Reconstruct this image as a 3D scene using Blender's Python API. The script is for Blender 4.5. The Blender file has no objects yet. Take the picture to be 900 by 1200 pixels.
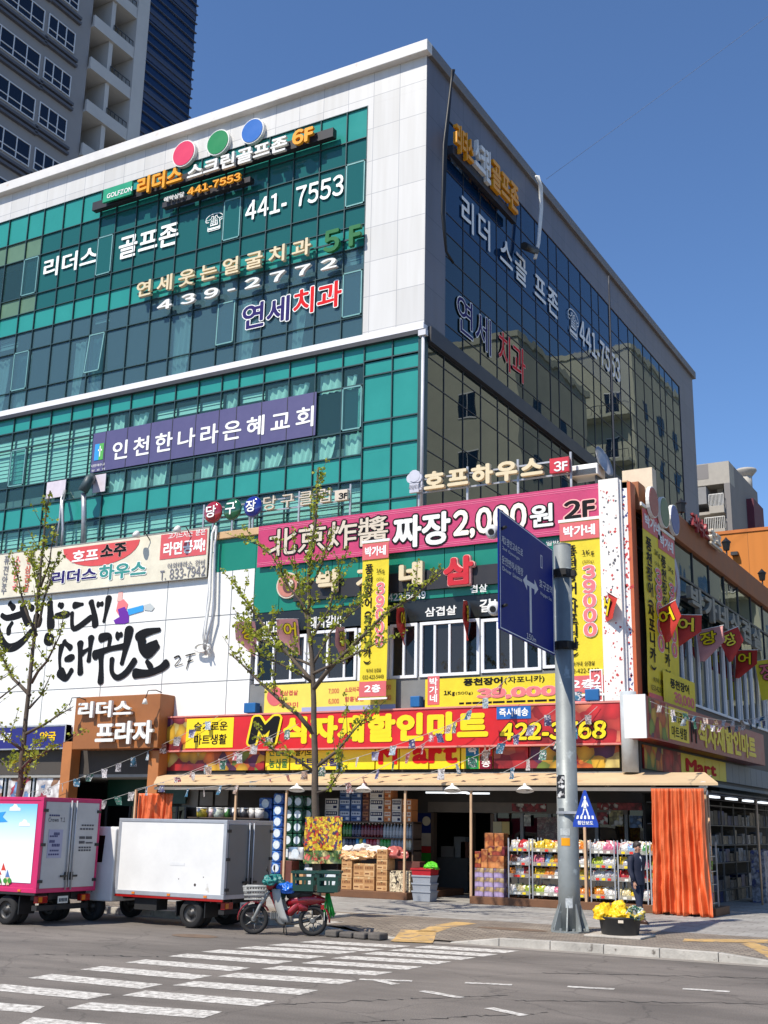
import bpy, bmesh, math, random
from mathutils import Vector, Matrix
rnd = random.Random(7)
scene = bpy.context.scene
col = scene.collection
R = math.radians

# ---------------------------------------------------------------- camera
FPX, PITCH, ROLL, YAW, CAMH = 1378.06, 0.260595, 0.0193412, -0.51749, 2.1
C0 = Vector((0, 0, CAMH))
fw = Vector((math.sin(YAW) * math.cos(PITCH), math.cos(YAW) * math.cos(PITCH), math.sin(PITCH)))
rt0 = Vector((math.cos(YAW), -math.sin(YAW), 0))
up0 = rt0.cross(fw)
rt = rt0 * math.cos(ROLL) + up0 * math.sin(ROLL)
up = -rt0 * math.sin(ROLL) + up0 * math.cos(ROLL)
cam = bpy.data.cameras.new('camera')
cam.sensor_fit = 'HORIZONTAL'; cam.sensor_width = 36; cam.lens = FPX / 900 * 36
cam.clip_start = 0.1; cam.clip_end = 5000
cam_o = bpy.data.objects.new('camera', cam); col.objects.link(cam_o)
m3 = Matrix((rt, up, -fw)).transposed()
cam_o.matrix_world = Matrix.Translation(C0) @ m3.to_4x4()
scene.camera = cam_o

# ---------------------------------------------------------------- light
SUN_EL, SHD = R(52), Vector((0.31, 1.0)).normalized()     # SHD: direction shadows run on the ground
world = bpy.data.worlds.new('World'); scene.world = world; world.use_nodes = True
wn = world.node_tree; wn.nodes.clear()
sky = wn.nodes.new('ShaderNodeTexSky'); sky.sky_type = 'NISHITA'; sky.sun_disc = False
sky.sun_elevation = SUN_EL; sky.sun_rotation = math.atan2(-SHD.x, -SHD.y) % (2 * math.pi)
sky.altitude = 0; sky.air_density = 0.95; sky.dust_density = 0.15; sky.ozone_density = 9.0
bg = wn.nodes.new('ShaderNodeBackground'); bg.inputs[1].default_value = 0.14
wo = wn.nodes.new('ShaderNodeOutputWorld')
wn.links.new(sky.outputs[0], bg.inputs[0]); wn.links.new(bg.outputs[0], wo.inputs[0])
sun = bpy.data.lights.new('sun', 'SUN'); sun.energy = 4.9; sun.angle = R(0.53); sun.color = (1.0, 0.94, 0.84)
sun_o = bpy.data.objects.new('sun', sun); col.objects.link(sun_o)
ray_d = Vector((SHD.x * math.cos(SUN_EL), SHD.y * math.cos(SUN_EL), -math.sin(SUN_EL)))
sun_o.rotation_euler = ray_d.to_track_quat('-Z', 'Y').to_euler()
sun_o.location = (-20, -20, 60)
vs = scene.view_settings
vs.view_transform = 'Standard'; vs.look = 'None'; vs.exposure = 0.27; vs.gamma = 1.0; vs.use_curve_mapping = False
scene.cycles.max_bounces = 6; scene.cycles.transparent_max_bounces = 16
scene.cycles.use_denoising = True

# ---------------------------------------------------------------- pixel -> real planes
def ray(px, py): return fw + rt * ((px - 450) / FPX) - up * ((py - 600) / FPX)
def onY(px, py, Y): d = ray(px, py); return C0 + d * (Y / d.y)
def onX(px, py, X): d = ray(px, py); return C0 + d * (X / d.x)
def onZ(px, py, z=0.0): d = ray(px, py); return C0 + d * ((z - CAMH) / d.z)
def F(px, py, Y): p = onY(px, py, Y); return p.x, p.z
PF, TF = 31.2, 32.2
TX = onY(497, 386, TF).x
PX = onY(745, 820, PF).x

# ---------------------------------------------------------------- materials
def lin(c):
    o = []
    for v in c[:3]:
        v /= 255.0
        o.append(v / 12.92 if v <= .04045 else ((v + .055) / 1.055) ** 2.4)
    return (*o, 1.0)
MATS = {}
def mat(name, c, rough=.6, metal=0., vary=.12, scale=3., bump=0., spec=.5, spots=None, coat=0.):
    """painted / real surface: base colour broken up by two scales of noise, slight bump and roughness variation"""
    if name in MATS: return MATS[name]
    m = bpy.data.materials.new(name); m.use_nodes = True; MATS[name] = m
    nt = m.node_tree; N = nt.nodes; L = nt.links; b = N['Principled BSDF']
    b.inputs['Roughness'].default_value = rough; b.inputs['Metallic'].default_value = metal
    b.inputs['Specular IOR Level'].default_value = spec
    b.inputs['Coat Weight'].default_value = coat
    lc = lin(c)
    if vary <= 0:
        b.inputs['Base Color'].default_value = lc; return m
    tc = N.new('ShaderNodeTexCoord')
    n1 = N.new('ShaderNodeTexNoise'); n1.inputs['Scale'].default_value = scale; n1.inputs['Detail'].default_value = 6
    n1.inputs['Roughness'].default_value = .65
    L.new(tc.outputs['Object'], n1.inputs['Vector'])
    cr = N.new('ShaderNodeValToRGB')
    e = cr.color_ramp.elements
    e[0].position = .3; e[1].position = .7
    e[0].color = tuple(max(0, v * (1 - vary)) for v in lc[:3]) + (1,)
    e[1].color = tuple(min(1, v * (1 + vary * .6)) for v in lc[:3]) + (1,)
    L.new(n1.outputs['Fac'], cr.inputs['Fac'])
    out = cr.outputs['Color']
    if spots:
        n2 = N.new('ShaderNodeTexNoise'); n2.inputs['Scale'].default_value = spots[1]; n2.inputs['Detail'].default_value = 8
        L.new(tc.outputs['Object'], n2.inputs['Vector'])
        r2 = N.new('ShaderNodeValToRGB'); r2.color_ramp.elements[0].position = spots[2]; r2.color_ramp.elements[1].position = spots[2] + .08
        L.new(n2.outputs['Fac'], r2.inputs['Fac'])
        mx = N.new('ShaderNodeMix'); mx.data_type = 'RGBA'
        L.new(r2.outputs['Color'], mx.inputs['Factor']); L.new(out, mx.inputs['A']); mx.inputs['B'].default_value = lin(spots[0])
        out = mx.outputs['Result']
    L.new(out, b.inputs['Base Color'])
    mr = N.new('ShaderNodeMapRange'); mr.inputs['To Min'].default_value = max(0, rough - .1); mr.inputs['To Max'].default_value = min(1, rough + .12)
    L.new(n1.outputs['Fac'], mr.inputs['Value']); L.new(mr.outputs['Result'], b.inputs['Roughness'])
    if bump:
        bp = N.new('ShaderNodeBump'); bp.inputs['Strength'].default_value = bump; bp.inputs['Distance'].default_value = .02
        n3 = N.new('ShaderNodeTexNoise'); n3.inputs['Scale'].default_value = scale * 12; n3.inputs['Detail'].default_value = 5
        L.new(tc.outputs['Object'], n3.inputs['Vector']); L.new(n3.outputs['Fac'], bp.inputs['Height'])
        L.new(bp.outputs['Normal'], b.inputs['Normal'])
    return m
def paint(c, rough=.45): return mat('paint_%d_%d_%d' % tuple(c[:3]), c, rough, vary=.06, scale=2.)
def ink(c): return mat('ink_%d_%d_%d' % tuple(c[:3]), c, .6, vary=0, spec=.12)
def glass(name, tint, refl=1.5, base=None, mixv=.0, rough=.02, wav=.12):
    """thin window glass: tinted transparency with a mirror coat that grows towards grazing angles"""
    if name in MATS: return MATS[name]
    m = bpy.data.materials.new(name); m.use_nodes = True; MATS[name] = m
    nt = m.node_tree; N = nt.nodes; L = nt.links; N.remove(N['Principled BSDF']); out = N['Material Output']
    tr = N.new('ShaderNodeBsdfTransparent'); tr.inputs[0].default_value = lin(tint)
    body = tr.outputs[0]
    if base:
        df = N.new('ShaderNodeBsdfDiffuse'); df.inputs[0].default_value = lin(base)
        ms = N.new('ShaderNodeMixShader'); ms.inputs[0].default_value = mixv
        L.new(tr.outputs[0], ms.inputs[1]); L.new(df.outputs[0], ms.inputs[2]); body = ms.outputs[0]
    gl = N.new('ShaderNodeBsdfGlossy'); gl.inputs['Roughness'].default_value = rough; gl.inputs[0].default_value = (.9, .95, .95, 1)
    lw = N.new('ShaderNodeLayerWeight'); lw.inputs[0].default_value = .5
    pw = N.new('ShaderNodeMath'); pw.operation = 'POWER'; pw.inputs[1].default_value = 5; L.new(lw.outputs['Facing'], pw.inputs[0])
    f0 = ((refl - 1) / (refl + 1)) ** 2
    fr = N.new('ShaderNodeMath'); fr.operation = 'MULTIPLY_ADD'; fr.inputs[1].default_value = 1 - f0; fr.inputs[2].default_value = f0; L.new(pw.outputs[0], fr.inputs[0])
    tc = N.new('ShaderNodeTexCoord'); nz = N.new('ShaderNodeTexNoise'); nz.inputs['Scale'].default_value = .7; nz.inputs['Detail'].default_value = 1
    bp = N.new('ShaderNodeBump'); bp.inputs['Strength'].default_value = wav; bp.inputs['Distance'].default_value = .05
    L.new(tc.outputs['Object'], nz.inputs['Vector']); L.new(nz.outputs['Fac'], bp.inputs['Height']); L.new(bp.outputs['Normal'], gl.inputs['Normal'])
    mx = N.new('ShaderNodeMixShader')
    L.new(fr.outputs[0], mx.inputs[0]); L.new(body, mx.inputs[1]); L.new(gl.outputs[0], mx.inputs[2]); L.new(mx.outputs[0], out.inputs[0])
    return m
def photo_print(name, cols, scale, rough=.5, chunk=1.):
    """a printed photograph of produce or goods: cells of the print's own colours"""
    if name in MATS: return MATS[name]
    m = bpy.data.materials.new(name); m.use_nodes = True; MATS[name] = m
    nt = m.node_tree; N = nt.nodes; L = nt.links; b = N['Principled BSDF']; b.inputs['Roughness'].default_value = rough
    tc = N.new('ShaderNodeTexCoord'); nz = N.new('ShaderNodeTexNoise'); nz.inputs['Scale'].default_value = scale * .8
    L.new(tc.outputs['Object'], nz.inputs['Vector'])
    mv = N.new('ShaderNodeMix'); mv.data_type = 'RGBA'; mv.blend_type = 'LINEAR_LIGHT'; mv.inputs['Factor'].default_value = .12 * chunk
    L.new(tc.outputs['Object'], mv.inputs['A']); L.new(nz.outputs['Color'], mv.inputs['B'])
    v = N.new('ShaderNodeTexVoronoi'); v.inputs['Scale'].default_value = scale; L.new(mv.outputs['Result'], v.inputs['Vector'])
    sp = N.new('ShaderNodeSeparateColor'); L.new(v.outputs['Color'], sp.inputs[0])
    cr = N.new('ShaderNodeValToRGB'); cr.color_ramp.interpolation = 'CONSTANT'
    el = cr.color_ramp.elements
    for i, c in enumerate(cols):
        e = el[i] if i < 2 else el.new(i / len(cols))
        e.position = i / len(cols); e.color = lin(c)
    L.new(sp.outputs[0], cr.inputs['Fac'])
    mx = N.new('ShaderNodeMix'); mx.data_type = 'RGBA'; mx.blend_type = 'MULTIPLY'; mx.inputs['Factor'].default_value = .75
    r2 = N.new('ShaderNodeValToRGB'); r2.color_ramp.elements[0].color = (1, 1, 1, 1); r2.color_ramp.elements[1].color = (.25, .2, .2, 1)
    r2.color_ramp.elements[0].position = .25; r2.color_ramp.elements[1].position = .75
    L.new(v.outputs['Distance'], r2.inputs['Fac']); L.new(cr.outputs['Color'], mx.inputs['A']); L.new(r2.outputs['Color'], mx.inputs['B'])
    L.new(mx.outputs['Result'], b.inputs['Base Color'])
    return m
def emit(name, c, s):
    if name in MATS: return MATS[name]
    m = bpy.data.materials.new(name); m.use_nodes = True; MATS[name] = m
    b = m.node_tree.nodes['Principled BSDF']; b.inputs['Emission Color'].default_value = lin(c); b.inputs['Emission Strength'].default_value = s
    return m

# ---------------------------------------------------------------- objects
ROOT = {}
def tag(o, label=None, cat=None, group=None, kind=None):
    if label: o['label'] = label
    if cat: o['category'] = cat
    if group: o['group'] = group
    if kind: o['kind'] = kind
    return o
def thing(name, label, cat, loc=(0, 0, 0), group=None, rz=0.):
    o = bpy.data.objects.new(name, None); o.empty_display_size = .2; col.objects.link(o)
    o.location = loc; o.rotation_euler = (0, 0, rz)
    ROOT[o.name] = (Vector(loc), rz)
    return tag(o, label, cat, group)
class MB:
    def __init__(s): s.v = []; s.f = []; s.m = []; s.s = []
    def add(s, vs_, fs, mi=0, smooth=False):
        b = len(s.v); s.v += [Vector(p) for p in vs_]
        for f in fs: s.f.append([b + i for i in f]); s.m.append(mi); s.s.append(smooth)
        return s
    def box(s, x0, x1, y0, y1, z0, z1, mi=0):
        x0, x1 = min(x0, x1), max(x0, x1); y0, y1 = min(y0, y1), max(y0, y1); z0, z1 = min(z0, z1), max(z0, z1)
        return s.add([(x0, y0, z0), (x1, y0, z0), (x1, y1, z0), (x0, y1, z0), (x0, y0, z1), (x1, y0, z1), (x1, y1, z1), (x0, y1, z1)],
              [(3, 2, 1, 0), (4, 5, 6, 7), (0, 1, 5, 4), (1, 2, 6, 5), (2, 3, 7, 6), (3, 0, 4, 7)], mi)
    def obox(s, o, U, V, W, mi=0):
        o, U, V, W = Vector(o), Vector(U), Vector(V), Vector(W)
        if U.cross(V).dot(W) < 0: o = o + W; W = -W
        p = [o, o + U, o + U + V, o + V, o + W, o + U + W, o + U + V + W, o + V + W]
        return s.add(p, [(3, 2, 1, 0), (4, 5, 6, 7), (0, 1, 5, 4), (1, 2, 6, 5), (2, 3, 7, 6), (3, 0, 4, 7)], mi)
    def quad(s, a, b, c, d, mi=0, smooth=False): return s.add([a, b, c, d], [(0, 1, 2, 3)], mi, smooth)
    def grid(s, pts, mi=0, smooth=True):
        n, k = len(pts), len(pts[0]); vs_ = [p for r in pts for p in r]
        return s.add(vs_, [(i * k + j, i * k + j + 1, (i + 1) * k + j + 1, (i + 1) * k + j) for i in range(n - 1) for j in range(k - 1)], mi, smooth)
    def tube(s, pts, r, n=8, mi=0, caps=True, smooth=True):
        pts = [Vector(p) for p in pts]; rs = r if isinstance(r, (list, tuple)) else [r] * len(pts)
        vs_ = []; prev = None
        for i, p in enumerate(pts):
            d = (pts[min(i + 1, len(pts) - 1)] - pts[max(i - 1, 0)])
            d = d.normalized() if d.length > 1e-9 else Vector((0, 0, 1))
            if prev is None:
                a = Vector((1, 0, 0)) if abs(d.x) < .9 else Vector((0, 1, 0))
                a = (a - d * a.dot(d)).normalized()
            else:
                a = prev - d * prev.dot(d)
                a = a.normalized() if a.length > 1e-6 else d.orthogonal().normalized()
            prev = a; b = d.cross(a)
            for j in range(n):
                t = 2 * math.pi * j / n; vs_.append(p + (a * math.cos(t) + b * math.sin(t)) * rs[i])
        fs = [(i * n + j, i * n + (j + 1) % n, (i + 1) * n + (j + 1) % n, (i + 1) * n + j) for i in range(len(pts) - 1) for j in range(n)]
        s.add(vs_, fs, mi, smooth)
        if caps:
            b = len(s.v) - len(vs_)
            s.f.append([b + j for j in range(n)][::-1]); s.m.append(mi); s.s.append(False)
            s.f.append([b + (len(pts) - 1) * n + j for j in range(n)]); s.m.append(mi); s.s.append(False)
        return s
    def lathe(s, c, ax, prof, n=20, mi=0, smooth=True, capends=True):
        """prof: (distance along ax, radius)"""
        ax = Vector(ax).normalized(); a = ax.orthogonal().normalized(); b = ax.cross(a); c = Vector(c)
        vs_ = [c + ax * h + (a * math.cos(2 * math.pi * j / n) + b * math.sin(2 * math.pi * j / n)) * r for h, r in prof for j in range(n)]
        k = len(prof)
        s.add(vs_, [(i * n + j, i * n + (j + 1) % n, (i + 1) * n + (j + 1) % n, (i + 1) * n + j) for i in range(k - 1) for j in range(n)], mi, smooth)
        if capends:
            base = len(s.v) - len(vs_)
            s.f.append([base + j for j in range(n)][::-1]); s.m.append(mi); s.s.append(False)
            s.f.append([base + (k - 1) * n + j for j in range(n)]); s.m.append(mi); s.s.append(False)
        return s
    def prism(s, poly, W, mi=0):
        """poly: 3-D outline, swept by W"""
        n = len(poly); p = [Vector(q) for q in poly]; W = Vector(W)
        return s.add(p + [q + W for q in p], [tuple(range(n))[::-1], tuple(range(n, 2 * n))] + [(i, (i + 1) % n, n + (i + 1) % n, n + i) for i in range(n)], mi)
    def build(s, name, mats, parent=None, local=False, bevel=0., sub=0):
        me = bpy.data.meshes.new(name)
        vs_ = s.v
        if parent is not None and not local:
            p = parent
            while p.parent: p = p.parent
            loc, rz = ROOT.get(p.name, (Vector((0, 0, 0)), 0.))
            if rz:
                inv = Matrix.Rotation(-rz, 3, 'Z'); vs_ = [inv @ (v - loc) for v in vs_]
            else: vs_ = [v - loc for v in vs_]
        me.from_pydata([tuple(v) for v in vs_], [], s.f)
        for m in (mats if isinstance(mats, (list, tuple)) else [mats]): me.materials.append(m)
        me.polygons.foreach_set('material_index', s.m); me.polygons.foreach_set('use_smooth', s.s)
        me.update()
        o = bpy.data.objects.new(name, me); col.objects.link(o)
        if parent is not None: o.parent = parent
        else: ROOT[o.name] = (Vector((0, 0, 0)), 0.)
        if bevel:
            md = o.modifiers.new('edge', 'BEVEL'); md.width = bevel; md.segments = 2; md.limit_method = 'ANGLE'; md.angle_limit = R(40)
        if sub:
            md = o.modifiers.new('smooth', 'SUBSURF'); md.levels = sub; md.render_levels = sub
        return o
def copy_tree(o, parent=None):
    c = o.copy(); col.objects.link(c)
    if parent is not None: c.parent = parent
    for ch in list(o.children): copy_tree(ch, c)
    return c
def structure(name, mb, m): return tag(mb.build(name, m), kind='structure')

# ---------------------------------------------------------------- lettering
GC = {}
def glyph(ch, ext):
    k = (ch, ext > 0)
    if k in GC: return GC[k]
    c = bpy.data.curves.new('t', 'FONT'); c.body = chr(0xFF10 + int(ch)) if ch in '0123456789' else ch; c.extrude = .5 if ext else 0; c.resolution_u = 3
    o = bpy.data.objects.new('t', c); me = o.to_mesh()
    vs_ = [tuple(v.co) for v in me.vertices]; fs = [tuple(p.vertices) for p in me.polygons]
    o.to_mesh_clear(); bpy.data.objects.remove(o); bpy.data.curves.remove(c)
    GC[k] = (vs_, fs); return GC[k]
class Fr:
    """a flat rectangle standing in the world: origin (lower left), unit axes U (reading direction) and V (up), size w x h"""
    def __init__(s, o, U, V, w, h):
        s.o = Vector(o); s.U = Vector(U).normalized(); s.V = Vector(V).normalized(); s.N = s.U.cross(s.V); s.w = w; s.h = h
    def p(s, u, v, d=0.): return s.o + s.U * (u * s.w) + s.V * (v * s.h) + s.N * d
    def sub(s, u0, v0, u1, v1, d=0.): return Fr(s.p(u0, v0, d), s.U, s.V, s.w * (u1 - u0), s.h * (v1 - v0))
    def slab(s, mb, t=.03, d=0., mi=0):
        return mb.obox(s.p(0, 0, d), s.U * s.w, s.V * s.h, s.N * t, mi)
    def box(s, mb, u0, v0, u1, v1, d0, d1, mi=0):
        return mb.obox(s.p(u0, v0, d0), s.U * s.w * (u1 - u0), s.V * s.h * (v1 - v0), s.N * (d1 - d0), mi)
def FF(bl, tr, Y):
    x0, z0 = F(*bl, Y); x1, z1 = F(*tr, Y)
    return Fr((x0, Y, z0), (1, 0, 0), (0, 0, 1), x1 - x0, z1 - z0)
def FR(bl, tr, X):
    a = onX(*bl, X); b = onX(*tr, X)
    return Fr((X, a.y, a.z), (0, 1, 0), (0, 0, 1), b.y - a.y, b.z - a.z)
def layout(body, ext, vertical=False, gap=.0):
    out = []; x = 0.; y = 0.
    if vertical:
        for ch in body:
            if ch == ' ': y -= .4; continue
            vs_, fs = glyph(ch, ext)
            xs = [v[0] for v in vs_]; ys = [v[1] for v in vs_]
            cx = (min(xs) + max(xs)) / 2; hgt = max(ys) - min(ys)
            if ch in '()': # brackets lie on their side in a column
                out.append([((v[1] - (min(ys) + max(ys)) / 2) * .8, y - .3 - (v[0] - cx), v[2]) for v in vs_]); y -= .45
            else:
                t = max(ys); out.append([(v[0] - cx, v[1] - t + y, v[2]) for v in vs_]); y -= hgt + .12 + gap
            out[-1] = (out[-1], fs)
        return out
    for ch in body:
        if ch == ' ': x += .42; continue
        vs_, fs = glyph(ch, ext)
        xs = [v[0] for v in vs_]
        if ord(ch) < 0x1100: out.append(([(v[0] - min(xs) + x, v[1], v[2]) for v in vs_], fs)); x += max(xs) - min(xs) + .11 + gap
        else: out.append(([(v[0] + x, v[1], v[2]) for v in vs_], fs)); x += .92 + gap
    return out
def write(fr, body, m, parent, box=(0, 0, 1, 1), name='lettering', d=.006, off=.02, depth=0., vertical=False, gap=0., outline=None, each=None, slant=0.):
    """lettering fitted to a box (fractions of fr); off = extra stroke weight in ems. outline=(material, extra weight). each='letter': every character a mesh of its own"""
    ls = layout(body, 1 if depth else 0, vertical, gap); b0 = max(0., off)
    allv = [v for l in ls for v in l[0]]
    x0 = min(v[0] for v in allv) - b0; x1 = max(v[0] for v in allv) + b0; y0 = min(v[1] for v in allv) - b0; y1 = max(v[1] for v in allv) + b0
    f = fr.sub(*box); sx = f.w / (x1 - x0); sy = f.h / (y1 - y0); res = []
    def run(b, m_, d_, nm, dep, each_):
        sh = [(0., 0.)]
        if b > .006:
            n = 6 if b < .03 else 9 if b < .05 else 16
            sh += [(b * math.cos(2 * math.pi * k / n + .17), b * math.sin(2 * math.pi * k / n + .17)) for k in range(n)]
            if b > .06: sh += [(b * .55 * math.cos(2 * math.pi * k / 6 + .4), b * .55 * math.sin(2 * math.pi * k / 6 + .4)) for k in range(6)]
        mb = MB()
        for vs_, fs in ls:
            for k, (ax, ay) in enumerate(sh):
                mb.add([f.o + f.U * ((v[0] + ax - x0) * sx + slant * (v[1] - y0) * sy) + f.V * ((v[1] + ay - y0) * sy) + f.N * (d_ + k * .0004 + ((v[2] + .5) * dep if dep else 0)) for v in vs_], fs)
            if each_: res.append(mb.build(each_, m_, parent)); mb = MB()
        if not each_: res.append(mb.build(nm, m_, parent))
    if outline: run(b0 + outline[1], outline[0], d - .007 if not depth else d - .02, name + '_outline', depth * .8, None)
    run(b0, m, d, name, depth, each)
    return res
# ================================================================ SETTING: ground
def road_mat():
    m = mat('asphalt', (116, 109, 102), .85, vary=.22, scale=.35, bump=.5)
    nt = m.node_tree; N = nt.nodes; L = nt.links; b = N['Principled BSDF']
    src = b.inputs['Base Color'].links[0].from_socket
    tc = N.new('ShaderNodeTexCoord')
    g = N.new('ShaderNodeTexNoise'); g.inputs['Scale'].default_value = 55; g.inputs['Detail'].default_value = 3
    L.new(tc.outputs['Object'], g.inputs['Vector'])
    r = N.new('ShaderNodeValToRGB'); r.color_ramp.elements[0].position = .35; r.color_ramp.elements[1].position = .68
    r.color_ramp.elements[0].color = (.72, .72, .72, 1); r.color_ramp.elements[1].color = (1.25, 1.23, 1.2, 1)
    L.new(g.outputs['Fac'], r.inputs['Fac'])
    st = N.new('ShaderNodeTexNoise'); st.inputs['Scale'].default_value = .55; st.inputs['Detail'].default_value = 7; st.inputs['Roughness'].default_value = .62
    mp = N.new('ShaderNodeMapping'); mp.inputs['Scale'].default_value = (.35, 1.4, 1); L.new(tc.outputs['Object'], mp.inputs[0]); L.new(mp.outputs[0], st.inputs['Vector'])
    rs = N.new('ShaderNodeValToRGB'); rs.color_ramp.elements[0].position = .38; rs.color_ramp.elements[1].position = .62; rs.color_ramp.elements[0].color = (.74, .73, .72, 1); rs.color_ramp.elements[1].color = (1.12, 1.11, 1.1, 1); L.new(st.outputs['Fac'], rs.inputs['Fac'])
    ms = N.new('ShaderNodeMix'); ms.data_type = 'RGBA'; ms.blend_type = 'MULTIPLY'; ms.inputs['Factor'].default_value = 1; L.new(src, ms.inputs['A']); L.new(rs.outputs['Color'], ms.inputs['B']); src = ms.outputs['Result']
    mx = N.new('ShaderNodeMix'); mx.data_type = 'RGBA'; mx.blend_type = 'MULTIPLY'; mx.inputs['Factor'].default_value = 1
    L.new(src, mx.inputs['A']); L.new(r.outputs['Color'], mx.inputs['B'])
    # cracks and tar lines
    v = N.new('ShaderNodeTexVoronoi'); v.feature = 'DISTANCE_TO_EDGE'; v.inputs['Scale'].default_value = .55
    nz = N.new('ShaderNodeTexNoise'); nz.inputs['Scale'].default_value = 1.5; nz.inputs['Detail'].default_value = 5
    L.new(tc.outputs['Object'], nz.inputs['Vector'])
    mv = N.new('ShaderNodeMix'); mv.data_type = 'RGBA'; mv.blend_type = 'LINEAR_LIGHT'; mv.inputs['Factor'].default_value = .35
    L.new(tc.outputs['Object'], mv.inputs['A']); L.new(nz.outputs['Color'], mv.inputs['B']); L.new(mv.outputs['Result'], v.inputs['Vector'])
    r2 = N.new('ShaderNodeValToRGB'); r2.color_ramp.elements[0].color = (.55, .55, .55, 1); r2.color_ramp.elements[1].color = (1, 1, 1, 1)
    r2.color_ramp.elements[0].position = .0; r2.color_ramp.elements[1].position = .016
    L.new(v.outputs['Distance'], r2.inputs['Fac'])
    m2 = N.new('ShaderNodeMix'); m2.data_type = 'RGBA'; m2.blend_type = 'MULTIPLY'; m2.inputs['Factor'].default_value = .7
    L.new(mx.outputs['Result'], m2.inputs['A']); L.new(r2.outputs['Color'], m2.inputs['B']); L.new(m2.outputs['Result'], b.inputs['Base Color'])
    return m
def paver_mat(name, c1, c2, cm, bw, bh, rough=.85, msize=.012):
    if name in MATS: return MATS[name]
    m = bpy.data.materials.new(name); m.use_nodes = True; MATS[name] = m
    nt = m.node_tree; N = nt.nodes; L = nt.links; b = N['Principled BSDF']; b.inputs['Roughness'].default_value = rough
    tc = N.new('ShaderNodeTexCoord'); br = N.new('ShaderNodeTexBrick')
    br.inputs['Scale'].default_value = 1; br.inputs['Brick Width'].default_value = bw; br.inputs['Row Height'].default_value = bh
    br.inputs['Mortar Size'].default_value = msize; br.inputs['Color1'].default_value = lin(c1); br.inputs['Color2'].default_value = lin(c2); br.inputs['Mortar'].default_value = lin(cm)
    L.new(tc.outputs['Object'], br.inputs['Vector'])
    n = N.new('ShaderNodeTexNoise'); n.inputs['Scale'].default_value = .9; n.inputs['Detail'].default_value = 8; n.inputs['Roughness'].default_value = .7
    L.new(tc.outputs['Object'], n.inputs['Vector'])
    r = N.new('ShaderNodeValToRGB'); r.color_ramp.elements[0].position = .3; r.color_ramp.elements[1].position = .7
    r.color_ramp.elements[0].color = (.62, .6, .58, 1); r.color_ramp.elements[1].color = (1.1, 1.1, 1.08, 1)
    L.new(n.outputs['Fac'], r.inputs['Fac'])
    mx = N.new('ShaderNodeMix'); mx.data_type = 'RGBA'; mx.blend_type = 'MULTIPLY'; mx.inputs['Factor'].default_value = 1
    L.new(br.outputs['Color'], mx.inputs['A']); L.new(r.outputs['Color'], mx.inputs['B']); L.new(mx.outputs['Result'], b.inputs['Base Color'])
    bp = N.new('ShaderNodeBump'); bp.inputs['Strength'].default_value = .4; bp.inputs['Distance'].default_value = .01
    L.new(br.outputs['Fac'], bp.inputs['Height']); bp.invert = True; L.new(bp.outputs['Normal'], b.inputs['Normal'])
    return m
KY = 21.0
structure('road', MB().quad((-900, -900, 0), (900, -900, 0), (900, 900, 0), (-900, 900, 0)), road_mat())
def walk_z(x, y):
    z = .15
    def ramp(a, b, c, d): return max(0., min(1., (x - a) / (b - a), (d - x) / (d - c)))
    k = ramp(-12.75, -12.2, -9.9, -9.3) + ramp(-5.4, -3.9, -3, -1)
    return z - k * .138 * max(0., min(1., (22.6 - y) / 1.6))
paver_a = paver_mat('small_pavers', (154, 142, 127), (130, 118, 106), (96, 88, 80), .2, .1)
paver_b = paver_mat('grey_slabs', (166, 163, 157), (150, 146, 141), (120, 116, 110), .6, .3)
mb = MB()
BAYX, BAYY = -13.35, 22.0
xs = [-300, -60, -30, -20, -14, BAYX] + [-12.75 + .25 * i for i in range(16)] + [-8.5, -7, -5.8] + [-5.4 + .3 * i for i in range(9)]
ys = [KY + .15, 21.6, 22.0, 22.15, 22.6, 24.6, 26.5, 29, 33, 60, 300]
for i in range(len(xs) - 1):
    for j in range(len(ys) - 1):
        if xs[i] < BAYX - .01 and ys[j] < 22.1: continue
        q = [(xs[i + a], ys[j + b], walk_z(xs[i + a], ys[j + b])) for a, b in ((0, 0), (1, 0), (1, 1), (0, 1))]
        mb.add(q, [(0, 1, 2, 3)], 0 if ys[j] < 24.5 else 1)
tag(mb.build('sidewalk', [paver_a, paver_b]), kind='structure')
mb = MB(); x = -60.35; KK = KY
mb.box(BAYX - .15, BAYX, KY, BAYY + .15, 0, .154)
while x < -3.1:
    KY = BAYY if x < BAYX - .2 else KK
    x1 = x + .99; a, b = walk_z(x, KY), walk_z(x1, KY)
    if max(a, b) > .02:
        mb.add([(x, KY, 0), (x1, KY, 0), (x1, KY + .15, 0), (x, KY + .15, 0), (x, KY + .01, a + .004), (x1, KY + .01, b + .004), (x1, KY + .155, b + .004), (x, KY + .155, a + .004)],
               [(4, 5, 6, 7), (0, 1, 5, 4), (1, 2, 6, 5), (2, 3, 7, 6), (3, 0, 4, 7)])
    x += 1.0
KY = KK
tag(mb.build('kerb', mat('kerb_concrete', (172, 166, 156), .9, vary=.3, scale=2.2, bump=.5, spots=((105, 98, 90), 6, .62)), bevel=.012), kind='structure')
# gutter band of pale concrete at the foot of the kerb
structure('gutter', MB().quad((BAYX, KY - .32, .004), (-2.6, KY - .32, .004), (-2.6, KY - .002, .004), (BAYX, KY - .002, .004)), mat('gutter_concrete', (140, 132, 122), .9, vary=.25, scale=1.5))
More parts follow.
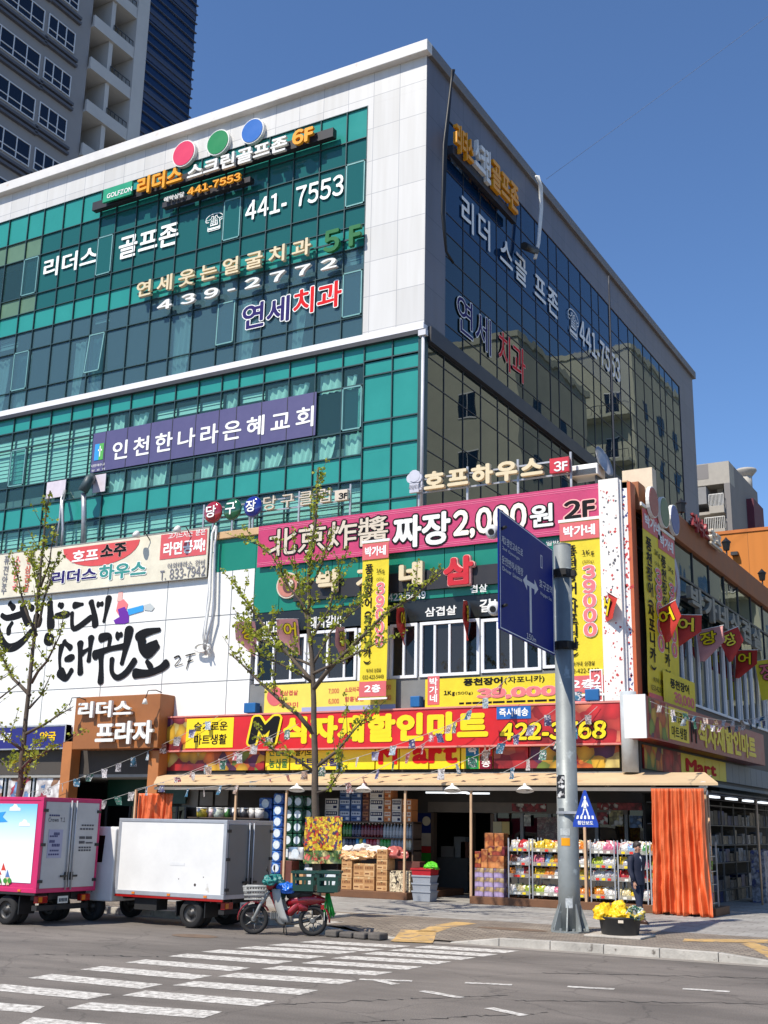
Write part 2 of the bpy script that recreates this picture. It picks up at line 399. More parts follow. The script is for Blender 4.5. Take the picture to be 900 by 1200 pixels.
# tactile paving on the dropped kerb and at the corner
tac = mat('tactile_yellow', (192, 156, 98), .85, vary=.35, scale=2.5, spots=((146, 124, 98), 5, .52))
mb = MB()
def ground_quad(mb, pts, dz=.004):
    q = []
    for px, py in pts:
        p = onZ(px, py, .1); 
        for _ in range(4): p = onZ(px, py, walk_z(p.x, p.y) + dz)
        q.append(p)
    n = 6
    rows = []
    for i in range(n + 1):
        r = []
        for j in range(n + 1):
            u, v = j / n, i / n
            p = (q[0] * (1 - u) + q[1] * u) * (1 - v) + (q[3] * (1 - u) + q[2] * u) * v
            r.append((p.x, p.y, walk_z(p.x, p.y) + dz))
        rows.append(r)
    mb.grid(rows, smooth=False)
ground_quad(mb, [(457, 1103), (507, 1105), (512, 1091), (470, 1089)])
ground_quad(mb, [(487, 1091), (512, 1092), (560, 1082), (535, 1080)])
ground_quad(mb, [(868, 1106), (905, 1125), (925, 1122), (882, 1104)])
ground_quad(mb, [(800, 1103), (900, 1105), (900, 1101), (802, 1100)], .006)
structure('tactile_paving', mb, tac)
# worn paint
def worn_paint():
    m = bpy.data.materials.new('road_paint'); m.use_nodes = True; MATS['road_paint'] = m
    nt = m.node_tree; N = nt.nodes; L = nt.links; b = N['Principled BSDF']; b.inputs['Roughness'].default_value = .75
    tc = N.new('ShaderNodeTexCoord'); n = N.new('ShaderNodeTexNoise'); n.inputs['Scale'].default_value = 9; n.inputs['Detail'].default_value = 9; n.inputs['Roughness'].default_value = .75
    L.new(tc.outputs['Object'], n.inputs['Vector'])
    r = N.new('ShaderNodeValToRGB'); r.color_ramp.elements[0].position = .44; r.color_ramp.elements[1].position = .6
    r.color_ramp.elements[0].color = lin((212, 207, 198)); r.color_ramp.elements[1].color = lin((136, 129, 121))
    L.new(n.outputs['Fac'], r.inputs['Fac']); L.new(r.outputs['Color'], b.inputs['Base Color']); return m
paintm = worn_paint()
LROW = [((-20, 1155), (117, 1168)), ((47, 1143.5), (178, 1156)), ((107, 1134), (237, 1145.5)), ((159, 1126), (283, 1136)), ((208, 1119), (333, 1128)), ((247, 1114), (372, 1122)), ((287, 1110), (409, 1116.5)), ((324, 1106.5), (440, 1113.5)), ((361, 1103), (473, 1109.5))]
RROW = [((-40, 1176), (45, 1183)), ((30, 1196), (205, 1213)), ((92, 1178), (250, 1189)), ((157, 1163.5), (312, 1176)), ((215, 1152), (362, 1163)), ((267, 1142), (408, 1151)), ((318, 1133.5), (450, 1141)), ((363, 1127), (486, 1134.5)), ((398, 1121.5), (520, 1128.5)), ((433, 1116.5), (549, 1123.5)), ((464, 1112.5), (575, 1119.5)), ((493, 1109), (600, 1115.5))]
mb = MB()
for row in (LROW, RROW):
    for k, (a, b) in enumerate(row):
        A, B = onZ(*a, .004), onZ(*b, .004)
        nx = row[min(k + 1, len(row) - 1)]; pv = row[max(k - 1, 0)]
        sA = (onZ(*nx[0], .004) - onZ(*pv[0], .004)); sA = sA.normalized() * .26
        if row is RROW and k < 2: sA = Vector((-.12, .22, 0))
        A.z = B.z = .004
        mb.quad(A - sA, B - sA, B + sA, A + sA)
structure('crosswalk', mb, paintm)
mb = MB()
for a, b in [((545, 1151.5), (600, 1154)), ((665, 1156), (720, 1159)), ((800, 1158.5), (855, 1162)), ((495, 1161), (540, 1169)), ((573, 1181), (615, 1190)), ((421, 1147.5), (483, 1149.5)), ((438, 1147.5), (464, 1153.5)), ((1000, 1165), (1060, 1168))]:
    A, B = onZ(*a, .006), onZ(*b, .006); d = (B - A).normalized(); n_ = Vector((-d.y, d.x, 0)) * .075
    mb.quad(A - n_, B - n_, B + n_, A + n_)
structure('lane_marking', mb, paintm)
mb = MB()
for px, py, rx, ry in ((228, 1097, .5, .3), (600, 1089, .75, .28)):
    p = onZ(px, py, .0); zz = walk_z(p.x, p.y) if p.y > KY + .2 else 0
    p = onZ(px, py, zz)
    mb.add([(p.x + rx * math.cos(t * math.pi / 12), p.y + ry * math.sin(t * math.pi / 12), zz + .005) for t in range(24)], [tuple(range(24))])
tb = MB(); rr = random.Random(2)
for a, b in (((300, 1178), (600, 1166)), ((380, 1200), (640, 1187)), ((600, 1172), (900, 1176)), ((40, 1118), (230, 1122)), ((640, 1140), (900, 1146))):
    A, B = onZ(*a, .003), onZ(*b, .003); L_ = []; n = 40
    for i in range(n + 1): p = A.lerp(B, i / n) + Vector((rr.gauss(0, .03), rr.gauss(0, .05), 0)); p.z = .003; L_.append((p, rr.uniform(.008, .03)))
    tb.add([q for p, w_ in L_ for q in (p + Vector((0, -w_, 0)), p + Vector((0, w_, 0)))], [(2 * i, 2 * i + 2, 2 * i + 3, 2 * i + 1) for i in range(n)])
structure('road_crack', tb, mat('tar_line', (52, 50, 48), .8, vary=.2))
structure('pavement_patch', mb, mat('rusty_cover', (112, 92, 74), .8, vary=.3, scale=4))
# ================================================================ MAIN BUILDING
Mwhite = None
def panel_mat(name, c, bw, bh, joint=(150, 150, 152), vary=.05, rough=.45, axis='X', msize=.012):
    """metal cladding panels with fine joints and streaks of dirt"""
    if name in MATS: return MATS[name]
    m = bpy.data.materials.new(name); m.use_nodes = True; MATS[name] = m
    nt = m.node_tree; N = nt.nodes; L = nt.links; b = N['Principled BSDF']; b.inputs['Roughness'].default_value = rough
    tc = N.new('ShaderNodeTexCoord'); sx = N.new('ShaderNodeSeparateXYZ'); cx = N.new('ShaderNodeCombineXYZ')
    L.new(tc.outputs['Object'], sx.inputs[0]); L.new(sx.outputs[axis], cx.inputs['X']); L.new(sx.outputs['Z'], cx.inputs['Y'])
    br = N.new('ShaderNodeTexBrick'); br.offset = 0; br.squash = 1
    br.inputs['Scale'].default_value = 1; br.inputs['Brick Width'].default_value = bw; br.inputs['Row Height'].default_value = bh
    br.inputs['Mortar Size'].default_value = msize
    br.inputs['Color1'].default_value = lin(c); br.inputs['Color2'].default_value = lin([v * (1 - vary) for v in c]); br.inputs['Mortar'].default_value = lin(joint)
    L.new(cx.outputs[0], br.inputs['Vector'])
    mp = N.new('ShaderNodeMapping'); mp.inputs['Scale'].default_value = (2.5, .16, 1); L.new(cx.outputs[0], mp.inputs[0])
    n = N.new('ShaderNodeTexNoise'); n.inputs['Scale'].default_value = 1.3; n.inputs['Detail'].default_value = 7; L.new(mp.outputs[0], n.inputs['Vector'])
    r = N.new('ShaderNodeValToRGB'); r.color_ramp.elements[0].position = .25; r.color_ramp.elements[1].position = .6
    r.color_ramp.elements[0].color = (.9, .89, .87, 1); r.color_ramp.elements[1].color = (1, 1, 1, 1)
    L.new(n.outputs['Fac'], r.inputs['Fac'])
    mx = N.new('ShaderNodeMix'); mx.data_type = 'RGBA'; mx.blend_type = 'MULTIPLY'; mx.inputs['Factor'].default_value = 1
    L.new(br.outputs['Color'], mx.inputs['A']); L.new(r.outputs['Color'], mx.inputs['B']); L.new(mx.outputs['Result'], b.inputs['Base Color'])
    return m
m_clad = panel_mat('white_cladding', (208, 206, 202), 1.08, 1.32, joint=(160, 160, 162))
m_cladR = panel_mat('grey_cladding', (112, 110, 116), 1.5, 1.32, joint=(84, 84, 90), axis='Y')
m_cap = mat('stone_coping', (212, 209, 205), .6, vary=.1, scale=1.2, spots=((200, 184, 170), 2.5, .66))
m_band = mat('white_band', (224, 222, 224), .5, vary=.05)
m_dark = mat('dark_metal', (52, 52, 56), .5, vary=.15)
m_frame = mat('mullion_metal', (50, 74, 76), .45, metal=.3, vary=.1)
m_sash = mat('sash_aluminium', (120, 165, 160), .4, metal=.3, vary=.05)
m_green = mat('green_spandrel', (46, 140, 130), .2, vary=.1, scale=.5)
m_film = glass('green_film_glass', (80, 150, 146), 1.45, base=(40, 102, 100), mixv=.8)
m_clear = glass('teal_glass', (198, 236, 232), 1.5, base=(84, 132, 132), mixv=.2)
m_olive = mat('olive_panel', (92, 122, 96), .35, vary=.12, scale=1.)
m_blueglass = glass('blue_teal_glass', (176, 212, 218), 1.5, base=(86, 120, 130), mixv=.52)
m_room = mat('room_wall', (58, 66, 68), .9, vary=.15)
m_slab = mat('room_slab', (120, 122, 120), .9, vary=.1)
m_curtain = mat('curtain_cloth', (232, 236, 226), .9, vary=.08, scale=2)
m_blind = mat('blind_slats', (220, 230, 220), .8, vary=.08, scale=2)

XL = -46.                                   # building runs on to the left of the frame
def zt(y): return F(430, y, TF)[1]
OV = .3; _c = onY(500.7, 44.9, TF - OV); Ztop = _c.z; OX = max(.1, _c.x - TX); Zcap = onY(501, 57.5, TF - OV).z
Zg = [zt(y) for y in (124.3, 160, 186, 238, 261, 287, 313.5, 368, 391.7)]         # upper glass rows
Zb0, Zb1 = 18.13, zt(391.7)
Zl = [18.07, zt(425), zt(449), zt(502), zt(531), zt(561), 11.2]       # lower glass rows
UX = [F(x, 262 - .3197 * x, TF)[0] for x in (11.7, 34, 52.7, 76, 98, 120, 139, 163, 188, 212, 237, 266, 287.5, 316.7, 346, 376.5, 407, 431)]
LX = [F(x, 475 - .17 * x, TF)[0] for x in (19, 38, 62, 86, 110, 130, 155, 182, 207, 234, 261, 281, 310, 340, 370.6, 402, 427, 460, 491)]
def extend(a):
    a = list(a)
    while a[0] > XL + 1.2: a.insert(0, a[0] - (1.12 if len(a) % 5 else .92))
    return a
UX, LX = extend(UX), extend(LX)
GX = UX[-1]                                 # glass ends, white cladding to the corner
YB = 67.2                                   # back of the tower
tower = thing('commercial_building', 'six storey corner building with white framed green glass upper floors', 'building', (TX, TF, 0))
# cladding: front
mb = MB()
mb.box(XL, TX, TF, TF + .3, Zg[0], Zcap)
mb.box(GX, TX, TF, TF + .3, Zb1, Zg[0] - .002)
mb.build('wall_cladding', m_clad, tower)
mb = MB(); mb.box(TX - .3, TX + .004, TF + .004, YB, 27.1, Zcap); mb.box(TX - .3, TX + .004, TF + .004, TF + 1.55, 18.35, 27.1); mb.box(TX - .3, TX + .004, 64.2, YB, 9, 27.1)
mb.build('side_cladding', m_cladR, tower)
mb = MB(); mb.box(XL, TX + OX, TF - OV, TF + .1, Zcap, Ztop)
mb.build('parapet', m_cap, tower, bevel=.02)
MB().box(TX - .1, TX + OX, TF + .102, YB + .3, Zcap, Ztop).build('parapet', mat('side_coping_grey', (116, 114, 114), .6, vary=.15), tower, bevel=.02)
mb = MB(); mb.box(XL, TX, TF - .05, TF + .3, Zb0, Zb1 - .004); mb.build('string_course', m_band, tower)
mb = MB(); mb.box(XL, TX + .05, TF - .12, TF + .25, Zb0 - .16, Zb0 - .005); mb.box(TX - .2, TX + .14, TF + .25, YB, Zb0 - .35, Zb0 + .2); mb.build('dark_band', m_dark, tower)  # projecting dark metal band below the string course and along the side
# core: dark rooms behind the glass, slabs at each storey, roof
mb = MB(); mb.box(XL, TX - .5, TF + 3.2, YB - .3, 11, Ztop - .6); mb.build('inner_wall', m_room, tower)
mb = MB()
for z in (22.9, Zb0, 14.35, 27.2): mb.box(XL, TX - .32, TF + .32, TF + 3.19, z - .15, z + .15)
mb.build('floor_slab', m_slab, tower)
mb = MB().box(XL, TX - .1, TF + .3, YB, Ztop - .55, Ztop - .3); mb.build('roof', mat('roof_screed', (150, 148, 142), .9), tower)
# ---- glass rows, front
def row(xs, z0, z1, m, name='glazing', x0=None, x1=None, y=TF + .06):
    mb = MB(); a = [x for x in xs if (x0 is None or x >= x0 - .01) and (x1 is None or x <= x1 + .01)]
    for i in range(len(a) - 1): mb.quad((a[i] + .001, y, z1), (a[i + 1] - .001, y, z1), (a[i + 1] - .001, y, z0), (a[i] + .001, y, z0))
    return mb.build(name, m, tower)
# 6F: bright spandrel strip, then film covered glass with lettering; olive panes left of the film
filmX = UX[[i for i, x in enumerate(UX) if abs(x - F(52.7, 245, TF)[0]) < .05][0]]
row(UX, Zg[0], Zg[1], m_green, 'spandrel_panel')
row(UX, Zg[1], Zg[2], m_film, 'glazing', filmX); row(UX, Zg[2], Zg[3], m_film, 'glazing', filmX)
row(UX, Zg[3], Zg[4], m_film, 'glazing', filmX)
row(UX, Zg[1], Zg[2], m_olive, 'spandrel_panel', None, filmX); row(UX, Zg[2], Zg[3], m_clear, 'glazing', None, filmX); row(UX, Zg[3], Zg[4], m_olive, 'spandrel_panel', None, filmX)
row(UX, Zg[4], Zg[5], m_green, 'spandrel_panel')
for a, b in ((5, 6), (6, 7), (7, 8)): row(UX, Zg[a], Zg[b], m_blueglass)
# 3F + 4F
cornX = LX[-3]
row(LX, Zl[0], Zl[1], m_green, 'spandrel_panel')
row(LX, Zl[1], Zl[2], m_clear, 'glazing', None, cornX); row(LX, Zl[2], Zl[3], m_clear, 'glazing', None, cornX); row(LX, Zl[3], Zl[4], m_clear, 'glazing', None, cornX)
row(LX, Zl[4], Zl[5], m_green, 'spandrel_panel'); row(LX, Zl[5], Zl[6], m_clear, 'glazing', None, cornX)
for a, b in ((17.4, 16.85), (16.85, 15.2), (15.2, 14.095), (13.18, 12.4), (12.4, 11.2)): row(LX, a - .003, b, m_green, 'spandrel_panel', cornX)
# mullions and transoms: bars standing proud of the glass
mb = MB()
for x in UX: mb.box(x - .017, x + .017, TF - .01, TF + .058, Zg[-1], Zg[0])
for z in Zg: mb.box(UX[0], GX, TF - .004, TF + .056, z - .015, z + .015)
for x in LX: mb.box(x - .017, x + .017, TF - .01, TF + .058, Zl[-1], Zl[0])
for z in Zl[1:-1] + [12.4]: mb.box(LX[0], cornX, TF - .004, TF + .056, z - .022, z + .022)
for z in (17.4, 16.85, 15.2, 14.3, 13.15, 12.4): mb.box(cornX, LX[-1], TF - .004, TF + .056, z - .022, z + .022)
mb.box(LX[-1] + .02, TX, TF, TF + .3, 11, Zb0 - .17)
mb.build('mullion_grid', m_frame, tower)
# openable sashes
def sash(xa, xb, z0, z1, tilt, m):
    c = MB(); t = .045; dy = TF - .03
    for a, b, c0, c1 in ((xa, xa + t, z0, z1), (xb - t, xb, z0, z1), (xa, xb, z0, z0 + t), (xa, xb, z1 - t, z1)):
        off = lambda z: dy - tilt * (z1 - z)
        c.add([(a, off(c0), c0), (b, off(c0), c0), (b, off(c1), c1), (a, off(c1), c1), (a, off(c0) + .04, c0), (b, off(c0) + .04, c0), (b, off(c1) + .04, c1), (a, off(c1) + .04, c1)],
              [(0, 1, 2, 3), (7, 6, 5, 4), (1, 5, 6, 2), (0, 3, 7, 4), (3, 2, 6, 7), (0, 4, 5, 1)])
    o = c.build('sash_window', m_sash, tower)
    g = MB(); off = lambda z: dy + .015 - tilt * (z1 - z)
    g.quad((xa + t, off(z0 + t), z0 + t), (xb - t, off(z0 + t), z0 + t), (xb - t, off(z1 - t), z1 - t), (xa + t, off(z1 - t), z1 - t))
    g.build('pane', m, o)
def colspan(xs, px, py, Y=TF):
    x = F(px, py, Y)[0]
    for i in range(len(xs) - 1):
        if xs[i] <= x <= xs[i + 1]: return xs[i] + .04, xs[i + 1] - .04
    return x - .5, x + .5
for px, py, tl in ((418, 215, 0), (276, 250, 0), (128, 295, 0), (38, 320, .0)):
    a, b = colspan(UX, px, py); sash(a, b, Zg[3] + .04, Zg[2] - .03, tl, m_film if px > 52 else m_clear)
for px, py, tl in ((418, 340, 0), (270, 375, .02), (119, 410, .1), (29, 430, 0)):
    a, b = colspan(UX, px, py); sash(a, b, Zg[7] + .04, Zg[6] - .03, tl, m_blueglass)
for px, py, tl in ((415, 476, 0), (22, 545, 0)):
    a, b = colspan(LX, px, py); sash(a, b, Zl[3] + .04, Zl[2] - .03, tl, m_clear)
# curtains and blinds inside
def curtain(xa, xb, z0, z1, y, drape):
    n = max(6, int((xb - xa) / .07)); rows = []
    ph = rnd.random() * 6
    for k in range(4):
        z = z1 + (z0 - z1) * k / 3
        sq = drape * (k / 3) ** 2
        rows.append([(xa + (xb - xa - sq) * j / n, y + .05 * math.sin(j * 1.7 + ph) + .02 * math.sin(j * .6), z) for j in range(n + 1)])
    MB().grid(rows[::-1]).build('curtain', m_curtain, tower)
def blind(xa, xb, z0, z1, y):
    mb = MB(); z = z1
    while z > z0:
        mb.quad((xa, y, z - .17), (xb, y, z - .17), (xb, y + .03, z - .012), (xa, y + .03, z - .012)); z -= .17
    mb.build('blind', m_blind, tower)
for i in range(len(LX) - 3):
    a, b = LX[i] + .05, LX[i + 1] - .05
    if b < F(-30, 560, TF)[0]: continue
    left = a < F(106, 540, TF)[0]
    if left:
        blind(a, b, Zl[2] + .1, Zl[1] - .02 - .25, TF + .2)
        if rnd.random() < .85: blind(a, b, Zl[3] + rnd.choice((.05, .3, .55)), Zl[2] - .05, TF + .2)
    else:
        (curtain(a, b - (.1 if rnd.random() < .5 else .35), Zl[2], Zl[1] - .05 - .2 * rnd.random(), TF + .24, rnd.random() * .25) if rnd.random() < .6 else blind(a, b, Zl[2] + .25, Zl[1] - .2, TF + .2))
        if rnd.random() < .8: curtain(a + .1 * rnd.random(), b - .3 * rnd.random(), Zl[4], Zl[3] - .02, TF + .24, rnd.random() * .3)
        if a > F(372, 470, TF)[0]: curtain(a + .45, b, Zl[3], Zl[2] - .02, TF + .24, .2)
    if rnd.random() < .85: blind(a, b, Zl[6] + (.55 if rnd.random() < .6 else .9), Zl[5] - .02 - .3 * rnd.random(), TF + .22)
for i in range(len(UX) - 1):                # 5F: drawn roller blinds low down, a few bright sills
    a, b = UX[i] + .05, UX[i + 1] - .05
    if b < F(-30, 430, TF)[0]: continue
    if rnd.random() < .45: blind(a, b, Zg[5] - .5 * rnd.random() - .2, Zg[5] - .02, TF + .2)
    if rnd.random() < .35: curtain(a, b - .5 * rnd.random(), Zg[8], Zg[6] - .1, TF + .26, .2)
# ---- right hand (street) face of the tower: mirror glass
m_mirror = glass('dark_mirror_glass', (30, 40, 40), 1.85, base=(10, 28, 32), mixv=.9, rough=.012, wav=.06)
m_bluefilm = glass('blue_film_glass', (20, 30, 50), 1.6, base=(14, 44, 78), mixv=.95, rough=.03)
ys_ = []; y = TF + 1.55
while y < 64.1: ys_.append(y); y += 1.5 if len(ys_) % 4 else 1.
ys_.append(64.2)
ZR = [27.1, 25.9, 25.0, 23.3, 22.5, 21.6, 20.7, 19.0, 18.34]
ZR2 = [17.75, 17.3, 16.4, 14.8, 14., 13.1, 10.]
yf = onX(640, 300, TX).y
def rrow(z0, z1, m, y0, y1):
    mb = MB(); a = [y for y in ys_ if y0 - .01 <= y <= y1 + .01]
    for i in range(len(a) - 1): mb.box(TX - .06, TX - .04 + rnd.uniform(-.002, .002), a[i] + .001, a[i + 1] - .001, z1, z0)
    if mb.v: mb.build('side_glazing', m, tower)
fi = min(ys_, key=lambda v: abs(v - 55)); fi2 = min(ys_, key=lambda v: abs(v - 45))
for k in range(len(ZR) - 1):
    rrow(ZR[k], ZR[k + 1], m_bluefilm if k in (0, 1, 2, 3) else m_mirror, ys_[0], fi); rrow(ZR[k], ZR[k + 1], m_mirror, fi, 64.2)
yl = [TF + .1] + ys_
mb = MB()
for k in range(len(ZR2) - 1):
    for i in range(len(yl) - 1): mb.box(TX - .06, TX - .04, yl[i] + .001, yl[i + 1] - .001, ZR2[k + 1], ZR2[k])
mb.build('side_glazing', m_mirror, tower)
mb = MB()
for y in ys_: mb.box(TX - .045, TX - .015, y - .014, y + .014, ZR[-1], ZR[0])
for z in ZR: mb.box(TX - .045, TX - .018, ys_[0], 64.2, z - .012, z + .012)
for y in yl: mb.box(TX - .045, TX - .015, y - .014, y + .014, ZR2[-1], ZR2[0])
for z in ZR2: mb.box(TX - .045, TX - .018, TF + .1, 64.2, z - .012, z + .012)
mb.build('side_mullion_grid', m_dark, tower)
# downpipe on the corner
mb = MB(); x = TX + .02; mb.tube([(x, TF - .1, Zb0 - .25), (x, TF - .1, 11.4)], .055, 8); mb.box(x - .14, x + .14, TF - .2, TF - .02, Zb0 - .28, Zb0 - .08)
mb.build('downpipe', mat('pipe_grey', (196, 196, 200), .5, vary=.1), tower)
# ventilation ducts hanging out of the 3rd floor windows
for pts, r, m_ in (([(213, 668), (213, 690)], .1, 'w'), ):
    pass
def duct(name, label, pxs, Y, r, m, group=None):
    pts = [Vector((F(x, y, Y - d)[0], Y - d, F(x, y, Y - d)[1])) for x, y, d in pxs]
    t = thing(name, label, 'duct', pts[-1])
    MB().tube(pts, r, 10).build('pipe', m, t); return t
m_gal = mat('galvanised', (176, 176, 178), .4, metal=.5, vary=.2, scale=6)
m_blk = mat('black_duct', (58, 74, 78), .5, vary=.2)
t = thing('exhaust_duct', 'black elbow duct over a silver pipe on the green panels left of the purple banner', 'duct', (F(100, 640, TF)[0], TF, 11.4))
P_ = lambda x, y, d: Vector((F(x, y, TF - d)[0], TF - d, F(x, y, TF - d)[1]))
MB().tube([P_(108, 560, .0), P_(104, 563, .5), P_(97, 576, .55)], .19, 12).build('elbow', m_blk, t)
MB().tube([P_(98, 578, .5), P_(98.5, 600, .45), P_(98, 648, .4)], .1, 12).build('pipe', m_gal, t)
t = thing('exhaust_duct', 'pale twin hoses hanging from a pulled out pane above the beer house banner', 'duct', (F(70, 640, TF)[0], TF, 11.4))
MB().tube([P_(76, 575, .05), P_(72, 584, .4), P_(70, 610, .35), P_(65, 645, .35)], .045, 8).build('hose', m_gal, t)
MB().tube([P_(76, 575, .05), P_(73, 590, .42), P_(74, 620, .35), P_(72, 645, .35)], .06, 8).build('hose', m_gal, t)
g = MB(); fr = FF((54, 585), (78, 562), TF - .02); fr.slab(g, .03); g.build('pulled_panel', mat('pale_panel', (206, 196, 204), .6), t)
g = MB(); fr = FF((109, 578), (125, 555), TF - .02); fr.slab(g, .03); g.build('blank_panel', mat('pale_panel', (206, 196, 204), .6), tower)
# ---------------------------------------------------------------- PODIUM (two lower storeys, reaching further right)
pod = thing('podium_building', 'two storey shop block in front of the tower, hung all over with banners', 'building', (PX, PF, 0))
Zc = 11.72
XG = F(300, 650, PF)[0]; XT = F(253, 640, PF)[0]; XC = F(706, 600, PF)[0]
m_tile = panel_mat('white_wall_tile', (232, 230, 224), 2.75, 2.2, joint=(118, 120, 122), vary=.02, rough=.35, msize=.018)
Zs = 3.62                                    # soffit over the shop front
YPB = 51.
mb = MB()
mb.box(XL, XT, PF, PF + .25, 5.0, Zc - .3); mb.box(XT + .002, XG - .02, PF, PF + .25, 5.0, F(280, 668, PF)[1])
mb.build('tiled_wall', m_tile, pod)
mb = MB(); mb.box(XT + .002, XG, PF, PF + .25, F(280, 668, PF)[1] + .004, Zc - .3)
zsill = F(500, 702, PF)[1]
x = XG; w = (XC - XG) / 12
for i in range(12): mb.box(XG + w * i + .012, XG + w * (i + 1) - .012, PF + .0, PF + .25, zsill + .01, Zc - .3)
mb.build('green_panelling', mat('podium_green', (20, 122, 100), .3, vary=.08, scale=.7), pod)
mb = MB(); mb.box(XG, XC, PF + .02, PF + .26, F(500, 727, PF)[1], zsill); mb.build('black_fascia', mat('black_fascia', (26, 30, 32), .35, vary=.2), pod)
mb = MB(); mb.box(XG - .01, XC, PF + .03, PF + .25, 4.6, F(500, 792, PF)[1]); mb.build('sill_wall', mat('sill_grey', (120, 120, 118), .7), pod)
mb = MB(); mb.box(XT, PX + .03, PF - .12, PF + .6, Zc - .3, Zc - .05)
mb.build('coping', mat('tan_coping', (196, 160, 118), .65, vary=.18, scale=1.5), pod, bevel=.02)
MB().box(PX - .5, PX + .12, PF + .605, YPB, Zc - .75, Zc + .1).build('coping', mat('shaded_coping', (150, 90, 52), .65, vary=.2, scale=1.5), pod, bevel=.02)  # coping tan darkened to brown for the shaded street side
mb = MB(); mb.box(XL, PX - .3, PF + .3, YPB, Zc - .45, Zc - .32); mb.box(XL, PX - .02, PF + .02, YPB, Zs - .1, Zs); mb.build('roof_slab', mat('roof_screed', (150, 148, 142), .9), pod)
mb = MB(); mb.box(XL, PX - .3, 41, YPB, 0.15, Zc - .5); mb.box(XL, XL + .3, PF + .3, 41, .15, Zc - .5); mb.build('back_wall', m_room, pod)
mb = MB(); mb.box(XL, PX - .4, 34.6, 34.8, 5, Zc - .5); mb.build('partition', m_room, pod)
mb = MB(); mb.box(XL, XG, PF + .002, PF + .25, Zs + .001, 4.997); mb.box(XG, PX - .02, PF + .1, PF + .3, Zs + .001, 4.6); mb.build('lintel_beam', mat('lintel_dark', (70, 64, 58), .8), pod)
# first floor windows with white frames
m_pvc = mat('white_pvc', (225, 226, 228), .4, vary=.05)
m_pglass = glass('smoked_glass', (120, 118, 116), 1.5, base=(62, 58, 56), mixv=.55)
m_pglass2 = glass('open_dark_glass', (60, 60, 60), 1.5, base=(16, 16, 18), mixv=.7)
def pvc_window(px0, px1, splits, ytop=727, ybot=792):
    xa, xb = F(px0, 760, PF)[0], F(px1, 760, PF)[0]; z1 = F((px0 + px1) / 2, ytop, PF)[1]; z0 = F((px0 + px1) / 2, ybot, PF)[1]
    f = MB(); t = .09; y0 = PF - .02; y1 = PF + .12
    f.box(xa, xb, y0, y1, z0, z0 + t); f.box(xa, xb, y0, y1, z1 - t, z1); f.box(xa, xa + t, y0, y1, z0 + t, z1 - t); f.box(xb - t, xb, y0, y1, z0 + t, z1 - t)
    xs_ = [xa + t] + [xa + (xb - xa) * s for s in splits] + [xb - t]
    for x in xs_[1:-1]: f.box(x - .035, x + .035, y0 + .02, y1 - .02, z0 + t, z1 - t)
    w_ = f.build('window', m_pvc, pod)
    for i in range(len(xs_) - 1):
        MB().box(xs_[i], xs_[i + 1], PF + .05 + .02 * (i % 2), PF + .06 + .02 * (i % 2), z0 + t, z1 - t).build('pane', m_pglass2 if (i + int(px0)) % 3 == 0 else m_pglass, w_)
pvc_window(300, 359, [.35, .7], 745, 800)
pvc_window(361, 418, [.4, .75], 738, 798); pvc_window(420, 456, [.5], 735, 797); pvc_window(457, 489, [.5], 731, 795)
pvc_window(492, 562, [.25, .5, .76], 727, 792); pvc_window(564, 634, [.28, .5, .75], 723, 787); pvc_window(636, 700, [.3, .6], 720, 782)
mb = MB(); mb.box(XG, XC, PF + .02, PF + .05, F(500, 795, PF)[1], F(500, 727, PF)[1] + .02)
# pale steel columns at the corner, their faces carrying old stickers
m_sticker = photo_print('peeling_stickers', [(236, 232, 226), (238, 235, 230), (232, 226, 222), (236, 232, 228), (214, 120, 110), (238, 236, 232), (120, 130, 170), (240, 236, 230)], 5.5, chunk=2.)
zc0 = F(730, 822, PF)[1]
mb = MB(); fr = FF((713, 822), (741, 556), PF - .14); x0 = F(706, 600, PF)[0]; x1 = F(729, 600, PF)[0]
mb.box(x0, x1, PF - .3, PF + .05, zc0, Zc); mb.build('corner_column', mat('column_white', (228, 222, 214), .6, vary=.1, scale=2, spots=((176, 88, 76), 7, .66)), pod)
mb = MB(); mb.box(x1 + .06, PX, PF - .12, PF + .05, zc0, Zc - .1); mb.box(x1 - .0, x1 + .058, PF - .2, PF, zc0, Zc - .05); mb.build('corner_board', mat('board_white', (226, 222, 218), .6, vary=.1, scale=2, spots=((120, 60, 60), 8, .7)), pod)
mb = MB(); mb.box(PX + .002, PX + .1, PF - .12, PF + .3, zc0, Zc - .1); mb.build('column_edge', mat('orange_trim', (186, 92, 50), .6), pod)
rr = random.Random(4); chips = [MB(), MB(), MB()]
def chip(cx, cz, y, s, k):
    n = rr.randint(5, 8); chips[k].prism([(cx + s * rr.uniform(.3, 1.) * math.cos(2 * math.pi * i / n), y, cz + s * rr.uniform(.3, 1.2) * math.sin(2 * math.pi * i / n)) for i in range(n)], (0, -.003, 0))
for i in range(230):
    f = rr.random(); z = zc0 + .1 + (Zc - zc0 - .4) * f
    if rr.random() < .55: chip(rr.uniform(x0 + .05, x1 - .05), z, PF - .301, rr.uniform(.01, .06), 0 if f < .45 else rr.choice((0, 2, 2)))
    else: chip(rr.gauss((x1 + PX) / 2, .06), z, PF - .121, rr.uniform(.015, .07), 0 if .45 < f < .8 else rr.choice((0, 1)))
for k, c in enumerate(((190, 60, 60), (50, 60, 120), (90, 90, 96))): tag(chips[k].build('peeled_lettering', mat('peel_%d' % k, c, .7), pod), kind='stuff')
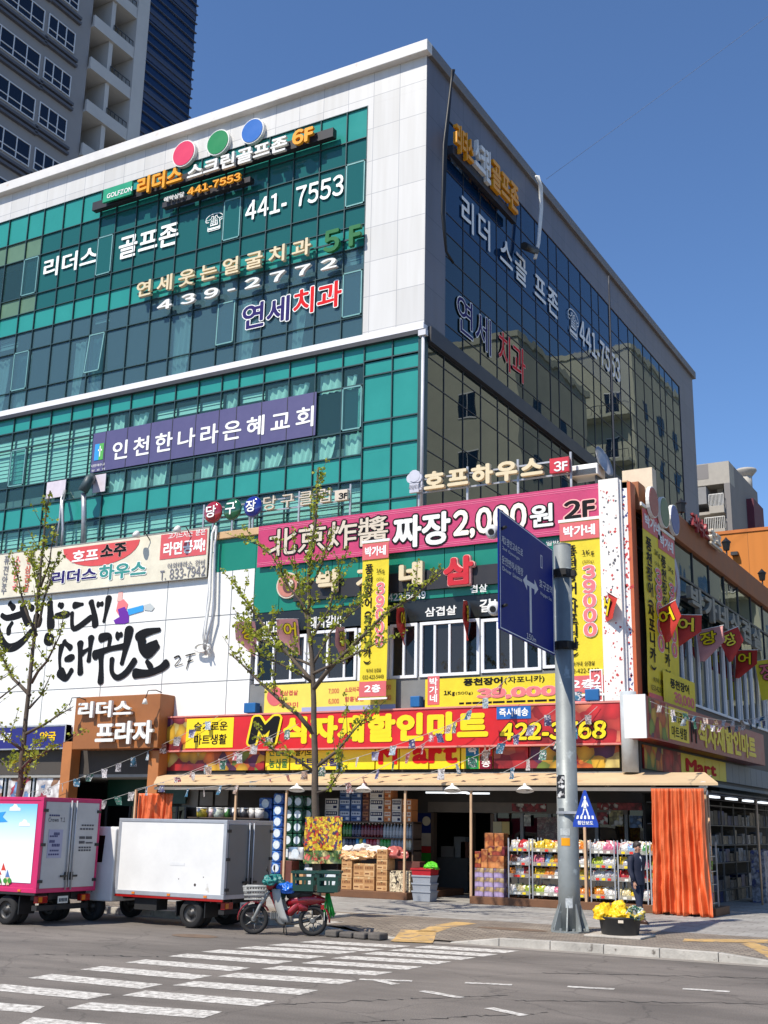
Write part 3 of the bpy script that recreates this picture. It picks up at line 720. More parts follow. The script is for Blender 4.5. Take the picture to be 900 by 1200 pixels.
# right side of the podium: upper glazing, white mullioned windows
m_podglass = glass('podium_mirror_glass', (60, 80, 76), 1.75, base=(16, 38, 36), mixv=.75)
zw1, zw0 = 8.4, 5.9
mb = MB(); y = PF + .3
pys = []
while y < YPB: pys.append(y); y += 2.1
for i in range(len(pys) - 1): mb.box(PX - .06, PX - .03, pys[i] + .01, pys[i + 1] - .01, zw1 + .1, Zc - .76)
mb.build('side_glazing', m_podglass, pod)
mb = MB()
for y in pys: mb.box(PX - .05, PX + .01, y - .02, y + .02, zw1, Zc - .75)
mb.box(PX - .05, PX + .02, PF + .3, YPB, 9.85, 9.92); mb.box(PX - .05, PX + .02, PF + .3, YPB, zw1, zw1 + .1); mb.build('side_mullion_grid', m_dark, pod)
mb = MB()
k = 0; y = PF + 1.6
while y < YPB - 2:
    a, b = y, y + 4.2; t = .08
    w_ = MB().box(PX - .1, PX + .03, a, b, zw1 - t, zw1 - .002).box(PX - .1, PX + .03, a, b, zw0, zw0 + t)
    sp = [a, a + .9, a + 1.9, a + 2.3, a + 3.2, b - t]
    for s_ in sp: w_.box(PX - .1, PX + .03, s_, s_ + t, zw0 + t, zw1 - t)
    o = w_.build('window', m_pvc, pod)
    for i in range(len(sp) - 1): MB().box(PX - .05, PX - .04, sp[i] + t, sp[i + 1], zw0 + t, zw1 - t).build('pane', m_pglass2, o)
    y += 4.25; k += 1
MB().box(PX - .3, PX - .02, PF + .3, YPB, Zs, zw0 - .002).build('side_wall', mat('side_wall_grey', (96, 92, 88), .7), pod)
MB().box(PX - .3, PX - .02, PF + .3, PF + 1.59, zw0, zw1).build('side_pier', mat('side_wall_grey', (96, 92, 88), .7), pod)
# ================================================================ SIGNS AND BANNERS
def wF(body, bl, tr, Y, m, parent, **k): return write(FF(bl, tr, Y), body, m, parent, d=k.pop('d', .0), **k)
def wR(body, bl, tr, X, m, parent, **k): return write(FR(bl, tr, X), body, m, parent, d=k.pop('d', .0), **k)
I = dict(white=ink((236, 236, 232)), black=ink((24, 24, 26)), yellow=ink((236, 190, 30)), gold=mat('sign_gold', (232, 158, 24), .4, vary=.05), red=ink((206, 30, 36)),
         navy=ink((44, 36, 96)), pink=ink((228, 120, 124)), cream=mat('sign_cream', (214, 196, 160), .5, vary=.08), green=mat('sign_green', (24, 104, 44), .4, vary=.05),
         grey=ink((120, 120, 128)), teal=ink((64, 138, 132)), blue=ink((28, 84, 176)), sky=ink((60, 150, 214)), orange=ink((226, 130, 40)), purple=ink((104, 50, 150)),
         peach=ink((238, 176, 168)), ivory=mat('sign_ivory', (206, 192, 172), .5, vary=.08), channel=mat('sign_white', (226, 224, 218), .4, vary=.05))
def panel(name, label, cat, bl, tr, Y, m, t=.03, group=None, frame=None):
    fr = FF(bl, tr, Y); r = thing(name, label, cat, fr.p(.5, 0), group)
    mb = MB(); fr.slab(mb, t, d=-t - .002); mb.build('panel', m, r)
    if frame:
        g = MB(); w = frame[1]
        for u0, v0, u1, v1 in ((0, 0, 1, w / fr.h), (0, 1 - w / fr.h, 1, 1), (0, w / fr.h, w / fr.w, 1 - w / fr.h), (1 - w / fr.w, w / fr.h, 1, 1 - w / fr.h)): fr.box(g, u0, v0, u1, v1, -t, .012)
        g.build('frame', frame[0], r)
    return r, fr
def patch(bl, tr, Y, m, parent, name='printed_panel', d=.004, t=.004):
    fr = FF(bl, tr, Y); mb = MB(); fr.slab(mb, t, d - t); return mb.build(name, m, parent)
def disc(c, r, N, mb, t, n=28, mi=0): mb.lathe(c, N, [(0, r), (t, r)], n, mi, smooth=False)
# ---- roof line discs over the golf sign
for nm, c, px, py in (('pink', (214, 58, 92), 213, 178), ('green', (30, 130, 72), 253, 165), ('blue', (46, 104, 180), 293.5, 151.5)):
    x, z = F(px, py, TF - .3); t = thing('disc_sign', 'round %s disc with white rim on the white cladding above the golf sign' % nm, 'sign', (x, TF - .02, z), 'three coloured discs above the golf sign')
    rr = F(px + 12, py, TF - .3)[0] - x
    m = MB(); disc((x, TF - .02, z), rr * 1.1, (0, -1, 0), m, .16); m.build('rim', I['channel'], t)
    m = MB(); disc((x, TF - .182, z), rr, (0, -1, 0), m, .02); m.build('face', mat('disc_' + nm, c, .35, vary=.05), t)
# ---- the golf sign: black rail with channel letters
def rail(bl, tr, th, Y, parent, m):
    a = onY(*bl, Y); b = onY(*tr, Y)
    MB().obox((a.x, Y, a.z), (b.x - a.x, 0, b.z - a.z), (0, .2, 0), (0, 0, th)).build('rail', m, parent)
YS = TF - .38
g = thing('rail_sign', 'black rail sign with yellow and white raised letters ending in 6F below the discs', 'sign', (F(250, 210, YS)[0], YS, F(250, 215, YS)[1]))
a = onY(108, 244, YS); b = onY(390, 160, YS)
zr = (a.z + b.z) / 2
MB().box(a.x, b.x, YS, YS + .25, zr - .05, zr + .32).build('rail', mat('rail_black', (34, 32, 36), .5), g)
fr = FF((122, 239), (157, 213), YS - .1); m = MB(); fr.slab(m, .1); m.build('name_plate', mat('plate_green', (30, 150, 110), .4), g)
wF('GOLFZON', (125, 233), (155, 218), YS - .21, I['channel'], g, off=.03)
wF('리더스', (162, 231), (216, 194), YS - .12, I['gold'], g, each='letter', depth=.12, off=.035)
wF('스크린골프존', (221, 213), (339, 159), YS - .12, I['channel'], g, each='letter', depth=.12, off=.03)
wF('6F', (344, 173), (369, 148), YS - .12, I['gold'], g, each='letter', depth=.12, off=.04)
g = thing('rail_sign', 'short black rail sign with yellow phone number hung under the long golf sign', 'sign', (F(240, 225, YS)[0], YS, F(240, 235, YS)[1]))
a = onY(190, 243, YS); b = onY(293, 212, YS); zr = (a.z + b.z) / 2
MB().box(a.x, b.x, YS, YS + .25, zr - .02, zr + .2).build('rail', mat('rail_black', (34, 32, 36), .5), g)
wF('예약상담', (193, 238), (217, 225), YS - .08, I['channel'], g, depth=.06, off=.01)
wF('441-7553', (221, 231), (284, 203), YS - .1, I['gold'], g, each='letter', depth=.1, off=.035)
# ---- film lettering on the glass (part of the glass front)
YG = TF - .004
wF('리더스', (50, 327), (116, 286), YG, I['white'], tower, name='window_lettering', off=.025)
wF('골프존', (138, 305), (210, 259), YG, I['white'], tower, name='window_lettering', off=.025)
wF('☎', (240, 273), (262, 247), YG, I['white'], tower, name='window_lettering', off=.0)
wF('441- 7553', (287, 260), (403, 203), YG, I['white'], tower, name='window_lettering', off=.02)
wF('연세', (283, 388), (340, 345), YG - .012, I['navy'], tower, name='window_lettering', off=.025, outline=(I['white'], .03))
wF('치과', (343, 371), (401, 327), YG - .012, I['red'], tower, name='window_lettering', off=.025, outline=(I['white'], .03))
g = thing('channel_letter_sign', 'beige raised hangul letters ending in green 5F on the bright green strip', 'sign', (F(290, 300, TF)[0], TF - .05, F(290, 320, TF)[1]))
wF('연세웃는얼굴치과', (162, 351), (367, 279), TF - .2, I['cream'], g, each='letter', depth=.14, off=.02, gap=.22)
wF('5F', (381, 299), (425, 262), TF - .2, I['green'], g, each='letter', depth=.14, off=.03, gap=.3)
mb = MB(); a = onY(162, 345, TF); b = onY(428, 277, TF); zz = (a.z + b.z) / 2
mb.box(a.x, b.x, TF - .06, TF - .015, zz - .03, zz + .03); mb.build('rail', m_frame, g)
g = thing('channel_letter_sign', 'white raised phone number 439-2772 on the fifth floor glass', 'sign', (F(290, 340, TF)[0], TF - .05, F(290, 345, TF)[1]))
wF('439-2772', (186, 366), (397, 302), TF - .18, I['channel'], g, each='letter', depth=.12, off=.03, gap=.32)
# ---- purple church banner
m_purple = mat('banner_purple', (80, 76, 118), .5, vary=.06)
g, fr = panel('church_banner', 'purple banner of wide panels with white hangul across the fourth floor windows', 'banner', (106, 554), (371, 459), TF - .04, m_purple, .02)
mb = MB(); 
for x in LX:
    if fr.o.x < x < fr.o.x + fr.w: mb.box(x - .012, x + .012, TF - .05, TF - .04, fr.o.z, fr.o.z + fr.h)
mb.build('panel_joint', m_dark, g)
wF('인천한나라은혜교회', (131, 540), (368, 475), TF - .05, I['white'], g, off=.02, gap=.18)
fl = FF((110, 540), (122, 519), TF - .05); mb = MB(); fl.sub(0, 0, .5, 1).slab(mb, .004, 0, 0); fl.sub(.5, 0, 1, 1).slab(mb, .004, 0, 1); fl.sub(.56, .2, .66, .85).slab(mb, .003, .004, 2); fl.sub(.4, .55, .82, .65).slab(mb, .003, .004, 2)
mb.build('emblem', [I['sky'], ink((90, 170, 90)), I['white']], g)
wF('대한예수교', (107, 548), (123, 542), TF - .05, I['white'], g, off=.0); wF('장로회', (107, 553), (123, 548), TF - .05, I['white'], g, off=.0, gap=.4)
# ---- tower side: sign and film letters
g = thing('rail_sign', 'shaded raised sign in yellow, white and yellow letters on the dark street side', 'sign', (TX + .3, onX(570, 200, TX).y, onX(570, 200, TX).z))
XR = TX + .35
wR('리더스', (531, 175), (551, 166), XR, I['gold'], g, each='letter', depth=.15, off=.03)
wR('스크린', (553, 198), (571, 180), XR, I['channel'], g, each='letter', depth=.15, off=.03)
wR('골프존', (573, 219), (604, 222), XR, I['gold'], g, each='letter', depth=.15, off=.03)
a = onX(531, 178, XR); b = onX(605, 240, XR); MB().box(XR - .2, XR - .01, a.y, b.y, a.z - .05, a.z + .3).build('rail', mat('rail_black', (34, 32, 36), .5), g)
XW = TX + .014
m_shadewhite = I['white']
def wrow(items):
    for body, bl, tr, k in items: wR(body, bl, tr, XW, k[0], tower, name='window_lettering', off=k[1], **(k[2] if len(k) > 2 else {}))
zt_, zb_ = onX(541, 225, XW).z, onX(541, 262, XW).z
def rband(body, x0, x1, zt, zb, m, off=.02, **k):
    y0 = onX(x0, 300, XW).y; y1 = onX(x1, 300, XW).y
    f = Fr((XW, y0, zb), (0, 1, 0), (0, 0, 1), y1 - y0, zt - zb); write(f, body, m, tower, d=0, off=off, name='window_lettering', **k)
rband('리더 스골 프존', 541, 653, zt_, zb_, I['white'], .02, gap=.1)
rband('☎', 664, 676, zt_, zb_, I['white'], 0); rband('441-7553', 677, 722, zt_, zb_, I['white'], .02)
zt2, zb2 = onX(537, 342, XW).z, onX(537, 386, XW).z
rband('연세', 536, 575, zt2, zb2, I['navy'], .0, outline=(I['white'], .025)); rband('치과', 584, 614, zt2, zb2, I['red'], .0, outline=(I['peach'], .02))
# ================================================================ ROOF OF THE PODIUM: standing letter signs
def standing_sign(name, label, spec, Y, z_feet, xa, xb, ztop, zbot):
    g = thing(name, label, 'sign', ((xa + xb) / 2, Y, z_feet))
    mb = MB()
    for f in (.3, .7): mb.box(xa, xb, Y + .04, Y + .08, zbot + (ztop - zbot) * f - .025, zbot + (ztop - zbot) * f + .025)
    n = max(2, int((xb - xa) / 1.5)); 
    for i in range(n + 1):
        x = xa + (xb - xa) * i / n; mb.box(x - .03, x + .03, Y + .03, Y + .09, z_feet, ztop - .1)
    mb.build('frame', m_gal, g); return g
YR = PF + .15; zf = Zc - .3
a = onY(500, 583, YR); b = onY(668, 535, YR)
g = standing_sign('standing_letter_sign', 'cream raised letters with a red 3F box standing on the roof edge', None, YR, zf, a.x - .3, b.x, onY(600, 535, YR).z, onY(600, 575, YR).z)
wF('호프하우스', (499, 578), (638, 535), YR, I['cream'], g, each='letter', depth=.14, off=.045, gap=.12)
fr = FF((646, 556), (668, 536), YR); m = MB(); fr.slab(m, .12); m.build('floor_box', mat('box_red', (196, 40, 56), .4), g)
wF('3F', (649, 553), (665, 539), YR - .13, I['channel'], g, off=.03)
fr = FF((480, 579), (497, 553), YR); mb = MB(); fr.box(mb, .1, 0, .75, .7, .005, .11); mb.lathe(fr.p(.2, .72, 0), fr.N, [(0, .16), (.12, .16)], 12); mb.lathe(fr.p(.45, .8, 0), fr.N, [(0, .2), (.14, .2)], 12); mb.lathe(fr.p(.68, .7, 0), fr.N, [(0, .15), (.13, .15)], 12)
fr.box(mb, .75, .1, .95, .2, .02, .1); fr.box(mb, .75, .5, .95, .6, .02, .1); fr.box(mb, .88, .2, .98, .5, .02, .1); mb.build('beer_mug', mat('mug_grey', (190, 190, 200), .5), g)
wF('리더스', (479, 574), (498, 566), YR - .13, I['grey'], g, off=.01)
a = onY(240, 612, YR); b = onY(410, 572, YR)
g = standing_sign('standing_letter_sign', 'thin ivory hangul letters with 3F on rails above the roof, beside the balls', None, YR, zf, onY(238, 600, YR).x, b.x, onY(330, 575, YR).z, onY(330, 605, YR).z)
wF('당구클럽', (310, 599), (389, 572), YR, I['ivory'], g, each='letter', depth=.1, off=.0, gap=.2)
fr = FF((394, 588), (409, 574), YR); m = MB(); fr.slab(m, .1); m.build('floor_box', I['ivory'], g); wF('3F', (396.5, 585), (407, 576.5), YR - .11, I['black'], g, off=.03)
for nm, c, px, py, ch in (('red', (150, 20, 34), 249, 600, '당'), ('green', (12, 84, 48), 271.5, 596.5, '구'), ('blue', (20, 34, 128), 295.5, 593.5, '장')):
    x, z = F(px, py, YR - .25); rr = (F(px + 10.5, py, YR - .25)[0] - x)
    t = thing('ball_sign', 'glossy %s billiard ball sign bearing one white hangul letter' % nm, 'sign', (x, YR - .1, zf), 'billiard ball signs on the roof edge')
    m = MB(); prof = [(-rr * .34 * math.cos(k * math.pi / 12), max(.001, rr * math.sin(k * math.pi / 12))) for k in range(13)]
    m.lathe((x, YR - .2, z), (0, -1, 0), prof, 24, capends=False); m.build('ball', mat('ball_' + nm, c, .08, vary=.03, coat=1.), t)
    MB().box(x - .03, x + .03, YR - .2, YR - .14, zf, z - rr * .9).build('post', m_gal, t)
    fr = Fr((x - rr * .55, YR - .2 - rr * .34 - .012, z - rr * .55), (1, 0, 0), (0, 0, 1), rr * 1.1, rr * 1.1); write(fr, ch, I['white'], t, d=0, off=.02)
# ================================================================ PODIUM FRONT
YB_ = PF - .1
m_vinyl = mat('banner_cream', (218, 210, 188), .55, vary=.16, scale=1.2, bump=.15)
g, fr = panel('beer_house_banner', 'long cream banner with red half circle and purple and teal hangul above the white tiles', 'banner', (-40, 706), (246, 617), YB_ - .05, m_vinyl, .05, frame=(mat('frame_steel', (150, 148, 142), .5), .03))
YT = YB_ - .06
fr2 = FF((72, 668), (164, 632), YT); mb = MB()
pts = [fr2.p(0, 1)] + [fr2.p(.5 - .5 * math.cos(t * math.pi / 14), 1 - 1 * math.sin(t * math.pi / 14)) for t in range(1, 14)] + [fr2.p(1, 1)]
mb.prism(pts[::-1], fr2.N * .003); mb.build('printed_arc', mat('banner_red', (206, 74, 74), .55, vary=.08), g)
wF('호프', (84, 659), (116, 642), YT - .012, I['white'], g, off=.03, outline=(I['pink'], .03)); wF('소주', (117, 655), (149, 635), YT - .012, I['black'], g, off=.045, outline=(I['peach'], .02))
wF('리더스', (60, 685), (114, 664), YT - .012, I['navy'], g, off=.04, outline=(I['white'], .04)); wF('하우스', (115, 681), (172, 656), YT - .012, I['teal'], g, off=.04, outline=(I['white'], .04))
patch((187, 656), (243, 620), YT, mat('banner_rose', (202, 84, 88), .55, vary=.08), g)
wF('고기드시는 분은', (197, 632), (241, 619), YT - .01, I['white'], g, off=.01); wF('라면공짜!', (191, 652), (241, 630), YT - .01, I['white'], g, off=.035)
wF('야외테라스 완비', (196, 667), (240, 655), YT - .01, I['grey'], g, off=.01); wF('T. 833-7942', (187, 680), (241, 662), YT - .01, I['grey'], g, off=.015)
for body, x, m_, yb in (('퓨전안주', 6, I['grey'], 697), ('소금곡', 19, I['pink'], 695), ('생삼겹살', 32, ink((196, 90, 70)), 694)):
    wF(body, (x - 5.5, yb), (x + 5.5, 651), YT - .01, m_, g, vertical=True, off=.01)
for px, py, lab in ((160, 624, 'over the red half circle'), (208, 618, 'over the red corner panel')):
    p = onY(px, py, YB_ - .5); t = thing('spot_lamp', 'small pale spotlight on an arm above the beer house banner, ' + lab, 'lamp', (p.x, YB_, p.z), 'spotlights above the beer house banner')
    MB().tube([(p.x + .25, YB_, p.z - .25), (p.x + .2, YB_ - .3, p.z + .05), (p.x, YB_ - .5, p.z)], .02, 6).build('arm', m_dark, t); MB().lathe((p.x + .06, YB_ - .52, p.z + .04), (-.6, .3, -1), [(0, .05), (.08, .11), (.2, .15)], 12).build('shade', I['channel'], t)
# brush lettering on the tiles, with the kicking figure
YTile = PF - .012
g = thing('wall_lettering', 'huge black brush hangul painted in two lines on the white tiled wall', 'lettering', (F(90, 780, PF)[0], PF - .01, F(90, 790, PF)[1]))
def catmull(p, n=6):
    q = [p[0]] + list(p) + [p[-1]]; out = []
    for i in range(1, len(q) - 2):
        for k in range(n):
            t = k / n; out.append(tuple(.5 * (2 * q[i][d] + (q[i + 1][d] - q[i - 1][d]) * t + (2 * q[i - 1][d] - 5 * q[i][d] + 4 * q[i + 1][d] - q[i + 2][d]) * t * t + (3 * q[i][d] - q[i - 1][d] - 3 * q[i + 1][d] + q[i + 2][d]) * t ** 3) for d in range(2)))
    return out + [p[-1]]
def brush(strokes, ox, oy, sc, nm='lettering', k0=0):
    """hand painted strokes: polyline of the photograph's own lettering laid on the tile wall, swelling and tapering"""
    mb = MB(); rr = random.Random(5 + k0)
    for si, (w_, pts) in enumerate(strokes):
        c = [Vector((*F(ox + x / sc, oy + y / sc, YTile), 0)) for x, y in pts]; c = [Vector((x, y, 0)) for x, y in catmull([(v.x, v.y) for v in c])] if len(c) > 1 else c + [c[0] + Vector((.01, -.01, 0))]
        w_ *= 1.22 if w_ > 10 else 1
        wm = F(ox + w_ / sc, oy + 60, YTile)[0] - F(ox, oy + 60, YTile)[0]; n = len(c); L_ = []; R_ = []; ph = rr.random() * 6
        for i in range(n):
            d = (c[min(i + 1, n - 1)] - c[max(i - 1, 0)]).normalized(); nn = Vector((-d.y, d.x, 0)); f = i / (n - 1); h_ = wm * .5 * (.82 + .22 * math.sin(f * 4 + ph)) * (1 - .25 * f)
            L_.append(c[i] + nn * h_); R_.append(c[i] - nn * h_)
        def cap(p, d, r): nn = Vector((-d.y, d.x, 0)); return [p + nn * r * math.cos(a * math.pi / 6) + d * r * .75 * math.sin(a * math.pi / 6) for a in range(7)]
        d0 = (c[1] - c[0]).normalized(); d1 = (c[-1] - c[-2]).normalized(); y = PF - .004 - .0006 * (si + k0)
        P3 = lambda v: (v.x, y, v.y)
        for poly in [[L_[i], R_[i], R_[i + 1], L_[i + 1]] for i in range(n - 1)] + [cap(c[0], -d0, (L_[0] - R_[0]).length / 2), cap(c[-1], d1, (L_[-1] - R_[-1]).length / 2)]: mb.add([P3(v) for v in poly], [tuple(range(len(poly)))])
    return mb.build(nm, I['black'], g)
brush([(48, [(85, 130), (118, 168)]), (46, [(262, 150), (285, 178)]), (46, [(14, 232), (60, 255), (150, 235), (200, 215)]), (58, [(195, 150), (218, 225), (238, 310)]), (42, [(105, 300), (78, 345), (75, 392)]), (52, [(-30, 330), (8, 440), (60, 512), (130, 508), (205, 455), (272, 372)])], 0, 690, 7.5)
brush([(42, [(322, 240), (312, 300), (342, 315), (358, 262), (330, 235)]), (66, [(438, 125), (442, 230), (446, 335)]), (44, [(520, 140), (545, 150)]), (46, [(490, 238), (600, 224)]), (38, [(418, 410), (408, 460), (445, 475), (462, 425), (430, 400)])], 0, 690, 7.5, k0=8)
brush([(26, [(135, 97), (185, 90)]), (29, [(122, 142), (132, 234), (232, 168)]), (38, [(234, 78), (252, 150), (258, 212)]), (28, [(276, 92), (298, 88)]), (28, [(337, 55), (325, 120), (308, 192)])], 60, 690, 5, k0=16)
brush([(46, [(565, 470), (620, 518)]), (36, [(540, 505), (524, 610), (530, 720)]), (44, [(578, 620), (642, 600)]), (56, [(532, 735), (580, 785), (630, 715)]), (52, [(706, 480), (704, 600), (706, 738)]), (34, [(722, 565), (790, 520)]), (44, [(802, 432), (792, 530), (780, 632)])], 0, 690, 7.5, k0=24)
brush([(32, [(292, 288), (342, 280), (338, 335)]), (34, [(392, 275), (410, 268)]), (38, [(458, 240), (440, 335), (414, 438)]), (38, [(258, 388), (330, 356), (440, 334)]), (36, [(292, 392), (293, 470), (290, 545)]), (32, [(357, 412), (356, 485), (388, 520), (440, 490), (490, 420)])], 60, 690, 5, k0=34)
brush([(34, [(508, 282), (560, 256), (636, 240)]), (40, [(532, 308), (536, 362), (572, 392), (622, 335)]), (34, [(565, 350), (618, 310)]), (28, [(562, 425), (586, 462)]), (44, [(494, 496), (570, 494), (640, 468), (676, 438)])], 60, 690, 5, k0=44)
brush([(7, [(724, 404), (748, 394), (756, 412), (726, 452), (772, 440)]), (6, [(790, 392), (846, 378)]), (6, [(818, 386), (806, 430), (794, 472)]), (6, [(802, 428), (832, 416)])], 60, 690, 5, k0=54)
def blob(pts, Y, m, parent, name='figure_shape', d=.003):
    mb = MB(); q = [Vector((*F(x, y, Y),)) for x, y in pts]
    mb.prism([(a.x, Y, a.y) for a in q][::-1], (0, -d, 0)); return mb.build(name, m, parent)
g = thing('kicking_figure_emblem', 'small pink, purple and blue kicking figure printed beside the brush hangul', 'emblem', (F(150, 715, PF)[0], PF - .01, F(150, 730, PF)[1]))
blob([(137, 705), (139, 694), (144, 693), (143, 704)], YTile, I['peach'], g); blob([(136, 716), (138, 706), (145, 702), (150, 708), (147, 718), (140, 722)], YTile - .003, I['pink'], g)
blob([(135, 731), (133, 727), (140, 723), (138, 714), (146, 711), (151, 719), (151, 729), (146, 731)], YTile - .006, I['purple'], g); blob([(149, 714), (168, 709), (168, 716), (151, 721)], YTile - .009, I['sky'], g); blob([(169, 709), (176, 707), (181, 712), (178, 716), (169, 715)], YTile - .009, ink((180, 186, 186)), g)
# red noodle banner
m_magenta = mat('banner_magenta', (188, 50, 100), .55, vary=.16, scale=1.1, bump=.25)
g, fr = panel('noodle_banner', 'wide magenta banner with white outlined hanja, hangul and 2,000 price', 'banner', (301, 665), (704, 566), YB_ - .03, m_magenta, .02)
Y_ = YB_ - .035
mb = MB(); 
for v in (.05, .09, .9, .94): fr.box(mb, .0, v, 1, v + .012, .001, .004)
mb.build('printed_border', ink((222, 120, 150)), g)
wF('北京炸醬', (314, 653), (455, 603), Y_ - .015, I['ivory'], g, off=.012, gap=.06, outline=(I['black'], .045)); wF('짜장', (460, 644), (528, 598), Y_ - .015, I['channel'], g, off=.035, outline=(I['black'], .05))
wF('2,000', (531, 633), (617, 588), Y_ - .015, ink((240, 226, 210)), g, off=.04, outline=(I['black'], .05)); wF('원', (621, 619), (648, 589), Y_ - .015, I['channel'], g, off=.03, outline=(I['black'], .05)); wF('2F', (661, 609), (697, 583), Y_ - .015, I['black'], g, off=.04, outline=(I['peach'], .05))
# pork belly restaurant letters on the green panels
g = thing('channel_letter_sign', 'large cream and red restaurant letters fixed on the green panels under the magenta banner', 'sign', (F(480, 690, PF)[0], PF - .1, F(480, 700, PF)[1]))
a = onY(345, 690, PF - .08); b = onY(640, 672, PF - .08); zz = (a.z + b.z) / 2
MB().box(a.x, b.x, PF - .12, PF - .02, zz - .3, zz + .3).build('rail', mat('rail_black', (34, 32, 36), .5), g)
for ch, bl, tr, m_ in (('박', (373, 696), (402, 667), 'cream'), ('가', (420, 692), (446, 664), 'cream'), ('네', (470, 688), (498, 658), 'cream'), ('삼', (522, 688), (557, 651), 'red')):
    wF(ch, bl, tr, PF - .15, I[m_] if m_ != 'red' else mat('letter_red', (196, 28, 38), .4), g, name='letter', depth=.16, off=.045, outline=(I['peach'], .03) if m_ == 'red' else None)
wF('겹살', (551, 695), (571, 684), PF - .14, I['channel'], g, off=.015); wF('422-5449', (455, 705), (499, 692), PF - .05, I['channel'], g, off=.03)
wF('일반', (640, 640), (655, 632), PF - .02, I['channel'], g, off=.01)
x, z = F(337, 686, PF - .1); t = thing('disc_sign', 'round brown and pink restaurant emblem on the green panels behind the ginkgo', 'sign', (x, PF - .02, z)); rr = F(352, 686, PF)[0] - x
mb = MB(); disc((x, PF - .01, z), rr, (0, -1, 0), mb, .1); mb.build('rim', I['ivory'], t); mb = MB(); disc((x, PF - .112, z), rr * .88, (0, -1, 0), mb, .012); mb.build('face', mat('emblem_pink', (190, 120, 104), .5), t)
mb = MB(); disc((x + rr * .15, PF - .126, z - rr * .05), rr * .55, (0, -1, 0), mb, .01); mb.build('swirl', mat('emblem_brown', (92, 52, 46), .5), t); mb = MB(); disc((x + rr * .3, PF - .138, z + rr * .12), rr * .28, (0, -1, 0), mb, .01); mb.build('swirl', I['ivory'], t)
# white words on the black fascia
for body, bl, tr in (('생고기', (306, 744), (336, 726)), ('돼지갈비', (362, 737), (400, 720)), ('삼겹살', (498, 723), (535, 709)), ('갈비', (562, 718), (592, 700))):
    wF(body, bl, tr, PF - .0, I['channel'], pod, name='fascia_lettering', off=.025)
# long hanging yellow banners
m_yel = mat('banner_yellow', (222, 198, 34), .55, vary=.14, scale=1.8, bump=.25); m_rose = mat('banner_pinkred', (206, 96, 98), .55, vary=.08)
def eel_banner(label, fr, full=True):
    g = thing('hanging_banner', label, 'banner', fr.p(.5, 0), 'tall yellow eel banners')
    n = 14; rows = []
    for i in range(n + 1): rows.append([fr.p(j / 4, i / n, .015 * math.sin(i * .9 + fr.o.x) * (1 - abs(j - 2) * .1)) for j in range(5)])
    mb = MB(); mb.grid(rows); mb.build('cloth', m_yel, g)
    mb = MB(); fr.box(mb, -.03, .995, 1.03, 1.012, -.02, .03); fr.box(mb, -.03, -.008, 1.03, .004, -.02, .03); mb.build('batten', I['channel'], g)
    D = .024
    for (u0, v0, u1, v1) in ((0, .885, 1, .99), (0, .01, 1, .105)):
        m = MB(); fr.box(m, u0, v0, u1, v1, D - .002, D); m.build('printed_panel', m_rose, g)
    write(fr, '박가네', I['white'], g, (.1, .905, .9, .97), d=D + .004, off=.04)
    write(fr, '풍천장어(자포니카)', I['black'], g, (.12, .215, .42, .855), d=D, off=.03, vertical=True)
    write(fr, '1Kg', I['black'], g, (.55, .785, .85, .82), d=D, off=.01); write(fr, '(500g)', I['black'], g, (.56, .738, .84, .76), d=D, off=.0)
    write(fr, '39000', I['pink'], g, (.55, .32, .88, .73), d=D, off=.05, vertical=True, outline=(I['white'], .03))
    write(fr, '박가네 삼겹살', I['black'], g, (.25, .16, .8, .185), d=D, off=.01); write(fr, '032-422-5449', I['black'], g, (.12, .12, .9, .145), d=D, off=.01)
    write(fr, '2층', I['white'], g, (.2, .035, .8, .085), d=D + .004, off=.04)
    return g
eel_banner('tall yellow and pink banner hanging free in front of windows behind the ginkgo', FF((421, 819), (456, 633), PF - .55))
eel_banner('tall yellow and pink banner hanging between the traffic pole and the white corner column', FF((660, 815), (702, 607), PF - .2))
eel_banner('narrow yellow banner on the shaded street side, first one round the corner', FR((761, 838), (774, 609), PX + .25))
eel_banner('narrow yellow banner on the shaded street side, second one round the corner', FR((779, 836), (789, 632), PX + .25))
# wide menu banners under the windows
g, fr = panel('menu_banner', 'pale yellow menu banner with pink prices under the windows, behind the ginkgo', 'banner', (309, 836), (464, 796), PF - .12, mat('banner_paleyellow', (224, 204, 84), .55, vary=.08), .01)
Y_ = PF - .125
mb = MB(); fr.box(mb, .3, 0, 1, .16, 0, .003); mb.build('printed_panel', ink((150, 160, 190)), g)
for (px, py, s_) in ((338, 812, '생삼겹살'), (338, 826, '주꾸미'), (391, 810, '7,000'), (391, 822, '6,000'), (415, 808, '소모리국밥'), (415, 819, '함흥냉면'), (452, 806, '7,000'), (452, 818, '5,000')):
    w_ = 9 if s_[0].isdigit() else 16; wF(s_, (px - w_ * .7, py + 3.5), (px + w_ * .7, py - 3.5), Y_, ink((206, 84, 84)), g, off=.02)
x, z = F(322, 816, Y_); mb = MB(); disc((x, Y_ + .002, z), .3, (0, -1, 0), mb, .006); mb.build('printed_disc', m_rose, g)
g, fr = panel('menu_banner', 'bright yellow eel banner with 39,000 price above the supermarket sign', 'banner', (498, 829), (690, 787), PF - .12, m_yel, .01)
patch((501, 826), (515, 792), Y_, m_rose, g); wF('박가네', (503, 823), (513, 794), Y_ - .006, I['white'], g, vertical=True, off=.03)
wF('풍천장어', (543, 804), (589, 793), Y_, I['black'], g, off=.045); wF('(자포니카)', (591, 802), (638, 791), Y_, I['black'], g, off=.02)
wF('1Kg', (520, 816), (533, 809), Y_, I['black'], g, off=.03); wF('(500g)', (534, 815), (554, 810), Y_, I['black'], g, off=.01)
wF('39,000', (559, 820), (652, 803), Y_ - .008, I['pink'], g, off=.06, outline=(I['peach'], .03)); mb = MB()
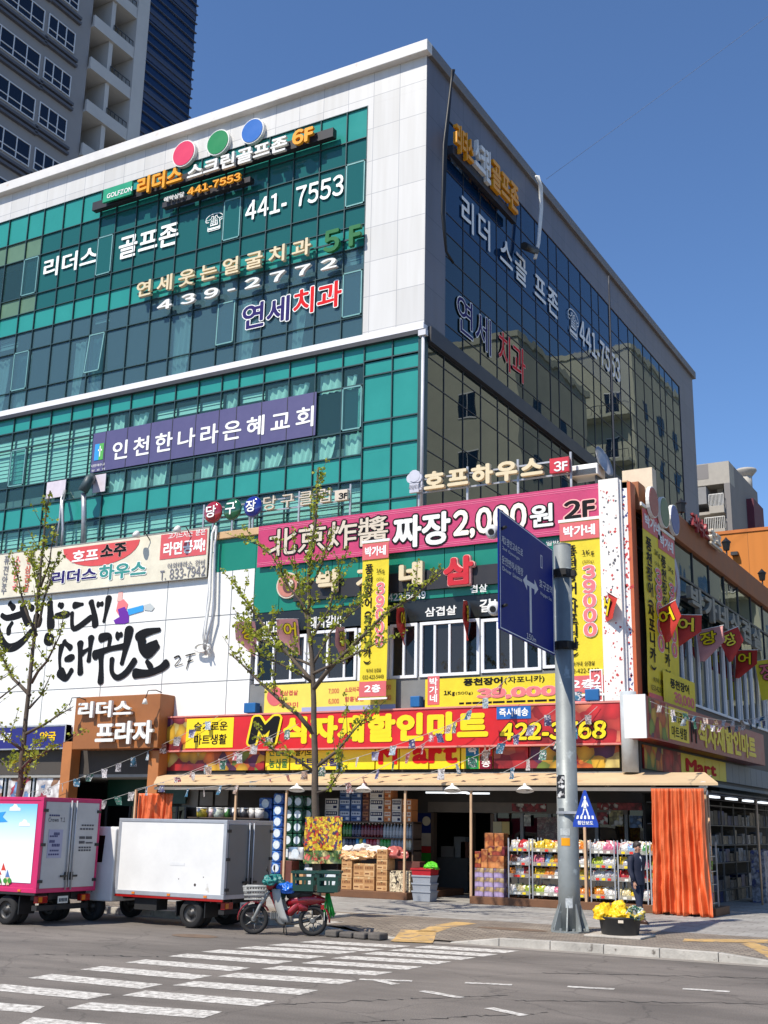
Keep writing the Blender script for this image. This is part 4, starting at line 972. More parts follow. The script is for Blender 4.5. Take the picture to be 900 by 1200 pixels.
for k in range(14): fr.box(mb, .22 + .042 * k, .06, .25 + .042 * k + .006 * (k % 3), .13, .002, .005)
mb.build('printed_line', I['black'], g)
for px, c in ((672, 1), (692, 2)):
    g, fr = panel('small_floor_sign', ('red 2F floor card half behind the traffic pole' if c == 1 else 'red 2F floor card beside the white corner column'), 'sign', (px, 826 - c * 2), (px + (17 if c == 1 else 14), 788 - c * 2), PF - .16 - .03 * c, m_rose, .01, frame=(I['white'], .03))
    wF('2층', (px + 3, 820 - c * 2), (px + 13, 794 - c * 2), PF - .175 - .03 * c, I['white'], g, vertical=True, off=.03)
# blue barrels / planter boxes on the sill
for px in ((292, 306), (486, 497), (690, 706)):
    a = F(px[0], 830, PF); b = F(px[1], 818, PF)
    tag(MB().box(a[0], b[0], PF - .3, PF - .02, 5.5, 5.82).build('sill_box', mat('box_blue', (20, 92, 150), .5, vary=.1), bevel=.02),
        {292: 'blue plastic box on the sill at the left end of the pale menu banner', 486: 'blue plastic box on the sill between the two yellow menu banners', 690: 'blue plastic box on the sill beside the white corner column'}[px[0]], 'box', 'blue boxes on the window sill')
# ---- supermarket sign
SF = 30.9
m_redsign = mat('sign_red', (200, 24, 30), .45, vary=.14, scale=1.2); m_signyel = mat('sign_yellow', (236, 206, 20), .4, vary=.04)
m_fruit = photo_print('fruit_print', [(206, 160, 40), (160, 30, 30), (190, 90, 30), (92, 40, 80), (120, 140, 50), (210, 190, 110), (226, 120, 40), (140, 40, 50)], 2.6)
m_meat = photo_print('pepper_print', [(176, 26, 34), (196, 40, 44), (210, 70, 60), (160, 20, 30), (216, 120, 90), (190, 34, 40)], 2.2)
fr = FF((178.6, 879), (726, 822), SF); x0, x1 = fr.o.x, fr.o.x + fr.w; z0, z1 = 4.36, 5.42
g = thing('supermarket_sign', 'long red supermarket sign with yellow hangul and phone number over the awning', 'sign', ((x0 + x1) / 2, SF, z0))
MB().box(x0, x1, SF, SF + .28, z0, z1).build('panel', m_redsign, g)
fb = MB(); fb.box(x0 - .03, x1 + .03, SF - .03, SF + .28, z1 + .002, z1 + .05); fb.box(x0 - .03, x1 + .03, SF - .03, SF + .28, z0 - .05, z0 - .002); fb.build('frame', mat('frame_redpale', (206, 130, 120), .5), g)
Xs = lambda px, py=850: F(px, py, SF)[0]
MB().box(x0 + .01, Xs(219), SF - .008, SF - .002, z0 + .02, z1 - .02).build('printed_panel', m_fruit, g); MB().box(Xs(618), x1 - .01, SF - .008, SF - .002, z0 + .02, z1 - .02).build('printed_panel', m_meat, g)
mb = MB(); mb.box(Xs(219), Xs(274), SF - .012, SF - .003, z0 + .06, z1 - .05); mb.build('printed_panel', m_signyel, g, bevel=.0)
S1 = SF - .016
wF('슬기로운', (227, 857), (267, 845), S1, I['black'], g, off=.02); wF('마트생활', (227, 873), (266, 860), S1, I['black'], g, off=.02)
wF('M', (290, 873), (323, 839), S1 - .02, I['black'], g, off=.06, slant=.22, outline=(m_signyel, .06))
wF('식자재할인마트', (331, 872), (572, 832), S1, m_signyel, g, off=.06, gap=.04)
patch((582, 843), (622, 827), S1, mat('sign_blue', (30, 96, 170), .4), g); wF('즉시배송', (585, 840), (619, 829), S1 - .01, I['white'], g, off=.025)
wF('422-3768', (585, 868), (709, 844), S1 - .012, m_signyel, g, off=.04, slant=.12, outline=(I['black'], .04))
# lower fascia strip, set back
LY = PF - .02; lz1, lz0 = 4.3, 3.72
g = thing('fascia_strip', 'strip of fruit photographs and yellow panels between the red sign and the awning', 'sign', (Xs(450), LY, lz0))
L_ = lambda px: F(px, 890, LY)[0]
for a, b, m_ in ((197, 311, m_fruit), (312, 340, m_signyel), (341, 400, m_signyel), (401, 440, m_signyel), (441, 468, m_signyel), (469, 503, m_signyel), (504, 540, m_signyel), (541, 578, m_signyel), (579, 620, m_meat), (621, 727, m_fruit)):
    MB().box(L_(a), L_(b) - .02, LY - .03, LY + .05, lz0, lz1).build('printed_panel', m_, g)
S2 = LY - .036
wF('신선한', (315, 886), (337, 876), S2, I['green'], g, off=.02); wF('농산물', (315, 900), (337, 889), S2, I['green'], g, off=.02); wF('슬기로운', (346, 886), (372, 876), S2, I['black'], g, off=.02); wF('마트', (346, 898), (370, 888), S2, I['navy'], g, off=.02); wF('생활', (374, 898), (396, 888), S2, I['navy'], g, off=.02)
wF('M', (443, 896), (466, 872), S2, I['red'], g, off=.05); wF('art', (483, 895), (536, 873), S2, I['red'], g, off=.05)
for k, (ch, c) in enumerate((('즉', (40, 110, 150)), ('시', (190, 40, 40)), ('배', (40, 140, 70)), ('송', (120, 30, 50)))):
    px = 546 + 16 * (k % 2); py = 886 if k < 2 else 901
    patch((px, py), (px + 15, py - 15), S2, ink(c), g, d=.002); wF(ch, (px + 2.5, py - 2), (px + 12.5, py - 12), S2 - .006, I['white'], g, off=.02)
# ---- plaza sign box and its entrance
g = thing('plaza_sign', 'brown box sign with white raised letters in two lines over the dark entrance', 'sign', (F(137, 880, PF)[0], PF - .6, F(137, 880, PF - .6)[1]))
m_brown = mat('brown_panel', (150, 92, 46), .55, vary=.12, scale=1)
fr = FF((84, 880), (196, 815), PF - .75); x0, x1, zb, zt2_ = fr.o.x, F(186, 850, PF - .75)[0], fr.o.z, F(140, 815, PF - .75)[1]
MB().box(x0, x1, PF - .75, PF - .01, zb + .05, zt2_).build('box', m_brown, g, bevel=.02)
wF('리더스', (93, 842), (157, 820), PF - .84, I['channel'], g, each='letter', depth=.1, off=.035); wF('프라자', (113, 873), (182, 844), PF - .84, I['channel'], g, each='letter', depth=.1, off=.035)
for px, py in ((88, 832), (177, 824)):
    p = onY(px, py, PF - .9); t = thing('gooseneck_lamp', 'small white gooseneck lamp on the brown plaza sign, %s' % ('toward the red sign' if px > 100 else 'beside the blue sign'), 'lamp', (p.x, PF - .75, p.z + .3))
    MB().tube([(p.x + .3, PF - .75, p.z + .35), (p.x + .3, PF - 1.05, p.z + .4), (p.x + .1, PF - 1.2, p.z + .38), (p.x, PF - 1.2, p.z + .1)], .018, 6).build('arm', m_dark, t)
    MB().lathe((p.x, PF - 1.2, p.z + .12), (0, 0, -1), [(0, .03), (.05, .06), (.18, .1)], 12).build('shade', I['channel'], t)
# ---- blue sign of the neighbouring shop
g, fr = panel('shop_sign', 'dark blue sign with white and yellow letters above the poster covered shop window', 'sign', (-45, 880), (78, 849), PF - .3, mat('sign_navy', (34, 34, 112), .4, vary=.06), .25, frame=(m_gal, .05))
wF('마트', (0, 870), (14, 858), PF - .315, I['white'], g, off=.03); wF('약국', (46, 868), (66, 857), PF - .315, I['yellow'], g, off=.03)
# ---- street side: supermarket box sign and lower strip, in shade
g = thing('supermarket_sign', 'shaded brown red supermarket box sign running along the street side', 'sign', (PX + .5, onX(800, 850, PX).y, 4.4))
xs0 = PX + .62; y0s = onX(757, 850, xs0).y; 
m_redshade = mat('sign_red_shaded', (150, 46, 40), .35, vary=.1)  # front sign's red with the side street's shade mixed into the colour
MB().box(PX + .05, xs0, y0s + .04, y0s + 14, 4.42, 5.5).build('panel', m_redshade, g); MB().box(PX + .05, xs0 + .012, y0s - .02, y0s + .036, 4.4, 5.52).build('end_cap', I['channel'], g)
fr = Fr((xs0, y0s, 4.42), (0, 1, 0), (0, 0, 1), 14, 1.08)
for (u0, u1, m_) in ((.02, .14, m_fruit), ): 
    m = MB(); fr.box(m, u0, .04, u1, .96, 0, .004); m.build('printed_panel', m_, g)
m = MB(); fr.box(m, .15, .1, .29, .92, 0, .006); m.build('printed_panel', m_signyel, g)
write(fr, '슬기로운', I['black'], g, (.165, .55, .275, .85), d=.008); write(fr, '마트생활', I['black'], g, (.165, .16, .275, .46), d=.008)
write(fr, '식자재할인마트', m_signyel, g, (.36, .1, .9, .85), d=.006, off=.05); write(fr, 'M', I['black'], g, (.305, .15, .35, .8), d=.006, off=.04)
g = thing('fascia_strip', 'shaded strip of yellow panels and fruit pictures under the side supermarket sign', 'sign', (PX + .03, PF + 5, 3.7))
y = PF + .4; k = 0
while y < PF + 16:
    MB().box(PX + .003, PX + .05, y, y + .88, 3.72, 4.35).build('printed_panel', (m_fruit, m_meat, m_signyel, m_signyel, m_signyel, mat('panel_grey', (120, 124, 130), .5), mat('panel_grey', (120, 124, 130), .5))[min(k // 2, 6)], g); y += .9; k += 1
fr = Fr((PX + .052, PF + 4, 3.78), (0, 1, 0), (0, 0, 1), 4.5, .5); write(fr, 'Mart', I['red'], g, (0.1, 0.1, .9, .9), d=.004, off=.05)
# discs, round emblem and letters along the side coping
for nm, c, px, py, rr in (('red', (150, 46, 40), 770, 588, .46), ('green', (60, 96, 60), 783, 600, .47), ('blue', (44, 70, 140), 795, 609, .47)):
    p = onX(px, py, PX + .5); t = thing('disc_sign', 'shaded %s disc standing edge-on along the street side roof' % nm, 'sign', (PX + .1, p.y, p.z), 'discs along the street side roof')
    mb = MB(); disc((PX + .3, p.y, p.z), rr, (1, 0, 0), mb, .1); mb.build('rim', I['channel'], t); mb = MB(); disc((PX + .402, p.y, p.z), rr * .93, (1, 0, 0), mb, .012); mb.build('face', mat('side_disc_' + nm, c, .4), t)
p = onX(790, 680, PX + .3); t = thing('disc_sign', 'grey swirl emblem disc on the shaded street side glass', 'sign', (PX, p.y, p.z)); mb = MB(); disc((PX + .02, p.y, p.z), .95, (1, 0, 0), mb, .2); mb.build('rim', mat('swirl_grey', (160, 160, 176), .5), t)
mb = MB(); disc((PX + .222, p.y, p.z), .6, (1, 0, 0), mb, .01); mb.build('swirl', mat('swirl_red', (140, 70, 80), .5), t); mb = MB(); disc((PX + .235, p.y + .1, p.z), .35, (1, 0, 0), mb, .01); mb.build('swirl', mat('swirl_grey', (160, 160, 176), .5), t)
g = thing('channel_letter_sign', 'small red and white raised letters along the brown street side coping', 'sign', (PX + .15, onX(830, 640, PX).y, Zc)); 
ya = onX(812, 600, PX + .3).y; yb = onX(846, 640, PX + .3).y
fr = Fr((PX + .2, ya, Zc - .15), (0, 1, 0), (0, 0, 1), yb - ya, .6)
write(fr, '리더스', mat('letter_maroon', (150, 44, 48), .5), g, (0, 0, .55, 1), each='letter', depth=.1, off=.03); write(fr, '호프', I['ivory'], g, (.6, 0, 1, 1), each='letter', depth=.1, off=.03)
m = MB(); fr.box(m, 0, .3, 1, .5, -.06, -.01); m.build('rail', m_dark, g)
g = thing('channel_letter_sign', 'pale raised restaurant letters standing out from the shaded street side glass', 'sign', (PX + .15, onX(840, 750, PX).y, 9.6))
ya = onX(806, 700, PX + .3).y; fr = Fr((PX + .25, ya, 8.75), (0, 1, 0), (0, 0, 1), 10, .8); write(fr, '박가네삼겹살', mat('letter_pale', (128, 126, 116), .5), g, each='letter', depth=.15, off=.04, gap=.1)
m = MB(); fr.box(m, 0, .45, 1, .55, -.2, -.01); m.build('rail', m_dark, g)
for i, (px, py) in enumerate(((798, 590), (851, 638), (893, 675))):
    p = onX(px, py, PX); t = thing('roof_lantern', 'small black lantern on the brown coping, %s' % ('above the blue disc', 'past the small red letters', 'nearest to the edge of the photo')[i], 'lantern', (PX, p.y, Zc + .1), 'black lanterns on the street side coping')
    MB().tube([(PX, p.y, Zc + .1), (PX, p.y, Zc + .35)], .03, 6).build('stem', m_dark, t)
    MB().lathe((PX, p.y, Zc + .35), (0, 0, 1), [(0, .06), (.02, .12), (.3, .17), (.31, .2), (.42, .08), (.5, .02)], 6, smooth=False).build('lamp_body', mat('lantern_black', (30, 30, 32), .4), t)
# side menu banner and pennants
fr = FR((777, 828), (816, 826), PX + .3); y0 = onX(777, 800, PX + .3).y; y1 = onX(815, 830, PX + .3).y
fr = Fr((PX + .3, y0, 5.55), (0, 1, 0), (0, 0, 1), y1 - y0, .95); g = thing('menu_banner', 'shaded yellow menu banner on the street side above the side sign', 'banner', fr.p(.5, 0)); m = MB(); fr.slab(m, .01); m.build('panel', m_yel, g); write(fr, '풍천장어', I['black'], g, (.2, .55, .8, .85), d=.014, off=.04); write(fr, '39,000', I['pink'], g, (.3, .1, .95, .48), d=.014, off=.05)
# pennants on short poles
def pennant(label, P0, tip, w, kind, ch='어'):
    """small flag hanging from a short pole that leans out from the wall at P0"""
    t = thing('pennant_flag', label, 'flag', P0, 'eel pennants along the shop fronts')
    P0 = Vector(P0); tip = Vector(tip)
    MB().tube([P0, tip], .012, 6).build('pole', I['channel'], t)
    d = (tip - P0); U = d.normalized(); dn = Vector((0, 0, -1)); dn = (dn - U * dn.dot(U)).normalized()
    L_ = d.length; rows = []
    m = {'red': mat('flag_red', (190, 50, 40), .6, vary=.08), 'pink': mat('flag_pink', (214, 150, 146), .6, vary=.1), 'yellow': m_yel}[kind]
    nrm = U.cross(dn)
    for i in range(9):
        f = i / 8; ww = L_ * (.92 if kind == 'yellow' or i < 5 else .92 * (1 - (f - .5) * 1.7))
        rows.append([P0 + U * (L_ * .05 + ww * j / 4) + dn * (w * f) + nrm * .04 * math.sin(f * 4 + j * .8) for j in range(5)])
    MB().grid(rows).build('cloth', m, t)
    o = P0 + U * (L_ * .18) + dn * (w * .52); 
    for s_ in (1, -1):
        fr = Fr(o + (U * L_ * .55 if s_ < 0 else U * 0), U * s_, -dn, L_ * .55, w * .42)
        write(fr, ch, m_signyel if kind != 'yellow' else m_rose, t, d=.055, off=.025, outline=(I['black'], .035))
YP = PF - .05
for i, (px, py, dx, k, ch, lab) in enumerate(((300, 728, -.35, 'pink', '장', 'pink pennant at the outer left branches of the ginkgo'), (350, 725, -.4, 'pink', '어', 'pink pennant over the middle of the ginkgo crown'), (404, 735, .1, 'pink', '장', 'faded pink pennant just left of the long yellow banner'),
       (474, 712, .12, 'red', '어', 'red pennant just right of the long yellow banner'), (548, 705, .2, 'red', '장', 'red pennant between the white windows left of the blue road sign'), (703, 688, .75, 'red', '어', 'red pennant jutting out in front of the white corner column'))):
    x, z = F(px, py, YP); pennant(lab, (x, YP, z), (x + dx, YP - .7, z - (.1 if px != 703 else .5)), 1.15, k, ch)
for i, (px, py, k, ch, lab) in enumerate(((766, 718, 'red', '어', 'red pennant right beside the narrow yellow banners on the street side'), (790, 720, 'red', '어', 'broad red pennant over the white mullioned side windows'), (815, 740, 'pink', '장', 'pink pennant on the shaded street side between two red ones'), (840, 745, 'red', '장', 'long red pennant in the middle of the shaded street side'), (862, 762, 'red', '어', 'folded red pennant behind the long red one on the street side'), (884, 775, 'yellow', '장', 'big yellow flag at the edge of the photo on the street side'))):
    p = onX(px, py, PX + .1); pennant(lab, (PX + .05, p.y, p.z), (PX + .8 + .12 * (i % 3), p.y - .15 + .3 * (i % 2), p.z + (.3, -.05, .12)[i % 3]), 1.0 if k != 'yellow' else 1.5, k, ch)
# air conditioner and dish on the corner roof
p = onY(668, 563, PF + .8); q = onY(704, 545, PF + .8)
t = thing('air_conditioner', 'white air conditioner casing on the roof edge beside the red 3F box', 'air conditioner', ((p.x + q.x) / 2, PF + .8, Zc - .3)); MB().box(p.x, q.x, PF + .5, PF + 1.2, p.z, q.z).build('casing', I['channel'], t, bevel=.03)
mb = MB()
for k in range(6): mb.box(p.x + .05, q.x - .05, PF + .485, PF + .498, p.z + .03 + .03 * k, p.z + .042 + .03 * k)
mb.build('grille', m_dark, t); MB().box(p.x + .06, p.x + .12, PF + .6, PF + 1.1, Zc - .32, p.z).box(q.x - .12, q.x - .06, PF + .6, PF + 1.1, Zc - .32, p.z).build('feet', m_dark, t)
p = onY(703, 543, PF + 1.); t = thing('satellite_dish', 'small tilted satellite dish behind the white roof air conditioner', 'satellite dish', (p.x, PF + 1., Zc - .3))
MB().tube([(p.x, PF + 1., Zc - .32), (p.x, PF + 1., p.z - .15)], .03, 6).build('mast', m_gal, t); MB().lathe((p.x, PF + 1., p.z), (.95, -.1, .3), [(0, .02), (.03, .2), (.09, .38), (.16, .5), (.15, .49), (.08, .36), (.02, .19), (-.0, .01)], 20, capends=False).build('dish', m_gal, t)
p = onY(748, 553, PF + 1.5); tag(MB().box(p.x - .4, p.x + .5, PF + 1.2, PF + 1.6, Zc - .3, p.z).build('roof_board', mat('roof_board_cream', (214, 196, 170), .7)), 'cream board standing on the corner roof behind the white column', 'board')
# ================================================================ SHOP FRONT
AY0, AY1 = 31.0, 29.55
xa, xb = F(185, 908, AY0)[0], F(826, 908, AY0)[0]; xa1, xb1 = F(180, 920, AY1)[0], F(841, 912, AY1)[0]
zA0, zA1 = 3.58, 3.26
m_awn = mat('awning_tan', (200, 172, 134), .7, vary=.12, scale=1.4, bump=.2, spots=((168, 130, 92), 1.1, .66))
m_post = mat('post_tan', (196, 160, 124), .6, vary=.15, scale=4)
aw = thing('shop_awning', 'long tan awning on thin posts over the shop front, under the fruit pictures', 'awning', ((xa + xb) / 2, AY1, .15))
mb = MB(); mb.add([(xa, AY0, zA0), (xa1, AY1, zA1), (xb1, AY1, zA1), (xb, AY0, zA0), (xa, AY0, zA0 - .05), (xa1, AY1, zA1 - .06), (xb1, AY1, zA1 - .06), (xb, AY0, zA0 - .05)],
    [(0, 1, 2, 3), (7, 6, 5, 4), (1, 5, 6, 2), (0, 4, 5, 1), (2, 6, 7, 3), (3, 7, 4, 0)]); mb.build('roof_sheet', m_awn, aw)
mb = MB(); mb.box(xa1, xb1 - .3, AY1 + .04, AY1 + .1, zA1 - .2, zA1 - .11)
x = xa1 + .3
while x < xb1 - .3: mb.add([(x, AY1 + .1, zA1 - .18), (x + .05, AY1 + .1, zA1 - .18), (x + .05, AY0, zA0 - .13), (x, AY0, zA0 - .13), (x, AY1 + .1, zA1 - .12), (x + .05, AY1 + .1, zA1 - .12), (x + .05, AY0, zA0 - .07), (x, AY0, zA0 - .07)], [(3, 2, 1, 0), (4, 5, 6, 7), (0, 1, 5, 4), (1, 2, 6, 5), (2, 3, 7, 6), (3, 0, 4, 7)]); x += 1.2
mb.build('frame', mat('awning_frame', (120, 112, 104), .6, vary=.15), aw)
for px in (153, 272, 332, 473, 551, 685, 829):
    x = F(px, 1000, AY1 + .07)[0]; MB().box(x - .03, x + .03, AY1 + .1, AY1 + .16, .15, zA1 - .2).build('post', m_post, aw)
m_lampw = emit('lamp_white', (235, 238, 240), .5)
for i, px in enumerate((348, 426, 530, 615)):
    p = onY(px, 922, AY1 - .1); t = thing('awning_lamp', 'white dish lamp clipped under the awning edge, %s' % ('left of the ginkgo trunk', 'over the bottle shelves', 'over the shop door', 'left of the traffic pole')[i], 'lamp', (p.x, AY1 - .1, zA1 - .2), 'white dish lamps under the awning edge')
    MB().lathe((p.x, AY1 - .1, zA1 - .02), (.1, -.2, -1), [(0, .03), (.06, .05), (.12, .16), (.2, .24)], 14, capends=False).build('shade', I['channel'], t)
    MB().tube([(p.x, AY1 + .07, zA1 - .1), (p.x, AY1 - .08, zA1 - .05)], .015, 6).build('clip', m_dark, t)
for i, (px, py, Y) in enumerate(((535, 929, 31.5), (560, 930, 32.), (512, 929, 32.4))):
    p = onY(px, py, Y); t = thing('tube_lamp', 'lit white tube lamp under the awning ceiling, %s' % ('first', 'right hand', 'far left')[i] + ' of three over the door', 'lamp', (p.x, Y, p.z))
    MB().box(p.x - .35, p.x + .35, Y - .06, Y + .06, p.z - .02, p.z + .03).build('tube', emit('tube_white', (240, 246, 250), 1.1), t); MB().box(p.x - .02, p.x + .02, Y - .02, Y + .02, p.z + .03, Zs - .1).build('hanger', m_dark, t)
# ---- shop wall set back under the upper floor
SY = 33.3
m_wall = mat('shop_wall_dark', (74, 70, 66), .7, vary=.2)
dl, dr = F(507, 1000, SY)[0], F(578, 1000, SY)[0]; dt = F(540, 953, SY)[1]; lt = F(540, 940, SY)[1]
sw = thing('storefront', 'dark shop wall with an open doorway and taped posters under the awning', 'storefront', ((dl + dr) / 2, SY, .15))
xw0 = F(196, 1000, SY)[0]
MB().box(xw0, dl, SY, SY + .2, .15, Zs - .1).box(dr, PX - .3, SY, SY + .2, .15, 1.0).box(dr, PX - .3, SY, SY + .2, lt, Zs - .1).box(dl, dr, SY, SY + .2, lt + .002, Zs - .1).build('wall', m_wall, sw)
MB().box(dl - .15, PX - 1, SY - .05, SY - .004, dt + .02, lt).build('lintel', mat('lintel_grey', (120, 110, 100), .6, vary=.15), sw)
for a, b in ((dl - .05, dl + .06), (dr - .06, dr + .05), (F(551, 1000, SY)[0], F(555, 1000, SY)[0])): MB().box(a, b, SY - .06, SY + .16, .15, dt).build('door_post', mat('door_frame_brown', (96, 76, 60), .5), sw)
wl = [F(p, 1000, SY)[0] for p in (580, 612, 645, 662, 700, 735, 757)]
for i in range(len(wl) - 1): MB().box(wl[i] + .05, wl[i + 1] - .05, SY + .05, SY + .07, 1.05, lt - .05).build('glazing', m_pglass2 if i != 3 else m_pglass, sw)
fb = MB()
for x in wl: fb.box(x - .048, x + .048, SY - .02, SY + .12, 1.0, lt)
fb.build('window_frame', mat('frame_grey', (130, 128, 124), .5), sw)
MB().box(xw0, PX - .5, 40, 40.2, .15, Zs - .1).box(xw0 - .2, xw0, SY, 40, .15, Zs - .1).build('back_wall', mat('shop_inside', (70, 64, 58), .8), sw)
MB().box(dl - 3, PX - .6, SY + .2, 40, .15, .17).build('shop_floor', mat('shop_floor', (96, 90, 82), .5), sw)
MB().box(F(512, 1020, 35)[0], F(548, 1020, 35)[0], 35, 35.6, .17, 1.15).build('counter', mat('counter_grey', (110, 106, 100), .5), sw)
for i, (px, w_, z0, z1) in enumerate(((520, .5, 1.16, 1.5), (535, .4, 1.16, 1.8), (543, .35, 1.16, 1.65))):
    x = F(px, 1000, 35.3)[0]; MB().box(x, x + w_, 35.1, 35.5, z0, z1).build('counter_clutter', mat('clutter_%d' % i, ((150, 140, 130), (170, 166, 160), (140, 90, 70))[i], .6), sw)
def poster(px0, py0, px1, py1, c, name='poster'):
    fr = FF((px0, py0), (px1, py1), SY - .065); m = MB(); fr.slab(m, .01); return fr, m.build(name, c, sw)
fr, o = poster(488, 976, 505, 953, ink((30, 44, 96))); mb = MB(); disc(fr.p(.7, .6, .012), .14, fr.N, mb, .004); mb.build('printed_disc', I['cream'], o, local=False)
poster(489, 991, 505, 976.5, mat('poster_tan', (190, 172, 146), .7)); poster(488, 999, 505, 992, ink((176, 40, 40))); poster(487, 1014, 505, 1000, ink((50, 136, 36)))
poster(578, 978, 588, 963, mat('notice_cream', (196, 180, 140), .7)); poster(588.5, 978, 597, 963, mat('notice_cream2', (204, 176, 110), .7)); poster(630, 985, 654, 958, photo_print('lattice_print', [(120, 104, 92), (150, 132, 116), (134, 96, 86)], 14))
poster(213, 946, 233, 925, mat('notice_grey', (150, 146, 138), .7)); poster(234, 944, 250, 928, mat('notice_grey', (150, 146, 138), .7)); poster(252, 944, 268, 926, mat('notice_grey', (150, 146, 138), .7))
for px0, py0, px1, py1, c in ((614, 968, 622, 955, (190, 186, 170)), (700, 966, 712, 952, (170, 60, 60)), (714, 968, 730, 950, (196, 180, 120)), (738, 970, 752, 956, (90, 120, 160)), (664, 970, 668, 955, (200, 190, 170)), (600, 951, 640, 942, (150, 40, 44)), (700, 949, 752, 941, (44, 90, 60))): poster(px0, py0, px1, py1, photo_print('notice_%d' % px0, [c, c, tuple(v * .7 for v in c), c, (210, 204, 190)], 9, chunk=.5))
# ---- platforms carrying the goods
GY = 29.75
m_plat = mat('platform_brown', (110, 74, 48), .7, vary=.2, scale=2, bump=.3)
gz = .34
X_ = lambda px, Y=GY, py=1010: F(px, py, Y)[0]
Z_ = lambda px, py, Y=GY: F(px, py, Y)[1]
p1 = tag(MB().box(X_(330), X_(480), GY - .15, SY - .1, .15, gz).build('goods_platform', m_plat, bevel=.01), 'brown wooden platform under the bottle shelves and brown cartons', 'platform')
p2 = tag(MB().box(X_(553), X_(838), GY - .15, GY + 1.2, .15, gz).build('goods_platform', m_plat, bevel=.01), 'brown wooden platform under the snack racks right of the door', 'platform')
p3 = tag(MB().box(X_(330) - 6, X_(330) - .01, GY + .1, SY - .1, .15, gz).build('goods_platform', m_plat, bevel=.01), 'wooden platform behind the white box truck', 'platform')
# ---- snack racks
m_wire = mat('rack_chrome', (190, 190, 192), .35, metal=.6, vary=.1)
m_acr = glass('acrylic_front', (225, 228, 226), 1.3, base=(210, 205, 196), mixv=.25)
tiers = [Z_(640, y) for y in (1049.5, 1029, 1014.5, 998)]
bounds = [594, 622, 662, 690, 722, 760, 797, 834]
rack_names = ['first rack right of the purple cartons', 'second rack from the purple cartons', 'rack hidden by the grey traffic pole', 'rack just right of the grey traffic pole', 'rack behind the black tub', 'rack behind the man in the suit', 'rack next to the orange curtain']
BAGC = [('white', (222, 220, 214)), ('yellow', (228, 190, 40)), ('red', (190, 36, 40)), ('orange', (222, 130, 40)), ('pink', (214, 110, 140)), ('green', (70, 150, 70)), ('cream', (226, 210, 160)), ('brown', (120, 70, 46)), ('pale blue', (140, 180, 214)), ('lime', (176, 196, 60)), ('silver', (186, 186, 192))]
def mk_bag(w, h, d):
    """pillow packet: swollen in the middle, crimped along both ends"""
    n, k = 6, 4; rows = []; back = []
    for i in range(n + 1):
        f = i / n; s = math.sin(math.pi * min(1, max(0, (f - .08) / .84))) ** .5 if .08 < f < .92 else 0
        rows.append([((j / k - .5) * w * (1 - .06 * s), -d * .5 * s * math.sin(math.pi * j / k) - .004, f * h) for j in range(k + 1)])
        back.append([((j / k - .5) * w * (1 - .06 * s), d * .5 * s * math.sin(math.pi * j / k) + .004, f * h) for j in range(k + 1)][::-1])
    return rows, back
bag_meshes = {}
def bag_mesh(nm, c, seed):
    k = (nm, seed)
    if k in bag_meshes: return bag_meshes[k]
    r, b = mk_bag(.19 + .03 * (seed % 2), .23 + .02 * seed, .1); mb = MB(); mb.grid(r); mb.grid(b)
    m1 = photo_print('packet_%s_%d' % (nm.replace(' ', '_'), seed), [c, c, c, tuple(min(255, v * 1.1 + 20) for v in c), c, ((230, 226, 220), (200, 40, 44), (240, 210, 60))[seed % 3]], 9 + seed * 2, rough=.3, chunk=3)
    o = mb.build('snack_packet', m1); me = o.data; bpy.data.objects.remove(o); bag_meshes[k] = me; return me
TIERN = ['bottom', 'second lowest', 'third', 'top']
palette = {0: {3: [0, 2, 0], 2: [7, 10, 0], 1: [3, 0, 2], 0: [0, 6, 9]}, 1: {3: [1, 1, 6], 2: [4, 3, 3], 1: [1, 3, 0], 0: [9, 0, 4]}, 2: {3: [6, 3], 2: [3, 0], 1: [0, 1], 0: [0, 3]}, 3: {3: [0, 4], 2: [9, 0], 1: [0, 10], 0: [3, 0]},
           4: {3: [0, 8, 0], 2: [1, 9, 4], 1: [2, 0, 2], 0: [6, 1, 0]}, 5: {3: [3, 0, 6], 2: [9, 1], 1: [5, 5, 0], 0: [4, 4, 0]}, 6: {3: [1, 5, 0], 2: [0, 9], 1: [8, 0], 0: [8, 0, 4]}}
